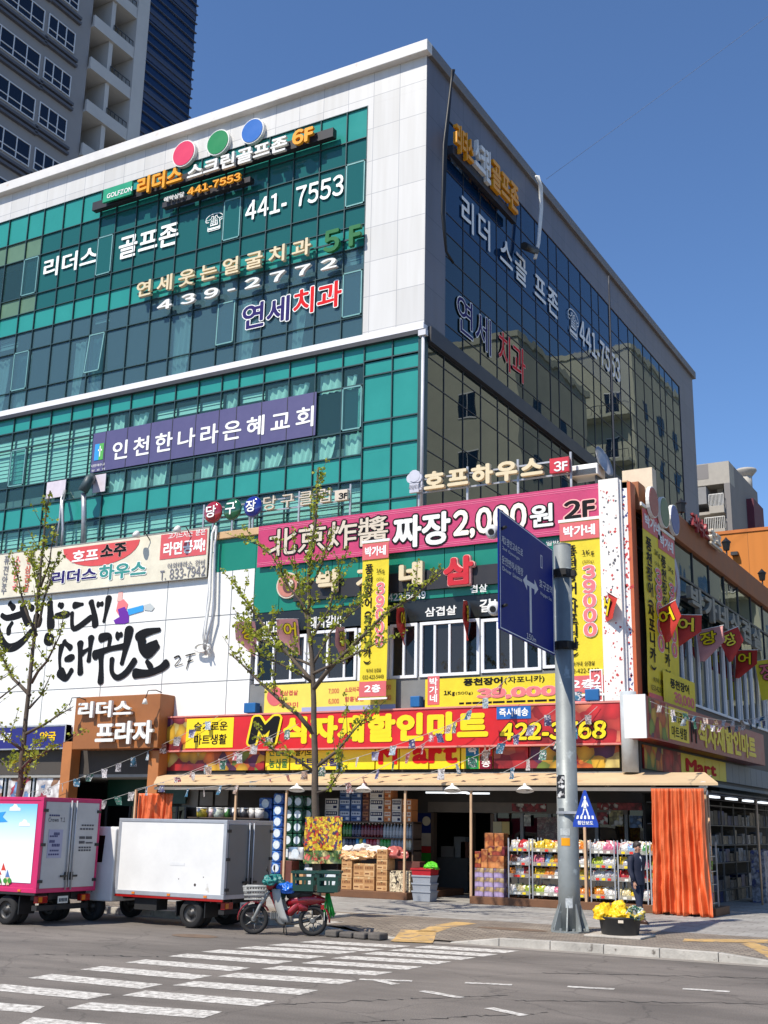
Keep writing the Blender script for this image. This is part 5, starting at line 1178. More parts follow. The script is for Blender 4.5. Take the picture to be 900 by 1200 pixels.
for ri in range(7):
    x0, x1 = X_(bounds[ri]) + .03, X_(bounds[ri + 1]) - .03
    rk = thing('display_rack', 'four tier chrome snack rack, ' + rack_names[ri], 'rack', ((x0 + x1) / 2, GY + .3, gz), 'chrome snack racks under the awning')
    mb = MB(); ztop = tiers[3] + .34
    for x in (x0, x1 - .03):
        for y in (GY, GY + .62): mb.box(x, x + .03, y, y + .03, gz, ztop if y > GY + .1 else ztop - .02)
    mb.build('upright', m_wire, rk)
    for k, z in enumerate(tiers):
        MB().box(x0 + .03, x1 - .03, GY + .02, GY + .62, z - .015, z).build('shelf', m_wire, rk)
        MB().box(x0 + .032, x1 - .032, GY - .008, GY + .004, z - .01, z + .09).build('shelf_front', m_acr, rk)
        for q in range(3):
            u = x0 + .09 + (x1 - x0 - .2) * (q + rnd.uniform(.1, .6)) / 3; MB().box(u, u + .09, GY - .016, GY - .01, z + .0, z + .055).build('price_card', ink(((226, 222, 210), (232, 200, 50), (214, 60, 50))[rnd.choice((0, 0, 1, 1, 2))]), rk)
        n = 6; cs = palette[ri][k]
        for j in range(n):
            for dep in range(2 if k in (0, 3) else 1):
                ci = cs[(j * len(cs)) // n]; nm, c = BAGC[ci]
                if rnd.random() < .12: nm, c = BAGC[rnd.randrange(len(BAGC))]
                me = bag_mesh(nm, c, rnd.randrange(3))
                o = bpy.data.objects.new('snack_packet', me); col.objects.link(o)
                x = x0 + .1 + (x1 - x0 - .2) * j / (n - 1)
                if dep == 0: o.location = (x + rnd.uniform(-.02, .02), GY + .1 + rnd.uniform(0, .05), z + .005); o.rotation_euler = (R(rnd.uniform(-22, -8)), R(rnd.uniform(-10, 10)), R(rnd.uniform(-15, 15)))
                else: o.location = (x + rnd.uniform(-.04, .04), GY + .32 + rnd.uniform(0, .08), z + .005 + (.03 if k == 3 else 0)); o.rotation_euler = (R(rnd.uniform(-15, 5)), R(rnd.uniform(-14, 14)), R(rnd.uniform(-25, 25)))
                lab = '%s snack packet on the %s tier, %s' % (nm, TIERN[k], rack_names[ri].replace('rack ', 'rack ', 1))
                tag(o, lab, 'packet', 'snack packets: ' + lab)
# ---- cartons and fruit boxes right of the door
m_purp = photo_print('purple_carton', [(150, 128, 168), (170, 150, 186), (186, 160, 120), (160, 136, 176)], 7); m_wine = photo_print('wine_carton', [(112, 24, 34), (150, 60, 40), (198, 130, 60), (120, 30, 36)], 8); m_orng = photo_print('orange_carton', [(196, 120, 60), (206, 134, 76), (170, 90, 44), (210, 150, 96)], 6)
def carton(name, label, cat, x0, x1, y0, y1, z0, z1, m, group=None, tape=None, bev=.008, pr=None):
    t = thing(name, label, cat, ((x0 + x1) / 2, (y0 + y1) / 2, z0), group); MB().box(x0, x1, y0, y1, z0 + .002, z1).build('carton_body', m, t, bevel=bev)
    if tape: MB().box((x0 + x1) / 2 - .03, (x0 + x1) / 2 + .03, y0 - .003, y1 + .003, z1 - .06, z1 + .003).build('tape', tape, t)
    if pr:
        mb = MB(); w_, h_ = x1 - x0, z1 - z0; mb.box(x0 + w_ * .06, x1 - w_ * .06, y0 - .003, y0 - .0005, z0 + h_ * .5, z0 + h_ * .86); n = 5
        for k in range(n): mb.box(x0 + w_ * (.12 + .16 * k), x0 + w_ * (.21 + .16 * k + .02 * (k % 2)), y0 - .005, y0 - .0032, z0 + h_ * .6, z0 + h_ * .78, 1)
        mb.box(x0 + w_ * .1, x0 + w_ * .5, y0 - .003, y0 - .0005, z0 + h_ * .2, z0 + h_ * .3, 1); mb.box(x0 + w_ * .62, x0 + w_ * .9, y0 - .003, y0 - .0005, z0 + h_ * .12, z0 + h_ * .36, 0)
        mb.build('printed_panel', [ink(pr[0]), ink(pr[1])], t)
    return t
xx = [X_(p) for p in (556, 567, 578, 590.5)]
for i in range(3):
    for j in range(3):
        z0 = gz + j * .24
        carton('drink_carton', 'purple printed carton in the low stack right of the door, %s column, %s' % (('left', 'middle', 'right')[i], ('bottom', 'middle layer', 'top layer')[j]), 'carton', xx[i] + .006, xx[i + 1] - .006, GY, GY + .4, z0, z0 + .238, m_purp, 'purple cartons right of the door')
z = gz + .722
for i, (a, b, h, m_, lab) in enumerate(((556, 563, .42, m_wine, 'dark wine fruit box standing on the left of the purple cartons'), (563.5, 571, .48, m_orng, 'amber fruit box in the middle on top of the purple cartons'), (571.5, 590, .32, m_orng, 'wide orange fruit box with a dark round mark on the purple cartons'))):
    carton('fruit_box', lab, 'carton', X_(a), X_(b), GY + .02, GY + .38, z, z + h, m_)
carton('fruit_box', 'dark red fruit box laid on the wide orange fruit box', 'carton', X_(572), X_(591), GY + .02, GY + .4, z + .322, z + .56, m_wine)
for a, b, lab in ((568, 579, 'left one of two orange boxes on top of the dark red fruit box'), (580, 591, 'right one of two orange boxes on top of the dark red fruit box')):
    carton('fruit_box', lab, 'carton', X_(a, GY + .45), X_(b, GY + .45), GY + .42, GY + .75, gz, z + .9, m_orng)
# ---- bottle stand left of the door
BY = 30.9
bx0, bx1 = F(395, 1000, BY)[0], F(484, 1000, BY)[0]
m_shelfb = mat('shelf_brown', (92, 74, 60), .6, vary=.15)
zsh = [F(440, y, BY)[1] for y in (995, 981.5, 963)]
st = thing('bottle_shelf', 'tall brown shelf of drink bottles with cartons stacked along its top', 'shelf', ((bx0 + bx1) / 2, BY, gz))
mb = MB(); 
for x in (bx0, bx1 - .04, F(397, 1000, BY)[0] - .9): mb.box(x, x + .04, BY, BY + .5, gz, zsh[2] + .02)
mb.build('upright', m_shelfb, st)
for z in zsh: MB().box(bx0 - .9, bx1, BY - .02, BY + .5, z - .04, z).build('shelf_board', m_shelfb, st)
MB().box(bx0 - .9, bx1, BY + .5, BY + .52, gz, zsh[2]).build('back_panel', m_shelfb, st)
BOT = {}
def bottle_mesh(nm, c, h, r):
    if nm in BOT: return BOT[nm]
    mb = MB(); mb.lathe((0, 0, 0), (0, 0, 1), [(0, r * .9), (.01, r), (h * .62, r), (h * .75, r * .75), (h * .86, r * .36), (h * .93, r * .34)], 12, 0)
    mb.lathe((0, 0, h * .93), (0, 0, 1), [(0, r * .4), (h * .07, r * .4)], 10, 1); mb.lathe((0, 0, h * .2), (0, 0, 1), [(0, r * 1.01), (h * .3, r * 1.01)], 12, 2, capends=False)
    o = mb.build('drink_bottle', [mat('bottle_' + nm.replace(' ', '_'), c, .15, vary=.03), I['channel'], mat('label_' + nm.replace(' ', '_'), tuple(min(255, v * .7 + 70) for v in c), .5)]); me = o.data; bpy.data.objects.remove(o); BOT[nm] = me; return me
def bottles(seq, z, tier, h, r):
    n = len(seq); pitch = (bx1 - bx0 - .2) / n
    for i, (nm, c) in enumerate(seq):
        o = bpy.data.objects.new('drink_bottle', bottle_mesh(tier[:3] + nm, c, h, r)); col.objects.link(o)
        o.location = (bx0 + .12 + pitch * (i + .5), BY + .1, z); o.scale = (1, 1, rnd.uniform(.94, 1.03))
        lab = '%s drink bottle standing on the %s board of the brown shelf' % (nm, tier); tag(o, lab, 'bottle', lab.replace('bottle standing', 'bottles standing'))
G_, D_, Rd, Cl = ('green', (50, 110, 40)), ('dark blue', (40, 44, 70)), ('dark red', (96, 22, 32)), ('pale clear', (150, 156, 160))
bottles([G_] * 3 + [D_] * 3 + [Rd] * 7 + [Cl] * 9, zsh[1], 'upper', .42, .055)
bottles([Cl, D_, D_, D_, ('sky blue', (70, 150, 200)), ('yellow', (220, 200, 60)), ('sky blue', (70, 150, 200)), ('red', (190, 34, 50)), ('red', (190, 34, 50)), ('red', (190, 34, 50)), ('peach', (220, 150, 130)), ('bright green', (60, 170, 50)), ('bright green', (60, 170, 50)), ('bright green', (60, 170, 50)), Cl, Cl, Cl, Cl, ('cream', (216, 204, 170)), ('cream', (216, 204, 170))], zsh[0], 'lower', .38, .06)
# cartons on the top board
m_c2 = mat('carton_brownred', (96, 50, 40), .6, vary=.2); CM = {'a': (mat('carton_blue', (64, 92, 140), .6, vary=.12), ((186, 196, 210), (40, 56, 100))), 'b': (mat('carton_white', (206, 202, 194), .6, vary=.1), ((40, 46, 76), (196, 190, 180))), 'c': (mat('carton_orange', (196, 122, 66), .6, vary=.1), ((216, 206, 190), (150, 60, 40))), 'd': (m_c2, ((160, 110, 80), (60, 30, 26)))}
cols_ = [(380, 396, 'b', 2, 'white and dark'), (397, 410, 'a', 3, 'blue'), (410.5, 423, 'a', 3, 'second blue'), (424, 432, 'd', 3, 'dark brown'), (432.5, 449, 'b', 3, 'white and navy'), (449.5, 458, 'c', 3, 'orange'), (458.5, 470, 'b', 2, 'pale'), (471, 482, 'c', 2, 'tan and white')]
for a, b, m_, n, nm in cols_:
    for j in range(n):
        h = .33; z0 = zsh[2] + .002 + j * h
        carton('drink_carton', '%s printed carton on top of the brown bottle shelf, %s of its stack' % (nm, ('lowest', 'second', 'topmost')[j]), 'carton', F(a, 950, BY)[0] + .01, F(b, 950, BY)[0] - .01, BY + .02, BY + .42, z0, z0 + h - .006, CM[m_][0], 'printed cartons on top of the bottle shelf', pr=CM[m_][1])
# brown cartons and bread bags in front
m_card = mat('cardboard', (186, 142, 94), .8, vary=.12, scale=3, bump=.1); m_tape = mat('tape_tan', (206, 176, 130), .35)
m_card2 = mat('cardboard_pale', (200, 160, 112), .8, vary=.12, scale=3)
k = 0
colsb = [(398, 410.5, 3, .3), (411, 424, 2, .36), (424.5, 437, 2, .36), (438, 451, 4, .28)]
cn = ('far left', 'second', 'third', 'right hand')
for ci, (a, b, n, h) in enumerate(colsb):
    for j in range(n):
        z0 = gz + j * h
        carton('cardboard_carton', 'brown cardboard carton under the bottle boards, %s stack, %s' % (cn[ci], ('bottom one', 'second one up', 'third one up', 'top one')[j]), 'carton', X_(a) + .008, X_(b) - .008, GY + .1 + .05 * (ci % 2), GY + .6, z0, z0 + h - .006, (m_card, m_card2)[(ci + j) % 2], 'brown cartons left of the door', m_tape, pr=((170, 126, 84), (120, 80, 54)))
    
from mathutils import noise
ICO = None
def crumple(c, r, seed, sq=.35):
    """crumpled sack: a ball pushed in and out along sharp folds, slumped flat underneath"""
    global ICO
    if ICO is None:
        b = bmesh.new(); bmesh.ops.create_icosphere(b, subdivisions=5, radius=1); b.verts.ensure_lookup_table()
        ICO = ([v.co.copy() for v in b.verts], [tuple(v.index for v in f.verts) for f in b.faces]); b.free()
    o = Vector((seed * 3.1, seed * 1.7, seed)); out = []
    for v in ICO[0]:
        f = 1 - abs(noise.noise(v * 1.3 + o)) * .7 + .3 * noise.noise(v * .9 - o) - .2 * abs(noise.noise(v * 3. + o)) - .1 * abs(noise.noise(v * 7 + o))
        p = Vector((v.x * r[0], v.y * r[1], v.z * r[2])) * max(.35, f + .25); lim = -r[2] * sq
        if p.z < lim: p.z = lim + (p.z - lim) * .15
        out.append(Vector(c) + p)
    return MB().add(out, ICO[1], 0, True)
def lump(name, label, cat, c, r, m, seed, group=None, parent=None):
    return tag(crumple(c, r, seed).build(name, m, parent), label, cat, group)
m_poly = mat('clear_bag_tan', (216, 170, 120), .25, vary=.2, scale=8); m_polyw = mat('plastic_white', (226, 220, 212), .3, vary=.08, scale=8); m_polyr = mat('plastic_pinkred', (176, 92, 84), .3, vary=.15, scale=8)
for i, (px, py, w_, h_, m_, lab) in enumerate(((402, 1003, .3, .14, m_poly, 'tan bread bag on the far left brown carton stack'), (415, 1005, .36, .15, m_poly, 'long tan bread bag on the second brown carton stack'), (430, 1003, .34, .16, m_poly, 'round tan bread bag on the third brown carton stack'), (408, 996, .22, .12, m_polyw, 'white plastic bag behind the tan bread bags on the left'), (426, 995, .26, .14, m_polyw, 'white plastic bag behind the tan bread bags in the middle'), (441, 997, .34, .13, m_polyw, 'white plastic bag lying on the tallest brown carton stack'), (464, 1002, .36, .2, m_polyr, 'dull red wrapped bundle behind the patterned white box'))):
    p = onY(px, py, GY + (.25 if i < 3 else .45)); lump('plastic_bag', lab, 'bag', (p.x, p.y, p.z), (w_, .18, h_), m_, i)
m_chk = photo_print('dark_print_box', [(222, 206, 170), (226, 212, 180), (220, 204, 166), (40, 34, 30), (224, 208, 172), (224, 208, 172), (226, 210, 176)], 15)
carton('egg_box', 'white box with dark oval prints beside the stack of grey baskets', 'carton', X_(456), X_(480), GY + .05, GY + .5, gz, Z_(468, 1021), m_chk)
carton('cardboard_carton', 'red brown carton behind the patterned white box', 'carton', X_(455), X_(481), GY + .55, GY + .9, gz, Z_(468, 1010), m_c2)
# grey shopping baskets
x0, x1 = F(482, 1040, 29.3)[0], F(505, 1040, 29.3)[0]
def basket(name, label, x0, x1, y0, y1, z0, h, m, taper=.05, group=None, cat='basket', rim=None):
    t = thing(name, label, cat, ((x0 + x1) / 2, (y0 + y1) / 2, z0), group); mb = MB(); w = .018
    bo = [(x0 + taper, y0 + taper), (x1 - taper, y0 + taper), (x1 - taper, y1 - taper), (x0 + taper, y1 - taper)]; to = [(x0, y0), (x1, y0), (x1, y1), (x0, y1)]
    q = lambda p, d, z: (p[0] + (d if p[0] < (x0 + x1) / 2 else -d), p[1] + (d if p[1] < (y0 + y1) / 2 else -d), z)
    v = [(*p, z0) for p in bo] + [(*p, z0 + h) for p in to] + [q(p, w, z0 + h) for p in to] + [q(p, w, z0 + .02) for p in bo]
    f = [(3, 2, 1, 0)] + [(i, (i + 1) % 4, 4 + (i + 1) % 4, 4 + i) for i in range(4)] + [(4 + i, 4 + (i + 1) % 4, 8 + (i + 1) % 4, 8 + i) for i in range(4)] + [(8 + i, 8 + (i + 1) % 4, 12 + (i + 1) % 4, 12 + i) for i in range(4)] + [(12, 13, 14, 15)]
    mb.add(v, f); mb.build('basket_body', m, t)
    r = MB(); e = .015
    r.box(x0 - e, x1 + e, y0 - e, y0 + .004, z0 + h - .03, z0 + h + .01); r.box(x0 - e, x1 + e, y1 - .004, y1 + e, z0 + h - .03, z0 + h + .01); r.box(x0 - e, x0 + .004, y0, y1, z0 + h - .03, z0 + h + .01); r.box(x1 - .004, x1 + e, y0, y1, z0 + h - .03, z0 + h + .01)
    r.build('rim', rim or m, t); return t
m_bgrey = mat('basket_grey', (150, 154, 160), .5, vary=.08); m_bred = mat('basket_red', (176, 26, 36), .45, vary=.08)
for j in range(3): basket('shopping_basket', 'grey plastic shopping basket in the stack beside the door, %s' % ('lowest', 'middle', 'under the red one')[j], x0 + .02, x1 - .02, 29.3, 29.75, .16 + j * .2, .26, m_bgrey, .03, 'stacked shopping baskets')
basket('shopping_basket', 'red plastic shopping basket on top of the stack beside the door', x0, x1, 29.28, 29.77, .76, .24, m_bred, .03, 'stacked shopping baskets')
lump('plastic_bag', 'bright green wrapping sticking out of the red shopping basket', 'bag', ((x0 + x1) / 2 + .15, 29.6, 1.03), (.2, .14, .12), mat('lime_wrap', (90, 190, 40), .4), 21)
# ---- wrapped tissue packs: dark green and blue towers
m_tg = photo_print('green_tissue', [(24, 70, 50), (30, 84, 58), (26, 74, 54), (60, 110, 80), (28, 78, 54)], 9, rough=.25); m_tb = photo_print('blue_tissue', [(30, 84, 170), (40, 100, 186), (90, 140, 200), (28, 76, 160)], 9, rough=.25); m_tw = photo_print('white_tissue', [(220, 222, 220), (210, 214, 214), (120, 150, 180), (222, 224, 222)], 5, rough=.25)
m_tlab = mat('pack_label', (206, 212, 214), .3, vary=.15, scale=9)
def pack(label, px0, px1, z0, h, Y, m, group):
    x0, x1 = X_(px0, Y), X_(px1, Y); t = thing('tissue_pack', label, 'tissue pack', ((x0 + x1) / 2, Y + .2, z0), group)
    MB().box(x0 + .006, x1 - .006, Y, Y + .4, z0 + .002, z0 + h - .004).build('wrapped_rolls', m, t, bevel=.04)
    mb = MB(); rr_ = min(h, x1 - x0) * .36; disc(((x0 + x1) / 2, Y - .001, z0 + h * .5), rr_, (0, -1, 0), mb, .003, 16); mb.build('printed_disc', m_tlab, t)
for ci, (a, b, nm, m_, h, Y, z0, n) in enumerate(((317, 329, 'blue', m_tb, .33, GY + .2, gz, 8), (330, 341, 'green', m_tg, .37, GY + .35, gz, 7), (341.5, 352, 'green', m_tg, .37, GY + .35, gz, 7), (352.5, 364, 'green', m_tg, .37, GY + .6, gz, 7), (300, 316, 'blue', m_tb, .36, GY + .5, gz, 7))):
    for j in range(n):
        pack('%s wrapped tissue pack in the %s tower behind the truck, %s' % (nm, ('slim blue', 'first green', 'second green', 'rear green', 'broad blue')[ci], ('lowest', 'second up', 'third up', 'fourth up', 'fifth up', 'sixth up', 'seventh up', 'topmost')[j]), a, b, z0 + j * h, h, Y, m_, 'towers of wrapped tissue packs')
pack('white tissue pack with blue print on the brown cartons left of the ginkgo', 336, 355, gz + .75, .36, GY + .05, m_tw, 'loose white tissue packs'); pack('white wrapped pack low down behind the ginkgo trunk', 356, 368, gz, .55, GY + .05, m_tw, 'loose white tissue packs'); pack('pale wrapped pack right of the ginkgo trunk', 380, 397, gz, .5, GY + .1, m_tw, 'loose white tissue packs')
carton('cardboard_carton', 'open tall brown carton between the motorcycle and the tissue towers', 'carton', X_(330), X_(343), GY - .05, GY + .35, gz, gz + .72, m_c2); carton('cardboard_carton', 'small brown carton leaning before the ginkgo trunk', 'carton', X_(343.5), X_(358), GY - .1, GY + .3, gz, gz + .45, m_card, None, m_tape)
# row of paint-pot like tubs seen over the white truck
rackx0, rackx1 = X_(218), X_(302)
t = thing('low_counter', 'low dark counter behind the white truck carrying a row of tubs', 'counter', ((rackx0 + rackx1) / 2, GY + .3, gz)); zc_ = Z_(260, 958); MB().box(rackx0, rackx1, GY, GY + .6, gz, zc_ - .02).build('counter_body', mat('counter_dark', (60, 54, 50), .7), t); MB().box(rackx0 - .03, rackx1 + .03, GY - .03, GY + .63, zc_ - .018, zc_).build('counter_top', m_shelfb, t)
for i, (a, b, c, nm) in enumerate(((222, 234, (214, 190, 60), 'yellow'), (235.5, 241, (220, 190, 190), 'pale pink'), (242, 254, (200, 212, 196), 'white and green'), (254.5, 262, (70, 130, 60), 'green'), (263, 272, (50, 54, 70), 'dark'), (273, 283, (60, 60, 66), 'black'), (283.5, 290, (216, 212, 206), 'white'), (291, 301, (224, 222, 218), 'broad white'))):
    xa_, xb_ = X_(a), X_(b); cx = (xa_ + xb_) / 2; r_ = (xb_ - xa_) / 2 - .01
    t = thing('tub', '%s round tub in the row above the white truck' % nm, 'tub', (cx, GY + .25, zc_), 'tubs in a row above the white truck')
    MB().lathe((cx, GY + .25, zc_ + .002), (0, 0, 1), [(0, r_ * .9), (.26, r_)], 16).build('tub_body', photo_print('tub_%d' % i, [c, c, (220, 218, 214), c], 6), t); MB().lathe((cx, GY + .25, zc_ + .263), (0, 0, 1), [(0, r_ * 1.04), (.03, r_ * 1.04)], 16).build('lid', I['channel'], t)
# ---- orange tarpaulin curtains
m_tarp = mat('orange_tarp', (212, 102, 54), .5, vary=.16, scale=1.6, bump=.3, spots=((168, 80, 50), 1.6, .64))
def tarp(name, label, top, bot, z1, zb, Y, seed, folds=9, flare=0.):
    rr = random.Random(seed); n = 150; m = 40; rows = []
    ph = [rr.uniform(0, 6.28) for _ in range(6)]
    for i in range(m + 1):
        f = i / m; z = z1 + (zb - z1) * f; xl = top[0] + (bot[0] - top[0]) * f ** 1.3; xr = top[1] + (bot[1] - top[1]) * f ** 2.2
        row = []
        for j in range(n + 1):
            u = j / n; amp = (.045 + .075 * f)
            w_ = u * folds * 6.28 + ph[0] + 2.2 * noise.noise(Vector((u * 5, f * 1.6, seed))) + 1.1 * math.sin(u * 7 + ph[1])
            y = Y + amp * (1.15 * math.copysign(abs(math.sin(w_)) ** .7, math.sin(w_)) * (.6 + .7 * noise.noise(Vector((u * 3, f * 1.2, 7 + seed)))) + .5 * math.sin(u * folds * 10.3 + ph[2] + 1.5 * f) + .8 * noise.noise(Vector((u * 9, f * 4.5, seed))) + .35 * noise.noise(Vector((u * 26, f * 14, seed)))) - flare * f ** 3 * (.3 + .7 * u)
            zz = z + (.05 * math.sin(u * 15 + ph[4]) if i == m else 0)
            row.append((xl + (xr - xl) * (u + .008 * math.sin(u * 40 + ph[5] + f * 3)), y, max(zz, .158) if i > m - 3 else zz))
        rows.append(row)
    mb = MB(); mb.grid(rows[::-1]); o = mb.build(name, m_tarp)
    md = o.modifiers.new('cloth', 'SOLIDIFY'); md.thickness = .006
    return tag(o, label, 'curtain')
c0, c1 = F(762, 925, AY1 - .05)[0], F(824, 925, AY1 - .05)[0]; b0, b1 = F(766, 1070, AY1 - .05)[0], F(838, 1070, AY1 - .3)[0]
tarp('tarpaulin_curtain', 'orange tarpaulin curtain gathered at the right hand end of the awning, reaching the ground', (c0, c1), (b0, b1), zA1 - .14, .17, AY1 - .06, 3, 8, .35)
c0, c1 = F(163, 930, AY1 + .3)[0], F(202, 930, AY1 + .3)[0]
tarp('tarpaulin_curtain', 'orange tarpaulin curtain tied up behind the white truck at the far awning end', (c0, c1), (c0 - .1, c1 - .3), 2.95, .4, AY1 + .3, 5, 7, .1)
# ---- street side stall under its own lamps
X2 = PX + 2.1
t = thing('stall_frame', 'pipe frame with white strip lamps along the shaded street side stall', 'stall frame', (X2, 36, .15))
zl_ = onX(865, 937, X2).z
y0_ = AY1 + .2
for xx_ in (X2, X2 - 1.2): MB().tube([(xx_, y0_, zl_ + .06), (xx_, YPB - 4, zl_ + .06)], .03, 8).build('rail', m_dark, t)
for px in (833, 890):
    y = onX(px, 1000, X2).y; MB().tube([(X2, y, .15), (X2, y, zl_ + .06)], .03, 8).build('post', m_post, t)
y = y0_ + .4
while y < 46: MB().box(X2 - .06, X2 + .06, y, y + .9, zl_ - .03, zl_ + .02).build('strip_lamp', emit('tube_white', (240, 246, 250), 1.1), t); y += 1.9
MB().box(PX - .1, X2 + .05, y0_ + .5, YPB - 4, zl_ + .1, zl_ + .14).build('canopy', mat('canopy_dark', (60, 58, 56), .7), t)
for i in range(2):
    p = Vector((X2 - .05, y0_ + .1, zl_ + .12 + .16 * i)); t2 = thing('spot_lamp', '%s white lamp head on the corner post beside the orange curtain' % ('lower', 'upper')[i], 'lamp', p); MB().lathe(p, (.3, -1, -.2), [(0, .05), (.05, .08), (.22, .11)], 12).build('lamp_head', I['channel'], t2)
XS = PX + .95
t = thing('storage_shelf', 'dim steel storage shelf of household goods along the shaded street side', 'shelf', (XS, 37, .15))
m_sdk = mat('shelf_dim', (92, 90, 88), .6, vary=.15)  # board colour darkened to stand for the stall's shade
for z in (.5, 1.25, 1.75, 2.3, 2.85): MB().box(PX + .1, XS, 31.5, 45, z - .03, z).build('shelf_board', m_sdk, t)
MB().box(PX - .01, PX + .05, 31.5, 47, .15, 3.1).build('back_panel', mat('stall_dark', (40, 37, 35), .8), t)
mb = MB()
y = 31.5
while y < 45: mb.box(XS - .04, XS + .004, y, y + .04, .15, 2.95); y += 1.5
mb.build('upright', m_sdk, t)
SC = [((150, 148, 146), 'white'), ((36, 50, 100), 'blue'), ((80, 80, 84), 'grey'), ((120, 110, 94), 'beige'), ((44, 42, 42), 'black'), ((96, 112, 130), 'pale blue')]  # carton colours with the stall's deep shade darkened into them
k = 0
for zi, z in enumerate((.15, .5, 1.25, 1.75, 2.3)):
    y = 31.7
    while y < 42:
        w_ = rnd.uniform(.35, .8); h_ = rnd.uniform(.22, .42) if zi else .3
        c, nm = SC[rnd.randrange(6)]
        lab = '%s goods carton on the dim street side shelf, %s board' % (nm, ('floor', 'lowest', 'second', 'third', 'top')[zi])
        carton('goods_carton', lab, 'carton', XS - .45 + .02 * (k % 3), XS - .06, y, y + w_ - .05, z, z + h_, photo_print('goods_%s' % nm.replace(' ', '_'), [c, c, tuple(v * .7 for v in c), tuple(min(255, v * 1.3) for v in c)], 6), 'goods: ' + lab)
        y += w_; k += 1
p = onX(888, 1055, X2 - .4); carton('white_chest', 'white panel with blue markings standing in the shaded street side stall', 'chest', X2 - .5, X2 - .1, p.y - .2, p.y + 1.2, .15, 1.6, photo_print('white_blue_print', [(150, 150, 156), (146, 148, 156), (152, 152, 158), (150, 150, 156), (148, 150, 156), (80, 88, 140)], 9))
# ---- entrance of the plaza and the neighbour's window, left
LYe = 33.
m_ocol = mat('ochre_column', (176, 110, 58), .6, vary=.15, scale=1.5)
for px, lab in ((79, 'ochre entrance column between the blue shop and the dark plaza entrance'), (182, 'ochre entrance column between the plaza entrance and the supermarket')):
    x = F(px, 930, PF - .3)[0]; tag(MB().box(x - .22, x + .22, PF - .5, PF - .05, .15, F(px, 880, PF - .3)[1] + (.3 if px < 100 else 0)).build('entrance_column', m_ocol, bevel=.015), lab, 'column', 'ochre columns of the plaza entrance')
x0, x1 = F(84, 930, PF)[0], F(178, 930, PF)[0]
en = thing('plaza_entrance', 'dark recessed entrance with green panel and glass doors under the brown sign', 'entrance', ((x0 + x1) / 2, LYe, .15))
MB().box(x0 - .3, x1 + .3, LYe + 2, LYe + 2.1, .15, Zs - .1).build('back_wall', mat('entrance_dark', (34, 44, 40), .6), en)
MB().box(x0, x0 + 1.9, LYe - .02, LYe + .05, 2.6, Zs + .4).build('green_board', mat('board_darkgreen', (12, 58, 44), .4), en); MB().box(x0 + 2.4, x1, LYe - .02, LYe + .05, 2.7, Zs + .4).build('green_board', mat('board_darkgreen', (12, 58, 44), .4), en)
mb = MB()
for x in (x0, x0 + 1.1, x0 + 2.2, x0 + 3.2, x1): mb.box(x - .04, x + .04, LYe, LYe + .08, .15, 2.6)
mb.build('door_frame', m_dark, en); MB().box(x0, x1, LYe + .03, LYe + .04, .15, 2.6).build('door_glass', m_pglass2, en)
xL0, xL1 = XL, F(76, 930, PF)[0]
sh = thing('neighbour_storefront', 'glass shop front with a band of white posters beside the ochre column', 'storefront', (xL1 - 4, PF, .15))
MB().box(xL0, xL1, PF + .2, PF + .3, .15, 1.0).build('stall_riser', m_side if False else mat('side_wall_grey', (96, 92, 88), .7), sh)
MB().box(xL0, xL1, PF + .22, PF + .24, 1.02, Zs - .12).build('glazing', glass('shop_glass_green', (70, 100, 92), 1.5, base=(30, 50, 46), mixv=.7), sh)
mb = MB(); z = F(40, 908, PF)[1]; mb.box(xL0, xL1, PF + .12, PF + .2, z - .1, z + .08)
for px in (-30, 5, 38, 74): x = F(px, 900, PF)[0]; mb.box(x - .04, x + .04, PF + .12, PF + .2, 1.0, Zs - .1)
mb.build('window_frame', m_gal, sh)
m_post_ = photo_print('poster_print', [(232, 230, 228), (234, 232, 230), (228, 226, 224), (190, 70, 90), (234, 232, 230), (150, 110, 80), (120, 160, 210), (236, 234, 232)], 3.2, chunk=2)
for a, b in ((-40, 4), (7, 37), (40, 73)):
    fr = FF((a, 950), (b, 912), PF + .1); m = MB(); fr.slab(m, .01); m.build('poster', m_post_, sh)
fr = FF((13, 939), (28, 919), PF + .1)
MB().box(xL0, xL1, 36, 36.1, .15, Zs - .1).build('back_wall', m_room, sh)
# ---- bunting strings
def bunting(label, A, B, sag, n, seed, start=.02, end=.98, sz=1.):
    rr = random.Random(seed); A, B = Vector(A), Vector(B); t = thing('bunting', label, 'bunting', A, 'strings of small printed flags')
    P = lambda u: A + (B - A) * u - Vector((0, 0, sag * 4 * u * (1 - u)))
    MB().tube([P(i / 20) for i in range(21)], .008, 5).build('cord', mat('cord_pale', (170, 166, 160), .7), t)
    COLS = [(206, 196, 190), (60, 120, 150), (190, 90, 100), (90, 90, 140), (200, 170, 150), (170, 190, 200), (70, 130, 110), (206, 200, 200), (176, 120, 110)]
    U = (B - A).normalized()
    for i in range(n):
        u = start + (end - start) * (i + .5) / n; p = P(u); tw = rr.uniform(-.9, .9); w = .2 * sz; h = rr.uniform(.24, .3) * sz
        H = Vector((math.cos(tw), math.sin(tw), 0)) * w; lean = Vector((rr.uniform(-.08, .08), rr.uniform(-.1, .06), 0))
        rows = []
        for k in range(4):
            f = k / 3; rows.append([p + H * (j / 2 - .5) - Vector((0, 0, h * f)) + lean * f + Vector((0, .03 * math.sin(j * 2 + k + i), 0)) for j in range(3)])
        c = COLS[rr.randrange(len(COLS))]
        MB().grid(rows).build('flag', photo_print('flag_print_%d_%d_%d' % c, [c, c, (220, 216, 212), tuple(v * .6 for v in c), c], 14, chunk=2), t)
def Pp(px, py, Y): p = onY(px, py, Y); return (p.x, p.y, p.z)
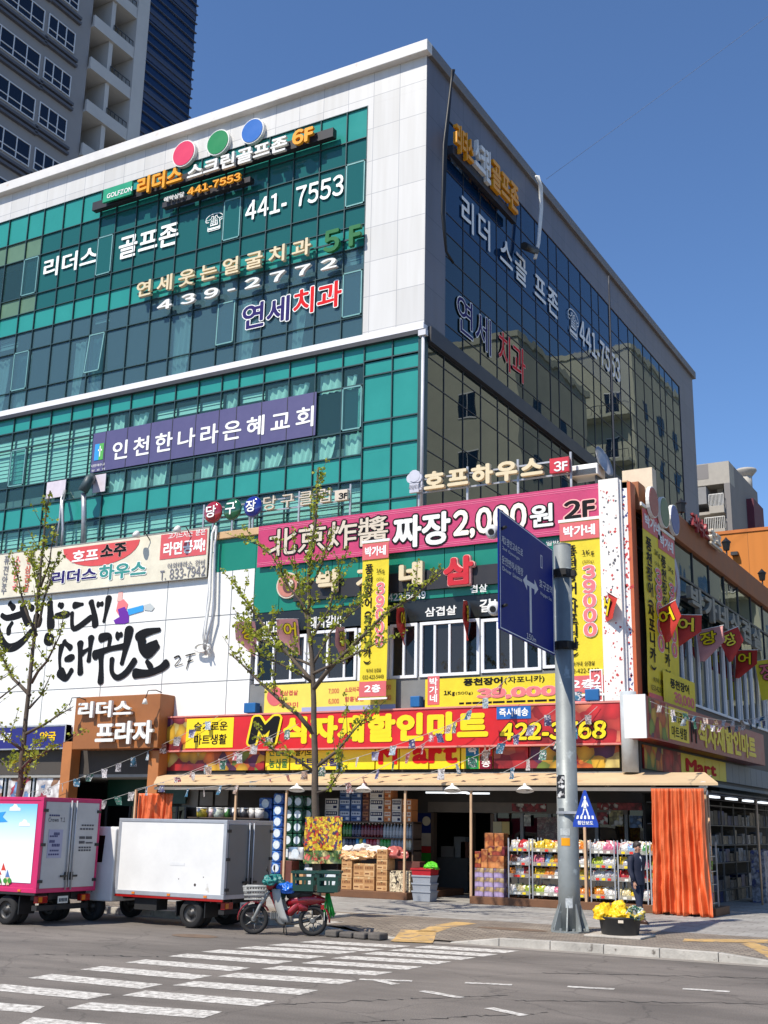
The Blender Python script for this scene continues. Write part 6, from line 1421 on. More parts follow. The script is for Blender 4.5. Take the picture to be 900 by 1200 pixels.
bunting('upper flag string climbing from the blue shop sign across the brown plaza sign', Pp(30, 930, 30.4), Pp(258, 838, 30.8), .25, 13, 1)
bunting('lower flag string climbing from the blue shop across the entrance to the red sign', Pp(60, 952, 30.2), Pp(330, 856, 30.7), .3, 15, 2)
bunting('flag string over the fruit pictures from the awning corner to the black M', Pp(160, 925, 29.4), Pp(350, 848, 30.5), .2, 10, 3)
bunting('flag string hung from the awning corner past the ginkgo trunk to the yellow letters', Pp(205, 925, 29.3), Pp(545, 842, 30.5), .4, 16, 4)
bunting('flag string rising from the awning over the yellow Mart panels to the white windows', Pp(395, 922, 29.3), Pp(600, 790, 30.4), .35, 11, 5)
bunting('flag string rising behind the traffic pole across the red phone number', Pp(505, 905, 29.4), Pp(690, 800, 30.4), .3, 10, 6)
bunting('short flag string right of the traffic pole over the pepper picture', Pp(590, 905, 29.5), Pp(700, 828, 30.6), .15, 6, 8)
for i, (a, b) in enumerate((((762, 822, 32), (1000, 838, 40)), ((780, 835, 32.5), (1000, 842, 42)))):
    A, B = onX(a[0], a[1], PX + 1.4), onX(900, b[1], PX + 1.4); bunting('shaded flag string along the street side, %s' % ('higher of two', 'lower of two')[i], A, B, .3, 12, 9 + i, sz=.62)
# ================================================================ VEHICLES
m_tyre = mat('tyre_rubber', (34, 33, 33), .85, vary=.2, scale=6); m_rimg = mat('rim_grey', (74, 72, 70), .45, metal=.5, vary=.15, scale=6); m_chas = mat('chassis_black', (30, 29, 29), .7, vary=.2)
m_twhite = mat('truck_white', (222, 220, 216), .35, vary=.1, scale=1.1, spots=((186, 180, 170), 3.5, .69)); m_alu = mat('truck_alu', (176, 178, 182), .4, metal=.4, vary=.12, scale=3); m_doorshade = mat('truck_door_shade', (122, 118, 112), .45, vary=.1, scale=1.5)  # white truck's rear door colour is darkened to carry its shade
m_winblk = glass('car_glass', (40, 46, 50), 1.5, base=(14, 16, 18), mixv=.8); m_tail = mat('tail_red', (150, 20, 20), .2, vary=.03); m_amber = mat('lamp_amber', (214, 120, 30), .2, vary=.03)
m_plate = mat('number_plate', (216, 216, 206), .4, vary=.05); m_blackpl = mat('black_plastic', (26, 26, 27), .5, vary=.15)
def wheel(parent, c, r, w, m_rim=m_rimg, ax=(0, 1, 0)):
    c = Vector(c); A = Vector(ax)
    t = MB(); t.lathe(c - A * w / 2, ax, [(0, r * .62), (0, r * .9), (w * .12, r * .98), (w * .5, r), (w * .88, r * .98), (w, r * .9), (w, r * .62)], 28, capends=False); o = t.build('wheel', m_tyre, parent)
    d = MB(); d.lathe(c - A * w * .42, ax, [(0, r * .61), (.02, r * .6), (w * .2, r * .5), (w * .24, r * .24), (w * .02, r * .22), (w * .02, .001)], 24, capends=False)
    d.lathe(c + A * w * .42, (-A.x, -A.y, -A.z), [(0, r * .61), (w * .2, r * .5), (w * .24, .001)], 24, capends=False)
    d.build('rim', m_rim, o)
    n = MB()
    for k in range(5):
        a = 2 * math.pi * k / 5; q = A.orthogonal().normalized(); b = A.cross(q); p = c - A * w * .24 + (q * math.cos(a) + b * math.sin(a)) * r * .34; n.lathe(p - A * .015, ax, [(0, .014), (.03, .014)], 6)
    n.build('wheel_nuts', m_chas, o); return o
def truck(label, Xr, Ys, L, W, z0, z1, trim, side, print_fn=None, cabc=None):
    t = thing('box_truck', label, 'truck', (Xr - L / 2, Ys + W / 2, 0)); Xf = Xr - L; Y1 = Ys + W; e = .075
    MB().box(Xf + .01, Xr - .02, Ys + .012, Y1 - .012, z0 + .02, z1 - .01).build('cargo_box', side, t)
    f = MB()
    for y in (Ys, Y1 - e):
        f.box(Xf, Xr, y, y + e, z0, z0 + e * 1.2); f.box(Xf, Xr, y, y + e, z1 - e * .9, z1); f.box(Xf, Xf + e, y, y + e, z0 + e * 1.2, z1 - e * .9); f.box(Xr - e * 1.1, Xr, y, y + e, z0 + e * 1.2, z1 - e * .9)
    f.box(Xr - e, Xr, Ys + e, Y1 - e, z0, z0 + e * 1.2); f.box(Xr - e, Xr, Ys + e, Y1 - e, z1 - e * 1.2, z1); f.box(Xf, Xf + e, Ys + e, Y1 - e, z1 - e, z1)
    f.build('edge_frame', trim, t, bevel=.008)
    ym = (Ys + Y1) / 2
    for y0, y1, s in ((Ys + e + .005, ym - .006, 1), (ym + .006, Y1 - e - .005, -1)):
        d = MB().box(Xr - .02, Xr + .012, y0, y1, z0 + e * 1.2, z1 - e * 1.2).build('rear_door', m_doorshade if side is m_twhite else mat('truck_door_pale', (186, 184, 180), .45, vary=.12, scale=1.5), t, bevel=.006)
        yb = y1 - .07 if s == 1 else y0 + .07
        MB().tube([(Xr + .035, yb, z0 + .05), (Xr + .035, yb, z1 - .05)], .016, 8).build('lock_bar', m_alu, d)
        h = MB(); h.box(Xr + .02, Xr + .05, yb - .16 if s == 1 else yb, yb if s == 1 else yb + .16, z0 + .3, z0 + .34); h.box(Xr + .012, Xr + .04, yb - .04, yb + .04, z0 + .24, z0 + .4)
        h.build('handle', m_blackpl, d)
        h = MB(); yh = y0 if s == 1 else y1
        for f_ in (.12, .5, .86): h.box(Xr + .0, Xr + .03, yh - .06, yh + .05, z0 + (z1 - z0) * f_ - .03, z0 + (z1 - z0) * f_ + .03)
        h.build('hinge', m_blackpl, d)
        if print_fn: print_fn(d, s, Xr, y0, y1, z0, z1)
    MB().box(Xr - .03, Xr + .02, ym - .004, ym + .004, z0 + .1, z1 - .1).build('door_seal', m_blackpl, t)
    c = MB(); c.box(Xf - 1.3, Xr - .12, Ys + W * .28, Ys + W * .34, .5, .66 if z0 > .6 else z0 - .002); c.box(Xf - 1.3, Xr - .12, Ys + W * .66, Ys + W * .72, .5, z0 - .002)
    for x in (Xr - .2, Xr - .9, Xr - 1.8, Xf + .2): c.box(x - .05, x + .05, Ys + .12, Y1 - .12, .5, z0 - .002)
    c.box(Xr - .95, Xr - .85, Ys + .1, Y1 - .1, .25, .33); c.box(Xf + .5, Xf + 1.1, Ys + .1, Ys + .45, .3, .56); c.build('chassis', m_chas, t)
    MB().box(Xr - .2, Xr - .06, Ys + .12, Y1 - .12, .3, .4).build('rear_bumper', m_chas, t)
    for y, s in ((Ys + .1, 1), (Y1 - .38, -1)):
        b = MB().box(Xr - .14, Xr - .03, y, y + .28, z0 - .2, z0 - .06).build('tail_lamp', m_tail, t, bevel=.01); MB().box(Xr - .029, Xr - .02, y + .02, y + .12, z0 - .18, z0 - .08).build('indicator', m_amber, b)
    pl = MB().box(Xr - .05, Xr - .035, ym - .18, ym + .1, z0 - .22, z0 - .08).build('number_plate', m_plate, t)
    rw = .29
    for x in (Xr - .87,):
        for y in (Ys + .16, Y1 - .16): wheel(t, (x, y, rw), rw, .2)
        for y in (Ys + .38, Y1 - .38): wheel(t, (x, y, rw), rw, .2)
    for y in (Ys + .2, Y1 - .2): wheel(t, (Xf - .75, y, .3), .3, .2)
    for x in (Xr - .5, Xr - 1.24): MB().box(x - .012, x + .012, Ys + .06, Ys + .5, .22, z0 - .08).build('mudguard', m_blackpl, t)
    MB().tube([(Xr - .25, Ys + .7, .36), (Xr - .02, Ys + .66, .34)], .03, 10).build('exhaust_pipe', m_chas, t)
    q = MB()
    for k in range(6): q.box(Xr - .034, Xr - .031, ym - .15 + .04 * k, ym - .125 + .04 * k, z0 - .19, z0 - .12)
    q.build('plate_digits', ink((40, 50, 60)), pl)
    MB().box(Xf + .02, Xr - .02, Ys - .004, Ys + .03, z0 - .045, z0 - .003).build('side_rail', m_tail if side is m_twhite else m_chas, t)
    for k in range(3): MB().box(Xr - .5 - .95 * k, Xr - .42 - .95 * k, Ys - .012, Ys - .001, z0 + .02, z0 + .06).build('side_marker', m_amber, t)
    # cab
    cx0, cx1 = Xf - 1.62, Xf - .1; cz0, cz1 = .42, 1.92; yy0, yy1 = Ys + .04, Y1 - .04
    pr = [(cx1, cz0), (cx1, cz1), (cx1 - .1, cz1 + .05), (cx0 + .45, cz1 + .03), (cx0 + .3, cz1 - .05), (cx0 + .06, 1.2), (cx0, 1.05), (cx0, cz0 + .05), (cx0 + .3, cz0)]
    cab = MB().prism([(x, yy0, z) for x, z in pr], (0, yy1 - yy0, 0)).build('cab', cabc or m_twhite, t, bevel=.03)
    for s, y in ((1, yy0 - .006), (-1, yy1 - .006)):
        MB().prism([(cx0 + .3, y, 1.2), (cx0 + .48, y, cz1 - .1), (cx1 - .62, y, cz1 - .1), (cx1 - .62, y, 1.2)], (0, .012, 0)).build('side_window', m_winblk, cab)
        MB().prism([(cx1 - .5, y, 1.22), (cx1 - .46, y, cz1 - .14), (cx1 - .3, y, cz1 - .14), (cx1 - .34, y, 1.22)], (0, .012, 0)).build('quarter_window', m_winblk, cab)
        MB().box(cx1 - .57, cx1 - .555, y, y + .012, .6, cz1 - .05).build('door_gap', m_blackpl, cab)
        MB().box(cx1 - .78, cx1 - .63, y - .02 if s == 1 else y + .012, y if s == 1 else y + .03, 1.05, 1.1).build('door_handle', m_blackpl, cab)
    MB().add([(cx0 + .02, yy0 + .1, 1.2), (cx0 + .02, yy1 - .1, 1.2), (cx0 + .26, yy1 - .16, cz1 - .1), (cx0 + .26, yy0 + .16, cz1 - .1)], [(3, 2, 1, 0)]).build('windscreen', m_winblk, cab)
    MB().box(cx0 + .15, cx0 + .25, yy0 - .2, yy0 - .04, 1.15, 1.5).build('wing_mirror', m_blackpl, cab)
    return t
# white truck
wXr, wYs = F(264.5, 1000, 20.12)[0], 20.12
w_W = onX(319, 1000, wXr).y - wYs
tw = truck('white box truck with plain cargo box parked behind the red motorcycle', wXr, wYs, wXr - F(137, 1000, wYs)[0], w_W, F(200, 1051, wYs)[1], F(267, 961, wYs)[1], m_alu, m_twhite)
m = MB(); 
for px, py, r_ in ((228, 1037, .03), (238, 1028, .012), (209, 1030, .012)): p = onY(px, py, wYs); disc((p.x, wYs + .011, p.z), r_, (0, -1, 0), m, .002, 10)
m.build('paint_chip', mat('rust_chip', (70, 60, 56), .7), tw)
m = MB(); a = onY(199, 1014, wYs); b = onY(216, 1011, wYs); m.box(a.x, b.x, wYs + .008, wYs + .011, a.z, b.z); m.build('faded_lettering', mat('faded_grey', (214, 213, 211), .5), tw)
# pink truck
pYs = 18.25; pXr = F(46, 1000, pYs)[0]; p_W = min(1.72, onX(119, 1000, pXr).y - pYs)
pz1 = F(50, 934, pYs)[1]; pz0 = F(40, 1047, pYs)[1]
m_tpink = mat('truck_pink', (196, 36, 96), .4, vary=.06)
def door_print(d, s, Xr, y0, y1, z0, z1):
    X = Xr + .014
    def fr_(u0, v0, u1, v1): return Fr((X, y0 + (y1 - y0) * u0, z0 + (z1 - z0) * v0), (0, 1, 0), (0, 0, 1), (y1 - y0) * (u1 - u0), (z1 - z0) * (v1 - v0))
    g_ = ink((90, 88, 90))
    if s == 1:
        write(fr_(.1, .74, .72, .79), 'Crown T.1', g_, d, d=0, off=.01)
        m = MB(); f = fr_(.15, .36, .68, .66); f.slab(m, .004); m.build('sticker', ink((170, 168, 186)), d)
        rows_ = [(.12, .8, .4), (.2, .58, .3), (.34, .6, .22), (.2, .52, .2), (.3, .48, .3), (.24, .43, .34), (.2, .39, .4)]
    else: rows_ = [(.35, .7, .5), (.3, .66, .55), (.3, .56, .22), (.55, .56, .25), (.3, .51, .22), (.56, .51, .28), (.3, .46, .5), (.3, .43, .5)]
    m = MB()
    for k, (u, v, w_) in enumerate(rows_):
        for q in range(5): f = fr_(u + w_ * q / 5, v, u + w_ * (q + .72) / 5, v + (.03 if k in (2, 3, 4) else .018)); f.slab(m, .002, .005)
    m.build('printed_line', ink((74, 74, 110)) if s == 1 else g_, d)
def side_sky():
    m = bpy.data.materials.new('side_print_sky'); m.use_nodes = True; nt = m.node_tree; N = nt.nodes; L = nt.links; b = N['Principled BSDF']; b.inputs['Roughness'].default_value = .35
    tc = N.new('ShaderNodeTexCoord'); sp = N.new('ShaderNodeSeparateXYZ'); L.new(tc.outputs['Object'], sp.inputs[0]); mr = N.new('ShaderNodeMapRange'); mr.inputs['From Min'].default_value = pz0; mr.inputs['From Max'].default_value = pz1; L.new(sp.outputs['Z'], mr.inputs['Value'])
    r = N.new('ShaderNodeValToRGB'); e = r.color_ramp.elements; e[0].position = .45; e[0].color = lin((232, 236, 240)); e[1].position = .95; e[1].color = lin((90, 180, 226)); x = e.new(.7); x.color = lin((190, 222, 238)); L.new(mr.outputs[0], r.inputs['Fac']); L.new(r.outputs[0], b.inputs['Base Color']); return m
tp = truck('pink framed box truck with a sky blue picture on its side', pXr, pYs, 2.9, p_W, pz0, pz1, m_tpink, m_tpink, door_print, m_twhite)
fr = Fr((pXr - 2.75, pYs + .006, pz0 + .19), (1, 0, 0), (0, 0, 1), 2.75 - .17, pz1 - pz0 - .33); m = MB(); fr.slab(m, .004, 0); m.build('side_picture', side_sky(), tp)
Yp = pYs - .002
def pz(px, py): p = onY(px, py, Yp); return p
for k, (ox, oy) in enumerate(((11, 950), (22, 968))):
    blob([(ox, oy), (ox + 1, oy - 4), (ox + 4, oy - 5), (ox + 6, oy - 8), (ox + 9, oy - 7), (ox + 10, oy - 4), (ox + 13, oy - 3), (ox + 13, oy)], Yp, I['white'], tp, 'printed_cloud', .0015)
blob([(-8, 953), (7, 951), (3, 957), (9, 963), (-8, 964)], Yp, I['sky'], tp, 'printed_ribbon', .0015)
for k, (px, w_, h_, c, rc) in enumerate(((-4, 5, 12, (222, 214, 200), (190, 60, 50)), (2, 4, 17, (226, 222, 214), (200, 70, 60)), (7, 3.4, 9, (214, 190, 150), (90, 120, 170)))):
    blob([(px, 1037), (px + w_, 1037), (px + w_, 1037 - h_), (px, 1037 - h_)], Yp - .002 * k, ink(c), tp, 'printed_house', .0012); blob([(px - .8, 1037 - h_), (px + w_ + .8, 1037 - h_), (px + w_ / 2, 1037 - h_ - 9)], Yp - .002 * k, ink(rc), tp, 'printed_house', .0012)
for px in (-1, 6, 11): blob([(px + 2.4 * math.cos(a * .6), 1032 + 3.2 * math.sin(a * .6)) for a in range(10)][::-1], Yp - .008, ink((70, 140, 60)), tp, 'printed_bush', .0012)
fb = Fr((pXr - .07, pYs - .004, pz0 + .02), (1, 0, 0), (0, 0, 1), .05, .05)
# ---- motorcycle
fp, rp = onZ(297, 1095), onZ(366, 1097)
dv = fp - rp; WB = dv.length; ang = math.atan2(dv.y, dv.x); mid = (fp + rp) / 2
mo = thing('motorcycle', 'red and white delivery motorcycle with grey front basket parked behind the white truck', 'motorcycle', (mid.x, mid.y, 0), rz=ang)
m_mred = mat('moto_red', (140, 22, 32), .25, vary=.06, coat=.5); m_mgrey = mat('moto_grey', (160, 160, 156), .4, vary=.1); m_eng = mat('engine_alu', (130, 128, 124), .4, metal=.6, vary=.2, scale=8); m_mwhite = mat('moto_white', (216, 212, 206), .35, vary=.06); m_seat = mat('seat_black', (28, 27, 28), .6, vary=.1)
def bl(mb, n, m, p=mo, **k): return mb.build(n, m, p, local=True, **k)
h = WB / 2; wr = .285
for nm, cx in (('front_wheel', h), ('rear_wheel', -h)):
    t_ = MB(); rows = []
    for i in range(33):
        a = 2 * math.pi * i / 32; ca = Vector((math.cos(a), 0, math.sin(a))); rows.append([Vector((cx, 0, wr)) + ca * (wr - .042 + .042 * math.cos(b_ * math.pi / 4)) + Vector((0, .042 * math.sin(b_ * math.pi / 4), 0)) for b_ in range(9)])
    t_.grid(rows); w_ = bl(t_, nm, m_tyre)
    r_ = MB(); r_.lathe((cx, -.02, wr), (0, 1, 0), [(0, wr - .075), (0, wr - .06), (.04, wr - .06), (.04, wr - .075), (0, wr - .075)], 32, capends=False); r_.lathe((cx, -.05, wr), (0, 1, 0), [(0, .04), (.02, .06), (.08, .06), (.1, .04)], 14)
    bl(r_, 'rim', m_eng, w_); s_ = MB()
    for k in range(6):
        a = 2 * math.pi * k / 6 + .3; s_.tube([(cx + .05 * math.cos(a), 0, wr + .05 * math.sin(a)), (cx + (wr - .07) * math.cos(a + .12), 0, wr + (wr - .07) * math.sin(a + .12))], .013, 6)
    bl(s_, 'spokes', m_eng, w_)
hd = Vector((h - .3, 0, .92))
m = MB()
for y in (-.075, .075): m.tube([(h, y, wr), (h - .12, y, .55), (hd.x + .02, y * .9, .82)], .03, 8)
bl(m, 'front_fork', m_mgrey)
def fender(cx, a0, a1, r, w, m, n):
    rows = []
    for i in range(13):
        a = R(a0 + (a1 - a0) * i / 12); rows.append([(cx + (r + .02 * math.cos(k * math.pi / 4 - math.pi / 2)) * math.cos(a), w * (k / 4 * 2 - 1), wr + (r + .025 * math.sin(k * math.pi / 4)) * math.sin(a)) for k in range(5)])
    o = bl(MB().grid(rows), n, m); md = o.modifiers.new('t', 'SOLIDIFY'); md.thickness = .008
fender(h, -5, 150, wr + .035, .06, m_mred, 'front_fender'); fender(-h, 20, 185, wr + .045, .065, m_mred, 'rear_fender')
m = MB(); m.grid([[(h - .33 - .2 * (i / 7) ** 1.5 - .2 * (abs(k - 3) / 3) ** 2, (k - 3) * .075 * (1 - .3 * (1 - i / 7)), .86 - .6 * i / 7) for k in range(7)] for i in range(8)]); o = bl(m, 'leg_shield', m_mgrey); md = o.modifiers.new('t', 'SOLIDIFY'); md.thickness = .012
m = MB(); m.tube([(h - .33, .0, .8), (h - .5, 0, .42), (-.1, 0, .4), (-h * .55, 0, .62), (-h - .12, 0, .66)], [.06, .055, .075, .1, .06], 10); bl(m, 'frame_tube', m_mred)
m = MB(); m.tube([(-.06, 0, .58), (-.2, 0, .64), (-.4, 0, .67), (-h - .05, 0, .68), (-h - .26, 0, .66)], [.06, .1, .115, .1, .04], 12); m.tube([(-.3, 0, .62), (-.36, 0, .52), (-h + .1, 0, .5)], [.1, .09, .05], 10); bl(m, 'side_cover', m_mred)
m = MB(); m.lathe((.0, -.11, .3), (0, 1, 0), [(0, .09), (.03, .12), (.19, .12), (.22, .09)], 18); m.box(.05, .26, -.06, .06, .3, .42); m.box(-.16, .0, -.08, .08, .24, .36)
for k in range(5): m.box(.08 + .035 * k, .09 + .035 * k, -.08, .08, .28, .44)
bl(m, 'engine', m_eng, bevel=.01); m = MB(); m.lathe((-.02, -.13, .4), (0, 1, 0), [(0, .05), (.02, .075), (.05, .08)], 14); m.box(-.12, .12, -.13, -.08, .38, .5); bl(m, 'engine_cover', m_mwhite, bevel=.02); m = MB(); m.tube([(.2, -.1, .3), (.1, -.13, .2), (-.2, -.13, .22), (-h - .15, -.14, .34)], [.02, .022, .035, .045], 10); bl(m, 'exhaust', m_eng)
m = MB(); m.tube([(-.05, 0, .74), (-.15, 0, .77), (-.35, 0, .78), (-h + .02, 0, .77)], [.06, .11, .115, .09], 12); bl(m, 'seat', m_seat)
m = MB(); m.tube([(hd.x - .06, -.33, 1.0), (hd.x - .02, -.18, 1.03), (hd.x + .02, 0, .98), (hd.x - .02, .18, 1.03), (hd.x - .06, .33, 1.0)], .014, 8); m.tube([(hd.x + .02, 0, .8), (hd.x - .02, 0, 1.)], .03, 8); bl(m, 'handlebar', m_blackpl)
m = MB(); m.lathe((hd.x - .02, 0, .95), (1, 0, -.15), [(-.1, .05), (-.04, .11), (.06, .12), (.1, .09)], 16); bl(m, 'headlamp_housing', m_mred); m = MB(); m.lathe((hd.x + .08, 0, .935), (1, 0, -.15), [(0, .08), (.03, .07), (.045, .03)], 14); bl(m, 'headlamp', m_mwhite)
for y in (-.28, .28):
    m = MB(); m.tube([(hd.x - .05, y, 1.02), (hd.x, y * 1.25, 1.2)], .008, 6); m.lathe((hd.x, y * 1.3, 1.24), (1, 0, 0), [(0, .055), (.02, .045)], 12); bl(m, 'mirror', m_blackpl)
m = MB(); m.tube([(-.05, .1, .26), (-.12, .22, .02)], .012, 6); m.tube([(.0, -.1, .26), (.02, -.2, .03)], .012, 6); bl(m, 'kick_stand', m_chas)
m = MB()
for y in (-.16, .16): m.tube([(-.3, y * .7, .7), (-.36, y, .82), (-h - .42, y, .82)], .01, 6)
for x in (-.4, -.6, -.8, -h - .4): m.tube([(x, -.16, .82), (x, .16, .82)], .01, 6)
bl(m, 'rear_rack', m_chas)
m = MB(); m.box(-h - .22, -h - .16, -.06, .06, .5, .58); bl(m, 'tail_lamp', m_tail); m = MB(); m.box(-h - .24, -h - .23, -.1, .1, .3, .45); bl(m, 'number_plate', m_plate)
# front basket: wire sides
m = MB(); bx0_, bx1_, by_, bz0_, bz1_ = h - .2, h + .18, .17, .66, .9
for i in range(9):
    f = i / 8
    m.tube([(bx0_ + (bx1_ - bx0_) * f, -by_ * .8, bz0_), (bx0_ - .03 + (bx1_ - bx0_ + .06) * f, -by_, bz1_)], .006, 4); m.tube([(bx0_ + (bx1_ - bx0_) * f, by_ * .8, bz0_), (bx0_ - .03 + (bx1_ - bx0_ + .06) * f, by_, bz1_)], .006, 4); m.tube([(bx0_ + (bx1_ - bx0_) * f, -by_ * .8, bz0_), (bx0_ + (bx1_ - bx0_) * f, by_ * .8, bz0_)], .006, 4)
for i in range(7):
    y = -by_ + 2 * by_ * i / 6; m.tube([(bx1_, y * .8, bz0_), (bx1_ + .03, y, bz1_)], .006, 4); m.tube([(bx0_, y * .8, bz0_), (bx0_ - .03, y, bz1_)], .006, 4)
for z, g_, r_ in ((bz1_, .03, .018), (bz1_ - .08, .02, .014), (bz0_ + .08, .01, .012), (bz0_, 0, .014)):
    yy = by_ * (.8 + .2 * (z - bz0_) / (bz1_ - bz0_)); m.tube([(bx0_ - g_, -yy, z), (bx1_ + g_, -yy, z), (bx1_ + g_, yy, z), (bx0_ - g_, yy, z), (bx0_ - g_, -yy, z)], r_, 6)
bl(m, 'front_basket', m_mgrey)
# things carried by the motorcycle
def carried(name, label, cat, local, m, mats, group=None):
    t_ = thing(name, label, cat, (mid.x, mid.y, 0), group, ang); o = m.build(local, mats, t_, local=True); return t_
def crate(label, x0, x1, y0, y1, z0, hgt, mt, lean=0):
    t_ = thing('plastic_crate', label, 'crate', (mid.x, mid.y, 0), 'dark green crates on the motorcycle', ang); m = MB(); w = .015; tp_ = .03
    cs = [(x0, y0), (x1, y0), (x1, y1), (x0, y1)]; cx_, cy_ = (x0 + x1) / 2, (y0 + y1) / 2
    for i in range(4):
        a, b = cs[i], cs[(i + 1) % 4]; s_ = lambda p, f: (cx_ + (p[0] - cx_) * (1 - .1 * (1 - f)), cy_ + (p[1] - cy_) * (1 - .1 * (1 - f)), z0 + hgt * f)
        inn = lambda p: (p[0] + (cx_ - p[0]) * .06, p[1] + (cy_ - p[1]) * .06, p[2])
        for f0, f1, g0, g1 in ((0, .3, 0, 1), (.3, .55, 0, .12), (.3, .55, .44, .56), (.3, .55, .88, 1), (.55, .7, 0, 1), (.7, .88, 0, .12), (.7, .88, .88, 1), (.88, 1, 0, 1)):
            L_ = lambda f, g: tuple(s_(a, f)[k] + (s_(b, f)[k] - s_(a, f)[k]) * g for k in range(3))
            q = [L_(f0, g0), L_(f0, g1), L_(f1, g1), L_(f1, g0)]; m.add(q + [inn(p) for p in q], [(0, 1, 2, 3), (7, 6, 5, 4), (0, 4, 5, 1), (2, 6, 7, 3), (1, 5, 6, 2), (3, 7, 4, 0)])
    m.box(x0 + .02, x1 - .02, y0 + .02, y1 - .02, z0, z0 + .015); m.build('crate_body', mt, t_, local=True)
    r = MB(); e = .02; r.box(x0 - e, x1 + e, y0 - e, y0 + .004, z0 + hgt - .03, z0 + hgt + .012); r.box(x0 - e, x1 + e, y1 - .004, y1 + e, z0 + hgt - .03, z0 + hgt + .012); r.box(x0 - e, x0 + .004, y0, y1, z0 + hgt - .03, z0 + hgt + .012); r.box(x1 - .004, x1 + e, y0, y1, z0 + hgt - .03, z0 + hgt + .012); r.build('rim', mt, t_, local=True)
    return t_
m_crate = mat('crate_green', (22, 62, 52), .45, vary=.1)
crate('dark green plastic crate tied on the rear rack of the motorcycle, nearer the seat', -.62, -.18, -.24, .24, .84, .36, m_crate)
crate('dark green plastic crate hanging out behind the rear wheel of the motorcycle', -1.1, -.66, -.24, .24, .83, .38, m_crate)
t_ = thing('plastic_bag', 'crumpled bright blue plastic bag on the motorcycle seat', 'bag', (mid.x, mid.y, 0), None, ang); m = MB()
def lump_local(parent, c, r, mt, seed, n='bag_body'): return crumple(c, r, seed, .8).build(n, mt, parent, local=True)
lump_local(t_, (-.05, 0, .87), (.2, .16, .11), mat('bag_blue', (20, 96, 190), .25, vary=.15, scale=8), 4)
for y, lab in ((-.25, 'teal hand muff on the motorcycle grip nearer the street'), (.25, 'teal hand muff on the motorcycle grip nearer the shop')):
    t_ = thing('hand_muff', lab, 'hand muff', (mid.x, mid.y, 0), None, ang); lump_local(t_, (hd.x - .03, y, 1.02), (.13, .1, .11), mat('muff_teal', (24, 110, 104), .4, vary=.12, scale=6), 7, 'muff_body')
    
t_ = thing('rain_cover', 'dark teal bundle with a white stripe hung behind the motorcycle leg shield', 'cover', (mid.x, mid.y, 0), None, ang); lump_local(t_, (.12, -.1, .82), (.15, .13, .2), mat('cover_teal', (16, 74, 72), .5, vary=.2, scale=7), 11, 'cover_body')
t_ = thing('brush_broom', 'bright green broom bristles hanging under the rear crate of the motorcycle', 'broom', (mid.x, mid.y, 0), None, ang); m = MB()
for i in range(26): a = rnd.uniform(-.12, .12); b_ = rnd.uniform(-.08, .08); m.tube([(-.86 + a * .3, b_ * .4, .8), (-.9 + a, b_, .38 + rnd.uniform(-.04, .04))], .008, 4)
m.build('bristles', mat('broom_green', (30, 160, 60), .5, vary=.2), t_, local=True)
# ================================================================ STREET FURNITURE, TREES, PERSON
m_polem = mat('pole_galv', (136, 140, 138), .5, metal=.25, vary=.14, scale=3, bump=.1, spots=((168, 174, 172), 5, .62))
pb = onZ(668, 1092, .15)
PO = Vector((pb.x, pb.y, .15))
ztp = onY(659, 640, PO.y).z
po = thing('sign_pole', 'thick grey steel traffic pole with finned base and torn stickers at the kerb', 'pole', PO)
r0 = .215
MB().lathe(PO, (0, 0, 1), [(0.02, r0 * 1.02), (.9, r0), (3.3, r0 * .97), (3.302, r0 * .95), (ztp - .15, r0 * .86)], 28).build('shaft', m_polem, po)
MB().lathe((PO.x, PO.y, ztp), (0, 0, 1), [(0, r0 * .86), (.03, r0 * .9), (.05, r0 * .5)], 20).build('cap', m_polem, po)
m = MB(); m.lathe(PO, (0, 0, 1), [(0, .4), (.03, .4)], 8, smooth=False)
for k in range(8):
    a = 2 * math.pi * k / 8 + .2; d = Vector((math.cos(a), math.sin(a), 0)); n_ = Vector((-d.y, d.x, 0)) * .012
    m.prism([PO + d * .19 + Vector((0, 0, .03)) - n_, PO + d * .38 + Vector((0, 0, .03)) - n_, PO + d * .365 + Vector((0, 0, .1)) - n_, PO + d * .21 + Vector((0, 0, .55)) - n_, PO + d * .19 + Vector((0, 0, .55)) - n_], n_ * 2)
    m.lathe(PO + d.cross(Vector((0, 0, 1))) * .0 + Vector((math.cos(a + .39), math.sin(a + .39), 0)) * .33 + Vector((0, 0, .03)), (0, 0, 1), [(0, .03), (.05, .03)], 6, smooth=False)
m.build('base_flange', m_polem, po)
def wrap_sticker(px0, py0, px1, py1, mt, nm='sticker'):
    a, b = onY(px0, py0, PO.y - r0), onY(px1, py1, PO.y - r0); z0, z1 = min(a.z, b.z), max(a.z, b.z)
    vdir = math.atan2(-PO.y, -PO.x)
    def ang(px): 
        off = ((onY(px, py0, PO.y).x - PO.x) * abs(math.sin(vdir))) / r0; return vdir + math.asin(max(-.99, min(.99, off)))
    a0, a1 = ang(px0), ang(px1); rows = []
    for z in (z0, z1): rows.append([(PO.x + (r0 + .003) * math.cos(a0 + (a1 - a0) * i / 6), PO.y + (r0 + .003) * math.sin(a0 + (a1 - a0) * i / 6), z) for i in range(7)])
    return MB().grid(rows).build(nm, mt, po)
wrap_sticker(653, 935, 662, 908, photo_print('bw_sticker', [(216, 216, 212), (30, 30, 32), (214, 214, 210), (40, 40, 42)], 11)); wrap_sticker(658, 991, 668, 982, ink((222, 150, 30))); wrap_sticker(657, 979, 668, 971, mat('sticker_torn', (176, 180, 178), .6, vary=.3, scale=20)); wrap_sticker(663, 1064, 671, 1053, mat('sticker_torn2', (186, 190, 190), .6, vary=.3, scale=20)); wrap_sticker(655, 956, 661, 947, ink((90, 94, 96)))
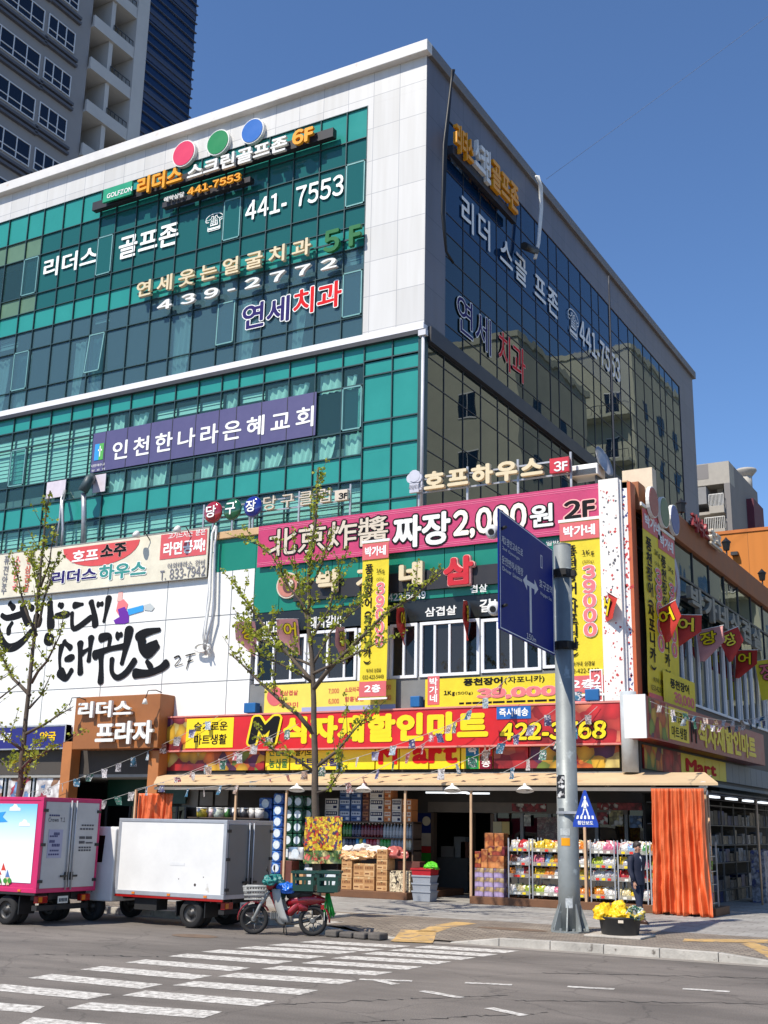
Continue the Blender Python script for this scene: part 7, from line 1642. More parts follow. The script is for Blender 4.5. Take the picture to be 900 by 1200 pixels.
# road sign: reconstructed as a flat rectangular board reaching towards the street
Yr = PO.y - .25
tr_, br_ = onY(648, 644, Yr), onY(650.8, 768.3, Yr)
def to_z(px, py, z): d = ray(px, py); return C0 + d * ((z - CAMH) / d.z)
tl_, bl_ = to_z(583, 596.7, tr_.z), to_z(586.7, 735.8, br_.z)
lft = (tl_ + bl_) / 2; rgt = (tr_ + br_) / 2
U = Vector((rgt.x - lft.x, rgt.y - lft.y, 0)); wS = U.length; U.normalize()
SG = Fr((lft.x, lft.y, br_.z), U, (0, 0, 1), wS, tr_.z - br_.z)
gs = thing('road_sign', 'blue direction sign with white left and right arrow bolted to the grey pole', 'road sign', SG.p(.5, 0))
m = MB(); SG.slab(m, .03, -.03); m.build('sign_board', mat('sign_blue_deep', (12, 32, 116), .55, vary=.06, scale=1, spec=.15), gs, bevel=.01)
m = MB()
for u0, v0, u1, v1 in ((.015, .012, .985, .02), (.015, .98, .985, .988), (.015, .02, .022, .98), (.978, .02, .985, .98)): SG.box(m, u0, v0, u1, v1, .0, .003)
m.build('border_line', I['white'], gs)
m_refl = mat('reflective_white', (196, 198, 204), .4, vary=.05)
m = MB(); SG.box(m, .515, .1, .55, .52, .001, .004); SG.box(m, .46, .5, .62, .545, .001, .0041); m.prism([SG.p(.40, .5225, .001), SG.p(.47, .455, .001), SG.p(.47, .59, .001)], SG.N * .0035); m.prism([SG.p(.68, .5225, .001), SG.p(.61, .59, .001), SG.p(.61, .455, .001)], SG.N * .0035)
m.build('arrow', m_refl, gs)
for s_, b_ in (('제2경인고속도로', (.04, .72, .4, .79)), ('2nd Gyeongin', (.05, .665, .34, .7)), ('운전면허시험장', (.04, .55, .4, .62)), ('Driver License', (.05, .495, .38, .53)), ('호구포역', (.7, .55, .96, .63)), ('Hogupo Stn.', (.72, .48, .95, .52)), ('150m', (.45, .03, .62, .08))):
    write(SG, s_, m_refl, gs, b_, d=.005, off=.015)
m = MB(); SG.box(m, .735, .74, .77, .86, .001, .003); SG.box(m, .745, .75, .76, .85, .003, .005, 1); m.build('route_mark', [m_refl, mat('sign_blue_deep', (16, 44, 160), .3)], gs)
for i, f in enumerate((.1, .78)):
    m = MB(); z = SG.o.z + SG.h * f; m.lathe((PO.x, PO.y, z - .09), (0, 0, 1), [(0, r0 * .98), (.18, r0 * .98)], 20, smooth=False)
    m.tube([SG.p(.82, f, -.05), SG.p(1., f, -.05), (PO.x - .1, PO.y - .1, z)], .05, 8); SG.box(m, .05, f - .02, 1.02, f + .02, -.08, -.031)
    for k in range(6): a = 2 * math.pi * k / 6; m.box(PO.x + .24 * math.cos(a) - .05, PO.x + .24 * math.cos(a) + .05, PO.y + .24 * math.sin(a) - .05, PO.y + .24 * math.sin(a) + .05, z - .06, z + .06)
    m.build('bracket', m_chas, gs)
for i, (px, py) in enumerate(((575, 622), (577, 712))):
    d = lft + Vector((0, 0, 0)); P = onY(px, py, lft.y + .25); t = thing('security_camera', 'round white camera sticking out beside the blue direction sign, %s one' % ('upper', 'lower')[i], 'camera', P, 'round cameras beside the blue sign')
    m = MB(); m.lathe(P + Vector((0, .1, 0)), (.25, -1, -.25), [(-.12, .02), (-.08, .11), (.02, .14), (.14, .12), (.2, .08)], 18); m.build('housing', I['channel'], t); m = MB(); A = Vector((.25, -1, -.25)).normalized(); m.lathe(P + Vector((0, .1, 0)) + A * .2, A, [(0, .06), (.015, .055)], 14); m.build('lens', m_blackpl, t)
    MB().tube([P + Vector((0, .12, 0)), (lft.x + .1, lft.y + .1, P.z)], .03, 6).build('arm', m_chas, t)
# crossing sign
ap, bl2, br2 = onY(686.5, 926, PO.y - .35), onY(671.5, 969, PO.y - .35), onY(701, 968, PO.y - .35)
cs = thing('crossing_sign', 'small blue five-sided pedestrian crossing sign on the grey pole', 'road sign', (ap.x, PO.y - .35, bl2.z))
Yc = PO.y - .35; wT = br2.x - bl2.x; hT = ap.z - bl2.z; cx = (bl2.x + br2.x) / 2
T_ = lambda u, v, d=0: Vector((cx + u * wT / 2, Yc - d, bl2.z + v * hT))
MB().prism([T_(-1, 0), T_(1, 0), T_(1, .1), T_(.08, 1), T_(-.08, 1), T_(-1, .1)], (0, .012, 0)).build('sign_board', mat('sign_blue_mid', (26, 62, 160), .35, vary=.05), cs)
m = MB()
for q in ([(-.06, .84), (.06, .84), (.09, .79), (.06, .74), (-.06, .74), (-.09, .79)], [(-.1, .73), (.12, .73), (.1, .5), (-.12, .5)], [(-.1, .72), (-.28, .56), (-.24, .53), (-.06, .64)], [(.1, .73), (.28, .58), (.24, .55), (.08, .66)], [(-.12, .52), (.0, .52), (-.16, .34), (-.28, .3), (-.3, .33), (-.2, .38)], [(.0, .52), (.1, .52), (.26, .38), (.28, .3), (.2, .3), (.16, .36)]): m.prism([T_(u, v, .001) for u, v in q], (0, -.004, 0))
for k in range(5): u = -.72 + .31 * k; m.prism([T_(u, .22, .001), T_(u + .17, .22, .001), T_(u + .17 - .02 * (k - 2), .31, .001), T_(u + .02 - .02 * (k - 2), .31, .001)], (0, -.003, 0))
m.build('pedestrian_symbol', I['white'], cs)
write(Fr(T_(-.62, .06), (1, 0, 0), (0, 0, 1), wT * .62, hT * .11), '횡단보도', I['white'], cs, d=.004, off=.02)
m = MB(); m.lathe((PO.x, PO.y, bl2.z + .25), (0, 0, 1), [(0, r0 * 1.03), (.05, r0 * 1.03)], 20, smooth=False); m.box(cx - .03, cx + .03, Yc + .012, PO.y, bl2.z + .25, bl2.z + .3); m.box(min(cx, PO.x), max(cx, PO.x), PO.y - .26, PO.y - .2, bl2.z + .25, bl2.z + .3); m.build('bracket', m_gal, cs)
# black tub with yellow sacks
pt = onZ(720, 1099, .15); tc_ = Vector((pt.x, pt.y + .35, .15))
tr2 = (onY(744.5, 1078, tc_.y).x - onY(696, 1078, tc_.y).x) / 2
sl = tag(MB().box(tc_.x - .55, tc_.x + .55, tc_.y - .5, tc_.y + .45, .152, .19).build('concrete_slab', mat('slab_pale', (180, 172, 160), .85, vary=.2, bump=.3), bevel=.01), 'pale concrete slab under the round black tub', 'slab')
tub = thing('rubber_tub', 'round black rubber tub on a concrete slab beside the grey pole', 'tub', (tc_.x, tc_.y, .19))
z1 = onY(720, 1076, tc_.y - .2).z
MB().lathe((tc_.x, tc_.y, .19), (0, 0, 1), [(0, tr2 * .84), (.02, tr2 * .86), (z1 - .22, tr2 * .95), (z1 - .19, tr2), (z1 - .16, tr2), (z1 - .17, tr2 * .93), (.06, tr2 * .8), (.055, .01)], 32, capends=False).build('tub_body', mat('tub_black', (34, 34, 35), .5, vary=.15, bump=.1), tub)
m = MB(); m.obox((tc_.x + .1, tc_.y - tr2 * .96, .42), (.1, 0, 0), (0, 0, .05), (0, -.012, 0)); m.build('name_tag', I['ivory'], tub)
m_ysack = mat('sack_yellow', (232, 184, 16), .4, vary=.14, scale=6, bump=.3)
for i, (dx, dy, dz, r_, mt, lab) in enumerate(((-.22, -.1, .1, (.22, .24, .2), m_ysack, 'bright yellow plastic sack slumped over the left of the tub'), (.06, -.14, .06, (.23, .2, .15), m_ysack, 'bright yellow plastic sack in front at the middle of the tub'), (-.04, .12, .17, (.18, .18, .17), m_ysack, 'bright yellow plastic sack at the back of the tub'), (.3, -.02, .1, (.18, .2, .17), photo_print('green_white_sack', [(40, 110, 70), (222, 220, 210), (30, 90, 60), (216, 190, 80), (200, 214, 206)], 9, chunk=2), 'green and white printed sack in the right of the tub'))):
    lump('plastic_sack', lab, 'sack', (tc_.x + dx, tc_.y + dy, z1 + dz - .05), r_, mt, 30 + i)
# ---- trees
m_bark = mat('bark', (92, 80, 68), .9, vary=.35, scale=5, bump=.6); m_leaf = mat('young_leaf', (172, 178, 54), .6, vary=.25, scale=1.3); m_leaf2 = mat('leaf_darker', (138, 150, 48), .6, vary=.25, scale=1.3)  # second leaf green is darker and mixed in at random
def leaf_mat(m):
    nt = m.node_tree; N = nt.nodes; L = nt.links; b = N['Principled BSDF']; out = N['Material Output']; t_ = N.new('ShaderNodeBsdfTranslucent')
    if b.inputs['Base Color'].links: L.new(b.inputs['Base Color'].links[0].from_socket, t_.inputs[0])
    mx = N.new('ShaderNodeMixShader'); mx.inputs[0].default_value = .35; L.new(b.outputs[0], mx.inputs[1]); L.new(t_.outputs[0], mx.inputs[2]); L.new(mx.outputs[0], out.inputs[0])
leaf_mat(m_leaf); leaf_mat(m_leaf2)
def ginkgo(label, Y, limbs, seed, dens=1., twig=1., base=None):
    """limbs: list of (pixel polyline, start radius, depth drift). Twigs and leaf tufts grow along every limb."""
    rr = random.Random(seed); w = MB(); lf = MB()
    b0 = onY(*limbs[0][0][0], Y); t = thing('ginkgo_tree', label, 'tree', (b0.x, Y, .15))
    def tuft(p, s):
        for _ in range(rr.randint(3, 6)):
            d = Vector((rr.uniform(-1, 1), rr.uniform(-1, 1), rr.uniform(-.5, 1))).normalized(); q = p + d * rr.uniform(.005, .03) * s; L_ = rr.uniform(.04, .075) * s; u = d * L_; v = d.orthogonal().normalized(); v = (Matrix.Rotation(rr.uniform(0, 6.28), 3, d) @ v) * L_ * .62
            lf.add([q, q + u * .75 - v, q + u * 1.05, q + u * .75 + v], [(0, 1, 2, 3)], 0 if rr.random() < .65 else 1)
    def along(pts, r, lead):
        n = len(pts); L_ = sum((pts[i + 1] - pts[i]).length for i in range(n - 1)); 
        acc = 0
        for i in range(n - 1):
            a, b = pts[i], pts[i + 1]; seg = (b - a).length; k = max(1, int(seg / (.06 / dens)))
            for j in range(k):
                f = (acc + seg * j / k) / L_
                if f < lead: continue
                p = a.lerp(b, j / k); 
                if rr.random() < .62: tuft(p + Vector((rr.uniform(-.05, .05), rr.uniform(-.05, .05), rr.uniform(-.03, .05))), .8 + .5 * rr.random())
            acc += seg
    def wobble(pts, amp):
        out = [pts[0]]
        for i in range(len(pts) - 1):
            a, b = pts[i], pts[i + 1]; k = max(1, int((b - a).length / .35))
            for j in range(1, k + 1):
                p = a.lerp(b, j / k)
                out.append(p + (Vector((rr.uniform(-amp, amp), rr.uniform(-amp, amp), rr.uniform(-amp, amp))) if j < k else Vector((0, 0, 0))))
        return out
    for li, (px, r, drift) in enumerate(limbs):
        n = len(px); pts = [onY(x, y, Y + drift * (i / max(1, n - 1))) for i, (x, y) in enumerate(px)]
        if li == 0: pts[0].z = .15
        q = wobble(pts, .035 if li else .02); m_ = len(q)
        w.tube(q, [max(.008, r * (1 - .8 * (i / (m_ - 1)) ** .85)) for i in range(m_)], 8 if r > .05 else 6)
        lead = .62 if li == 0 else .22
        along(q, r, lead)
        if li == 0: rng = range(int(m_ * .55), m_ - 1)
        else: rng = range(int(m_ * .25), m_ - 1)
        for i in rng:
            for _ in range(2):
                if rr.random() < .8 * twig:
                    d = (q[i + 1] - q[i]).normalized(); s_ = Vector((rr.uniform(-1, 1), rr.uniform(-1, 1), rr.uniform(-.15, .9))).normalized(); dd = (d * .85 + s_ * .75).normalized(); ln = rr.uniform(.3, 1.0) * (1 if li else .8)
                    tw = [q[i], q[i] + dd * ln * .5 + Vector((0, 0, .03)), q[i] + dd * ln + Vector((0, 0, .12 * ln))]
                    w.tube(tw, [.01, .007, .004], 5); along(wobble(tw, .02), .01, .1)
    w.build('trunk', m_bark, t); lf.build('crown', [m_leaf, m_leaf2], t); return t
TB = onZ(370, 1074, .15); YT1 = TB.y
ginkgo('young ginkgo with sparse yellow green leaves in front of the yellow banners', YT1, [
    ([(371, 1074), (370, 960), (369, 880), (367, 805), (362, 740), (361, 680), (370, 610), (373, 548)], .108, 0),
    ([(367, 808), (385, 785), (415, 755), (450, 720), (485, 700), (520, 668)], .06, -.5),
    ([(367, 800), (345, 775), (315, 740), (285, 700), (272, 678)], .055, .4),
    ([(368, 860), (350, 838), (322, 815), (295, 790), (268, 765)], .06, -.7),
    ([(364, 750), (385, 715), (398, 670), (408, 640)], .04, .6), ([(362, 720), (340, 690), (318, 650), (284, 628)], .04, -.5),
    ([(369, 900), (395, 880), (420, 850), (440, 842)], .045, .6), ([(369, 905), (345, 888), (322, 880), (300, 862)], .04, -.6),
    ([(361, 690), (378, 660), (388, 620)], .03, .4), ([(366, 790), (400, 775), (430, 760), (455, 752)], .04, -1.1), ([(366, 780), (335, 765), (300, 748), (275, 720)], .04, .9), ([(362, 735), (350, 700), (345, 650)], .03, .5),
    ([(369, 930), (385, 925), (398, 905), (402, 880)], .03, -.6), ([(366, 800), (352, 790), (322, 775), (288, 762)], .035, -1.), ([(366, 780), (388, 740), (420, 712), (440, 690)], .035, .9)], 5, .95, 1.2)
TB2 = onZ(20, 1068, .15)
ginkgo('taller slim ginkgo behind the pink truck, in front of the brush lettering', TB2.y, [
    ([(20, 1070), (22, 930), (28, 870), (33, 817), (38, 765), (43, 720), (48, 660), (54, 600), (59, 575)], .09, 0),
    ([(45, 735), (52, 700), (62, 665), (72, 645)], .04, .4), ([(43, 745), (30, 715), (22, 680), (14, 650)], .04, -.4), ([(35, 815), (15, 795), (2, 770), (-15, 745)], .05, .3), ([(37, 800), (55, 775), (70, 745), (76, 715)], .045, -.5),
    ([(30, 860), (50, 850), (66, 840), (86, 828)], .04, .5), ([(28, 880), (10, 868), (-6, 850)], .04, -.5), ([(26, 900), (35, 890), (52, 882), (70, 872)], .035, -.4), ([(46, 700), (40, 670), (36, 640)], .03, .3), ([(34, 830), (48, 815), (60, 790)], .03, .6), ([(25, 905), (12, 900), (0, 890)], .035, .6), ([(47, 690), (58, 660), (66, 620)], .03, -.3),
    ([(22, 940), (28, 920), (34, 895), (48, 885)], .05, .3)], 8, .8, 1.)
TB3 = onZ(-75, 1055, .15)
ginkgo('branches of a bare leaved ginkgo reaching in from the far edge beside the blue sign', TB3.y, [([(-75, 1055), (-72, 930), (-66, 860), (-60, 740), (-58, 640)], .15, 0), ([(-66, 880), (-30, 845), (0, 818), (24, 800)], .06, -.3), ([(-66, 870), (-35, 820), (-8, 800), (12, 790)], .05, .3)], 12, .3, .4)
# price cloth tied round the trunk
fr = Fr((onY(354, 1012, YT1 - .3).x, YT1 - .24, onY(354, 1012, YT1 - .3).z), (1, 0, .03), (0, 0, 1), onY(398, 1000, YT1 - .3).x - onY(354, 1000, YT1 - .3).x, onY(370, 957, YT1 - .3).z - onY(370, 1012, YT1 - .3).z)
t = thing('price_cloth', 'yellow printed price cloth tied round the ginkgo trunk above the crates', 'banner', fr.p(.5, 0)); n = 10
def wavy(u0, u1, v0, v1, m_, nm, d=0):
    rows = [[fr.p(u0 + (u1 - u0) * j / n, v0 + (v1 - v0) * i / n, d + .03 * math.sin(j * 1.1 + i * .5) * (.3 + .7 * (1 - i / n))) for j in range(n + 1)] for i in range(n + 1)]; return MB().grid(rows).build(nm, m_, t)
wavy(0, 1, .28, 1, photo_print('price_print', [(222, 190, 40), (226, 196, 50), (220, 184, 40), (190, 60, 50), (224, 192, 44), (70, 60, 100), (228, 198, 60), (206, 90, 50)], 17, chunk=.6), 'cloth'); wavy(0, 1, 0, .28, photo_print('leaf_print', [(90, 120, 60), (190, 180, 120), (70, 100, 60), (200, 90, 80), (150, 160, 100)], 12), 'cloth_border')
# tree pit edge
m = MB(); c_ = TB; 
for a, b, c2, d_ in ((-.55, .55, -.55, -.45), (-.55, .55, .45, .55), (-.55, -.45, -.449, .449), (.45, .55, -.449, .449)): m.box(c_.x + a, c_.x + b, c_.y + c2, c_.y + d_, .15, .21)
tag(m.build('tree_pit_edging', mat('kerb_concrete', (150, 146, 138), .9), bevel=.01), 'square concrete edging round the foot of the ginkgo behind the motorcycle', 'edging')
# broken kerb end / drain cover beside the motorcycle
p_ = onZ(412, 1093, .1); t = thing('kerb_stones', 'dark broken kerb stones beside the rear wheel of the motorcycle', 'kerb stones', (p_.x, p_.y, 0)); rr = random.Random(3)
for k in range(4): x = p_.x - .55 + .32 * k; MB().obox((x, p_.y - .1, .005), (.28, rr.uniform(-.05, .05), 0), (rr.uniform(-.03, .03), .3, 0), (0, 0, .13 + rr.uniform(-.03, .03))).build('stone', mat('stone_dark', (96, 90, 84), .9, vary=.3, scale=6, bump=.5), t, bevel=.03)
# ---- person
def skin(name, nodes, edges, m_, parent, sub=2, root=0):
    me = bpy.data.meshes.new(name); me.from_pydata([n[0] for n in nodes], edges, []); o = bpy.data.objects.new(name, me); col.objects.link(o); o.parent = parent; me.materials.append(m_)
    md = o.modifiers.new('skin', 'SKIN'); md.use_smooth_shade = True
    sv = me.skin_vertices[0].data
    for i, n in enumerate(nodes): r = n[1]; sv[i].radius = r if isinstance(r, tuple) else (r, r); sv[i].use_root = (i == root)
    s_ = o.modifiers.new('smooth', 'SUBSURF'); s_.levels = sub; s_.render_levels = sub
    return o
pf_ = onZ(749, 1082, .15); K = 1.0
pr_ = thing('person', 'person in a dark navy suit and white shirt walking past the snack racks', 'person', (pf_.x, pf_.y, .152), None, R(-22)); pr_.scale = (K, K, K)
m_skin = mat('skin', (196, 146, 120), .5, vary=.06); m_suit = mat('suit_navy', (30, 34, 54), .75, vary=.12, scale=8, bump=.1); m_trou = mat('trousers_navy', (34, 40, 60), .8, vary=.12, scale=8); m_shirt = mat('shirt_white', (220, 220, 222), .7, vary=.04); m_hair = mat('hair_dark', (46, 36, 32), .6, vary=.2, scale=20); m_shoe = mat('shoe_brown', (70, 46, 34), .35, vary=.1)
hipz = .9
def pts_leg(s, fx): return [((.0, .085 * s, hipz), .085), ((.02 + fx * .5, .09 * s, .5), .06), ((fx, .09 * s, .1), .045)]
B = [((0, 0, .95), .07), ((0, 0, 1.12), .07), ((0, 0, 1.33), .075), ((.012, 0, 1.42), .055), ((.022, 0, 1.5), .054), ((.035, 0, 1.575), (.086, .076)), ((.03, 0, 1.635), (.08, .07))]
E_ = [(0, 1), (1, 2), (2, 3), (3, 4), (4, 5), (5, 6)]
def addc(chain, start):
    p = start
    for q in chain: B.append(q); E_.append((p, len(B) - 1)); p = len(B) - 1
    return p
for s, fx in ((1, -.1), (-1, .14)): addc([((.0, .085 * s, .86), .06), ((.02 + fx * .5, .09 * s, .5), .05), ((fx, .09 * s, .1), .04), ((fx + .07, .095 * s, .045), .032)], 0)
ARM = ((1, -.1), (-1, .07))
for s, ax_ in ARM:
    wv = addc([((0, .17 * s, 1.36), .04), ((-.03 + ax_ * .3, .225 * s, 1.12), .035), ((.03 + ax_, .24 * s, .88), .028), ((.04 + ax_, .24 * s, .82), (.03, .02))], 2)
    for k in range(4): addc([((.058 + ax_ - .017 * k, .236 * s, .775), .009), ((.064 + ax_ - .017 * k, .23 * s, .74 + .006 * abs(k - 1)), .008), ((.06 + ax_ - .016 * k, .222 * s, .71 + .008 * abs(k - 1)), .0065)], wv)
    addc([((.07 + ax_, .226 * s, .815), .011), ((.082 + ax_, .216 * s, .785), .009)], wv)
skin('body', B, E_, m_skin, pr_)
def loft(mb, rings, n=20, fold=0.):
    """rings: (x, y, z, radius along x, radius along y)"""
    rows = [[(x + rx * math.cos(2 * math.pi * k / n) * (1 + fold * math.sin(5 * k + i * 1.7)), y + ry * math.sin(2 * math.pi * k / n) * (1 + fold * math.cos(4 * k + i)), z) for k in range(n)] for i, (x, y, z, rx, ry) in enumerate(rings)]
    for q in rows: q.append(q[0])
    mb.grid(rows)
m = MB(); loft(m, [(.005, 0, .8, .125, .19), (.005, 0, .9, .125, .187), (0, 0, 1.02, .115, .165), (0, 0, 1.12, .115, .165), (.005, 0, 1.24, .125, .185), (.0, 0, 1.34, .12, .2), (0, 0, 1.39, .1, .185), (.005, 0, 1.425, .08, .125), (.012, 0, 1.455, .066, .075), (.016, 0, 1.48, .058, .06)], 20, .02)
for s, ax_ in ARM: m.tube([(0, .14 * s, 1.37), (0, .195 * s, 1.36), (-.012, .212 * s, 1.28), (-.03 + ax_ * .3, .232 * s, 1.12), (.0 + ax_ * .6, .24 * s, 1.0), (.028 + ax_, .243 * s, .87)], [.06, .07, .066, .058, .052, .045], 12)
m.build('jacket', m_suit, pr_, local=True)
m = MB()
for s, fx in ((1, -.1), (-1, .14)): loft(m, [(.0, .07 * s, .95, .11, .1), (.0, .085 * s, .8, .1, .092), (.01 + fx * .25, .09 * s, .65, .088, .08), (.02 + fx * .5, .09 * s, .48, .076, .07), (.005 + fx * .8, .092 * s, .26, .068, .062), (fx, .094 * s, .07, .066, .06)], 14, .03)
m.build('trousers', m_trou, pr_, local=True)
def front(z): return .125 if z > 1.2 else .118
m = MB(); m.grid([[(.0 + (.128 if z < 1.36 else .128 - (z - 1.36) * .75) - .02 * abs(k - 2), (k - 2) * w_, z) for k in range(5)] for z, w_ in ((1.1, .006), (1.2, .02), (1.3, .033), (1.37, .038), (1.42, .036), (1.455, .03))]); m.build('shirt', m_shirt, pr_, local=True)
for s, fx in ((1, -.1), (-1, .14)):
    m = MB(); m.tube([(fx - .07, .095 * s, .04), (fx, .095 * s, .06), (fx + .1, .098 * s, .045), (fx + .17, .1 * s, .03)], [.035, .048, .045, .025], 10); m.box(fx - .09, fx + .19, .055 * s if s > 0 else .055 * s - .08, .055 * s + .08 if s > 0 else .055 * s, 0, .018); m.build('shoe', m_shoe, pr_, local=True)
# hair cap, ears, face
m = MB(); rows = []
for i in range(8):
    th = math.pi * .62 * i / 7; rows.append([(.022 + .104 * math.sin(th) * math.cos(2 * math.pi * j / 16) - .012, .088 * math.sin(th) * math.sin(2 * math.pi * j / 16), 1.612 + .115 * math.cos(th) + (.05 if math.cos(2 * math.pi * j / 16) > .4 and i > 4 else 0)) for j in range(17)])
m.grid(rows[::-1]); m.build('hair', m_hair, pr_, local=True)
m = MB(); m.lathe((.118, 0, 1.555), (1, 0, -.35), [(-.02, .018), (.0, .015), (.022, .006)], 8)
for s in (1, -1): m.lathe((.03, .078 * s, 1.56), (0, s, 0), [(0, .026), (.012, .022)], 10)
m.build('nose_and_ears', m_skin, pr_, local=True)
m = MB()
for s in (1, -1): m.lathe((.112, .032 * s, 1.585), (1, .2 * s, 0), [(0, .011), (.006, .008)], 10)
m.build('eyes', mat('eye_dark', (30, 26, 24), .2), pr_, local=True); m = MB(); m.tube([(.108, -.022, 1.513), (.115, 0, 1.51), (.108, .022, 1.513)], .006, 6); m.build('mouth', mat('lip', (150, 84, 76), .5), pr_, local=True)
# ---- cables
def cable(label, pts, r, m_=None, n=24, sag=0., name='cable', cat='cable'):
    a = [Vector(p) for p in pts]; 
    if len(a) == 2: a = [a[0].lerp(a[1], i / n) - Vector((0, 0, sag * 4 * (i / n) * (1 - i / n))) for i in range(n + 1)]
    return tag(MB().tube(a, r, 6).build(name, m_ or m_dark), label, cat)
A = onX(640, 210, TX + .3); cable('thin overhead wire running up from the tower parapet across the sky', [A, A + Vector((62, 6, 38))], .008, mat('wire_grey', (90, 100, 120), .6), sag=.8, name='overhead_wire', cat='wire')
Xc = TX + .55
PXc = lambda px, py, d=0: tuple(onX(px, py, Xc + d))
t = thing('cable_bundle', 'black cable bundle hanging over the parapet near the tower corner', 'cable', PXc(527, 300))
for k in range(3): MB().tube([PXc(530 + k, 82), PXc(529, 95), PXc(523 - 1.5 * k, 170), PXc(520 - k, 250), PXc(523, 295), PXc(531, 308)], .05, 6).build('cable', m_blackpl, t)
t = thing('hose_bundle', 'white hoses looped over the parapet of the shaded tower side', 'hose', PXc(628, 300))
for k in range(3): MB().tube([PXc(628 + 1.5 * k, 206), PXc(632 + 1.5 * k, 215 + 2 * k), PXc(633 + 1.2 * k, 245), PXc(630 + k, 285), PXc(626 + k, 303)], .045, 6).build('hose', I['channel'], t)
MB().tube([PXc(614, 288), PXc(620, 291), PXc(628, 294)], .16, 8).build('vent_mouth', m_blackpl, t)
p = onY(720, 545, PF + 2.5); q = onY(720, 322, PF + 2.5); cable('thin dark mast rising from the podium roof in front of the mirrored glass', [(p.x, PF + 2.5, Zc - .35), (p.x + .02, PF + 2.5, q.z)], .03, name='mast', cat='mast')
t = thing('hose_bundle', 'grey and white hoses hanging down the white tiles beside the beer house banner', 'hose', (*F(245, 770, PF - .2), 0))
t.location = (F(243, 700, PF)[0], PF - .2, F(243, 770, PF)[1]); ROOT[t.name] = (Vector(t.location), 0.)
Pw = lambda px, py, d=.22: (F(px, py, PF - d)[0], PF - d, F(px, py, PF - d)[1])
for pts, r_, m_ in (([(253, 616), (249, 625), (247, 660), (246, 700), (241, 735), (239, 760)], .05, I['channel']), ([(254, 617), (252, 640), (251, 690), (250, 720), (243, 745), (241, 768)], .045, m_gal), ([(247, 650), (245, 690), (242, 720), (238, 745), (240, 765)], .03, m_gal), ([(248, 640), (243, 700), (240, 735), (243, 760), (246, 768)], .025, I['channel'])):
    MB().tube([Pw(*p) for p in pts], r_, 7).build('hose', m_, t)
m = MB(); 
for k in range(2): m.tube([(F(241, 765, PF)[0] + .3 * math.cos(a * .5), PF - .22 + .05 * k, F(241, 760, PF)[1] + .14 * math.sin(a * .5)) for a in range(14)], .035, 6)
m.build('hose_coil', I['channel'], t)
p = onY(735, 828, PF - .45); q = onY(738, 905, PF - .45); tag(MB().tube([(p.x, PF - .35, p.z + .4), (p.x, PF - .35, q.z)], .22, 14).build('drain_pipe', mat('duct_pale', (176, 182, 184), .45, vary=.15, scale=4)), 'fat pale pipe coming down beside the red supermarket sign to the awning', 'pipe')
# ================================================================ BUILDINGS BEHIND
m_apt = mat('apartment_grey', (136, 134, 134), .8, vary=.08, scale=.5); m_apt2 = mat('apartment_pale', (182, 180, 176), .8, vary=.08, scale=.5); m_win = glass('apartment_glass', (30, 36, 50), 1.5, base=(20, 28, 48), mixv=.85)
XA = -55.
Ya = lambda px, py: onX(px, py, XA).y
zl_top = [onX(54.7, 13.3, XA).z, onX(50, 62.7, XA).z, onX(45, 117.5, XA).z, onX(40, 172, XA).z]
pit = (zl_top[0] - zl_top[3]) / 3
ap = thing('apartment_block', 'tall grey apartment block with white window bars and open balconies behind the roof', 'building', (XA - 6, 62, 0))
y0, yw, yb, yp, ye = Ya(-60, 100), Ya(104, 60), Ya(152, 80), Ya(166, 80), Ya(226, 70)
zA, zB = 20., 85.
MB().box(XA - 14, XA, y0, yw, 0, zB).build('wall', m_apt, ap)
MB().box(XA - 14, XA - 2.2, yw + .002, yb, 0, zB).build('balcony_wall', mat('apartment_recess', (110, 112, 116), .9), ap)
MB().box(XA - 14, XA + .35, yb + .002, yp, 0, zB).build('pier', m_apt2, ap)
wins = [(Ya(-28, 120), Ya(43, 100), 4), (Ya(54.7, 40), Ya(86, 60), 3)]
zt0 = zl_top[0] - pit * 8
ys_b = [(Ya(-28, 100), Ya(-1, 100), 2)]
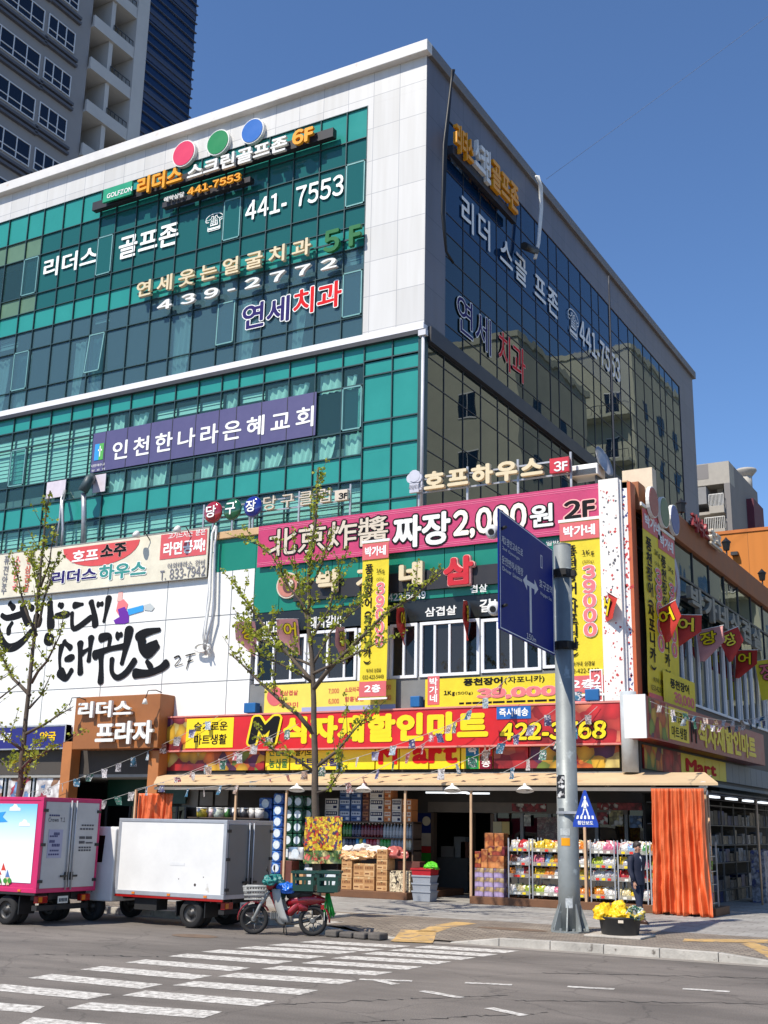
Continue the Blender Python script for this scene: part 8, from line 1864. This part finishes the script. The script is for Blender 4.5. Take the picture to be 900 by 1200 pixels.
for f in range(16):
    z1 = zt0 + pit * f
    if z1 > zB - 1: break
    for yi, (ya, yb_, n) in enumerate(wins):
        zz = z1 - (0 if yi else .1); h_ = pit * .47
        w_ = MB(); t_ = .07; X0 = XA + .01
        w_.box(X0, X0 + .08, ya, yb_, zz - t_, zz); w_.box(X0, X0 + .08, ya, yb_, zz - h_, zz - h_ + t_); w_.box(X0, X0 + .08, ya, yb_, zz - h_ * .68 - .03, zz - h_ * .68 + .03)
        for k in range(n + 1): y = ya + (yb_ - ya - t_) * k / n; w_.box(X0, X0 + .081, y, y + t_, zz - h_ + t_, zz - t_)
        o = w_.build('window', mat('bar_white', (206, 208, 210), .5, vary=.03), ap); MB().box(X0 - .005, X0 + .03, ya + .02, yb_ - .02, zz - h_ + .02, zz - .02).build('pane', m_win, o)
        MB().box(XA, XA + .25, ya - .3, yb_ + .3, zz - h_ - .55, zz - h_ - .35).box(XA, XA + .25, ya - .3, yb_ + .3, zz - h_ - .95, zz - h_ - .75).build('ledge', mat('ledge_dark', (84, 86, 94), .8), ap)
    zs = z1 - pit * .55
    MB().box(XA - 2.2, XA + .3, yw + .01, yb, zs, zs + .2).box(XA + .1, XA + .28, yw + .01, yb, zs + .2, zs + .95).build('balcony', m_apt2, ap)
    ym = yw + (yb - yw) * .5
    r_ = MB(); r_.box(XA + .12, XA + .16, ym, yb, zs + 1.5, zs + 1.55)
    for k in range(6): y = ym + (yb - ym) * k / 5; r_.box(XA + .12, XA + .16, y - .02, y + .02, zs + .95, zs + 1.5)
    r_.build('railing', m_dark, ap); MB().box(XA - 2.2, XA - 2.15, yw + .6, ym - .4, zs + .2, zs + pit * .75).build('balcony_door', m_win, ap); MB().box(XA - 2.19, XA + .1, ym - .3, ym + .1, zs + .2, zs + pit - .02).build('fin_wall', m_apt2, ap)
gt = thing('glass_tower', 'dark blue glass tower end with thin horizontal fins beside the apartment block', 'building', (XA - 6, (yp + ye) / 2, 0))
MB().box(XA - 14, XA, yp + .003, ye, 0, zB).build('glass_wall', glass('tower_blue_glass', (20, 30, 60), 1.45, base=(22, 46, 84), mixv=.92), gt)
fb = MB(); z = zA
while z < zB: 
    fb.box(XA + .001, XA + .16, yp + .01, ye + .1, z, z + .07); z += pit / 4
fb.build('fin', mat('fin_grey', (70, 78, 96), .6), gt)
pb_ = MB(); z = zt0 - pit * .2
while z < zB: pb_.box(XA + .001, XA + .05, yp + .01, ye, z, z + pit * .3); z += pit
pb_.build('spandrel', mat('fin_greydark', (50, 60, 86), .5), gt)
# right: grey block with balconies, orange block
YG_ = 78.
gx0, gx1 = F(808, 560, YG_)[0], F(854, 545, YG_)[0]; gz1 = onY(845, 541, YG_).z
gb = thing('apartment_block', 'low grey block with two white balconies beyond the orange wall at the far street end', 'building', ((gx0 + gx1) / 2, YG_, 0))
m_gr = mat('block_grey', (134, 130, 128), .85, vary=.1, scale=.6); m_grp = mat('block_pale', (172, 166, 156), .8, vary=.1)
yend = onX(888, 585, gx1).y
MB().box(gx0 - 6, gx1, YG_ + 1.4, yend, 0, gz1 - .002).build('wall', m_gr, gb)
MB().box(gx0 - 6, gx1 + .002, YG_, YG_ + 1.398, gz1 - 1.55, gz1).build('roof_parapet', m_grp, gb); MB().box(gx0 - 6, F(830, 550, YG_)[0], YG_ - .01, YG_ - .002, gz1 - 1.1, gz1 - .05).build('parapet_shade', m_gr, gb)  # wall grey laid over the parapet as the tower's shadow on its left part
MB().box(gx1 - .4, gx1, YG_, YG_ + 1.398, 0, gz1 - 1.552).build('side_wall', m_gr, gb)
for z_, (a, b) in ((onY(840, 598, YG_).z, (832, 857)), (onY(840, 625, YG_).z, (826, 858))):
    xa_, xb_ = F(a, 590, YG_)[0], gx1 - .42
    MB().box(gx0 - 6, xb_, YG_ + .1, YG_ + 1.39, z_ - .2, z_).box(xa_, xb_, YG_ - .3, YG_ + .1, z_ - .25, z_ + .25).build('balcony', m_grp, gb)
    w_ = MB().box(xa_ + .3, xb_ - .4, YG_ + 1.3, YG_ + 1.38, z_ + .2, z_ + 2.4); o = w_.build('window', m_win, gb); fbb = MB()
    for k in range(4): x = xa_ + .3 + (xb_ - xa_ - .7) * k / 3; fbb.box(x - .05, x + .05, YG_ + 1.22, YG_ + 1.295, z_ + .2, z_ + 2.4)
    fbb.box(xa_ + .35, xb_ - .45, YG_ + 1.23, YG_ + 1.29, z_ + 1.2, z_ + 1.3); fbb.build('frame', I['channel'], o)
    r_ = MB(); r_.box(xa_, xb_, YG_ - .28, YG_ - .24, z_ + 1.05, z_ + 1.1)
    for k in range(12): x = xa_ + (xb_ - xa_) * k / 11; r_.box(x - .015, x + .015, YG_ - .275, YG_ - .245, z_ + .25, z_ + 1.05)
    r_.build('railing', I['channel'], gb)
MB().box(gx0 - 4, F(829, 590, YG_)[0], YG_ - .2, YG_ + 1, onY(820, 592, YG_).z, onY(820, 572, YG_).z).build('enclosed_balcony', mat('enclosed_grey', (140, 140, 140), .8), gb)
MB().box(gx1 + .002, gx1 + .5, yend - 4, yend - .8, gz1 - 12, gz1 - 1.5).build('side_banner', mat('maroon_banner', (96, 34, 50), .6), gb)
yv = onX(883, 560, gx1).y; MB().tube([(gx1 - .5, yv, gz1 - .2), (gx1 - .5, yv, gz1 + 1.1)], .4, 10).lathe((gx1 - .5, yv, gz1 + 1.0), (0, 0, 1), [(0, .4), (.4, .75), (.55, .75)], 12).build('roof_vent', m_grp, gb)
YO = 54.; ox0 = F(838, 640, YO)[0]; oz1 = onY(870, 624, YO).z
m_or = panel_mat('orange_render', (206, 126, 52), 3.4, 3.2, joint=(150, 92, 44), vary=.04, rough=.8)
ob = thing('orange_building', 'plain orange walled building behind the brown street side coping', 'building', (ox0 + 1.5, YO, 0)); MB().box(ox0, PX - .2, YO, YO + 10, 0, oz1).build('wall', m_or, ob); MB().box(ox0, PX - .15, YO - .05, YO + 10, oz1 + .002, oz1 + .15).build('roof_edge', mat('orange_edge', (190, 110, 50), .7), ob)
MB().box(F(858, 650, YO)[0], F(866, 650, YO)[0], YO - .3, YO - .02, onY(860, 652, YO).z, onY(860, 648, YO).z).build('vent_hood', m_dark, ob)
# across the side street: seen only as the reflection in the tower's mirror glass
m_beige = mat('beige_render', (184, 182, 160), .8, vary=.1, scale=.4)
def street_block(label, x1, y0, y1, h, balc, wins):
    """block across the side street, its front turned to the crossing"""
    X0 = 9.; t = thing('beige_block', label, 'building', ((X0 + x1) / 2, y0, 0))
    MB().box(X0, x1, y0, y1, 0, h).build('wall', m_beige, t); MB().box(X0 - .2, x1 + .1, y0 - .2, y1, h + .002, h + .7).build('roof_edge', m_beige, t)
    z = 5.; fl = 6.2
    while z < h - 4:
        for x in wins:
            o = MB().box(x, x + 2., y0 - .06, y0 - .002, z, z + 2.6).build('window', m_win, t); MB().box(x - .1, x + 2.1, y0 - .1, y0 - .061, z - .12, z).box(x - .1, x + 2.1, y0 - .1, y0 - .061, z + 2.6, z + 2.72).box(x + .95, x + 1.05, y0 - .1, y0 - .061, z, z + 2.6).build('frame', I['channel'], o)
        if balc:
            MB().box(X0 + .2, x1 - 2, y0 - 2.2, y0 - .003, z - 1.2, z - .8).build('balcony', m_beige, t); r_ = MB(); r_.box(X0 + .2, x1 - 2, y0 - 2.15, y0 - 2.1, z + .3, z + .38); x = X0 + .2
            while x < x1 - 2: r_.box(x, x + .07, y0 - 2.15, y0 - 2.1, z - .8, z + .3); x += .7
            r_.build('railing', m_dark, t)
        y = y0 + 4
        while y < y1 - 4: MB().box(X0 - .06, X0 - .002, y, y + 2, z, z + 2.6).build('window', m_win, t); y += 7
        z += fl
street_block('tall plain beige block mirrored in the dark glass nearest the tower corner', 32, 102, 122, 50, False, (13.6,))
street_block('tall beige block with railed balconies mirrored in the dark side glass', 24, 140, 172, 63, True, (11, 15.5, 20))
street_block('low beige shop block mirrored in the side glass of the shop block', 24, 52, 98, 15, False, (11, 16))
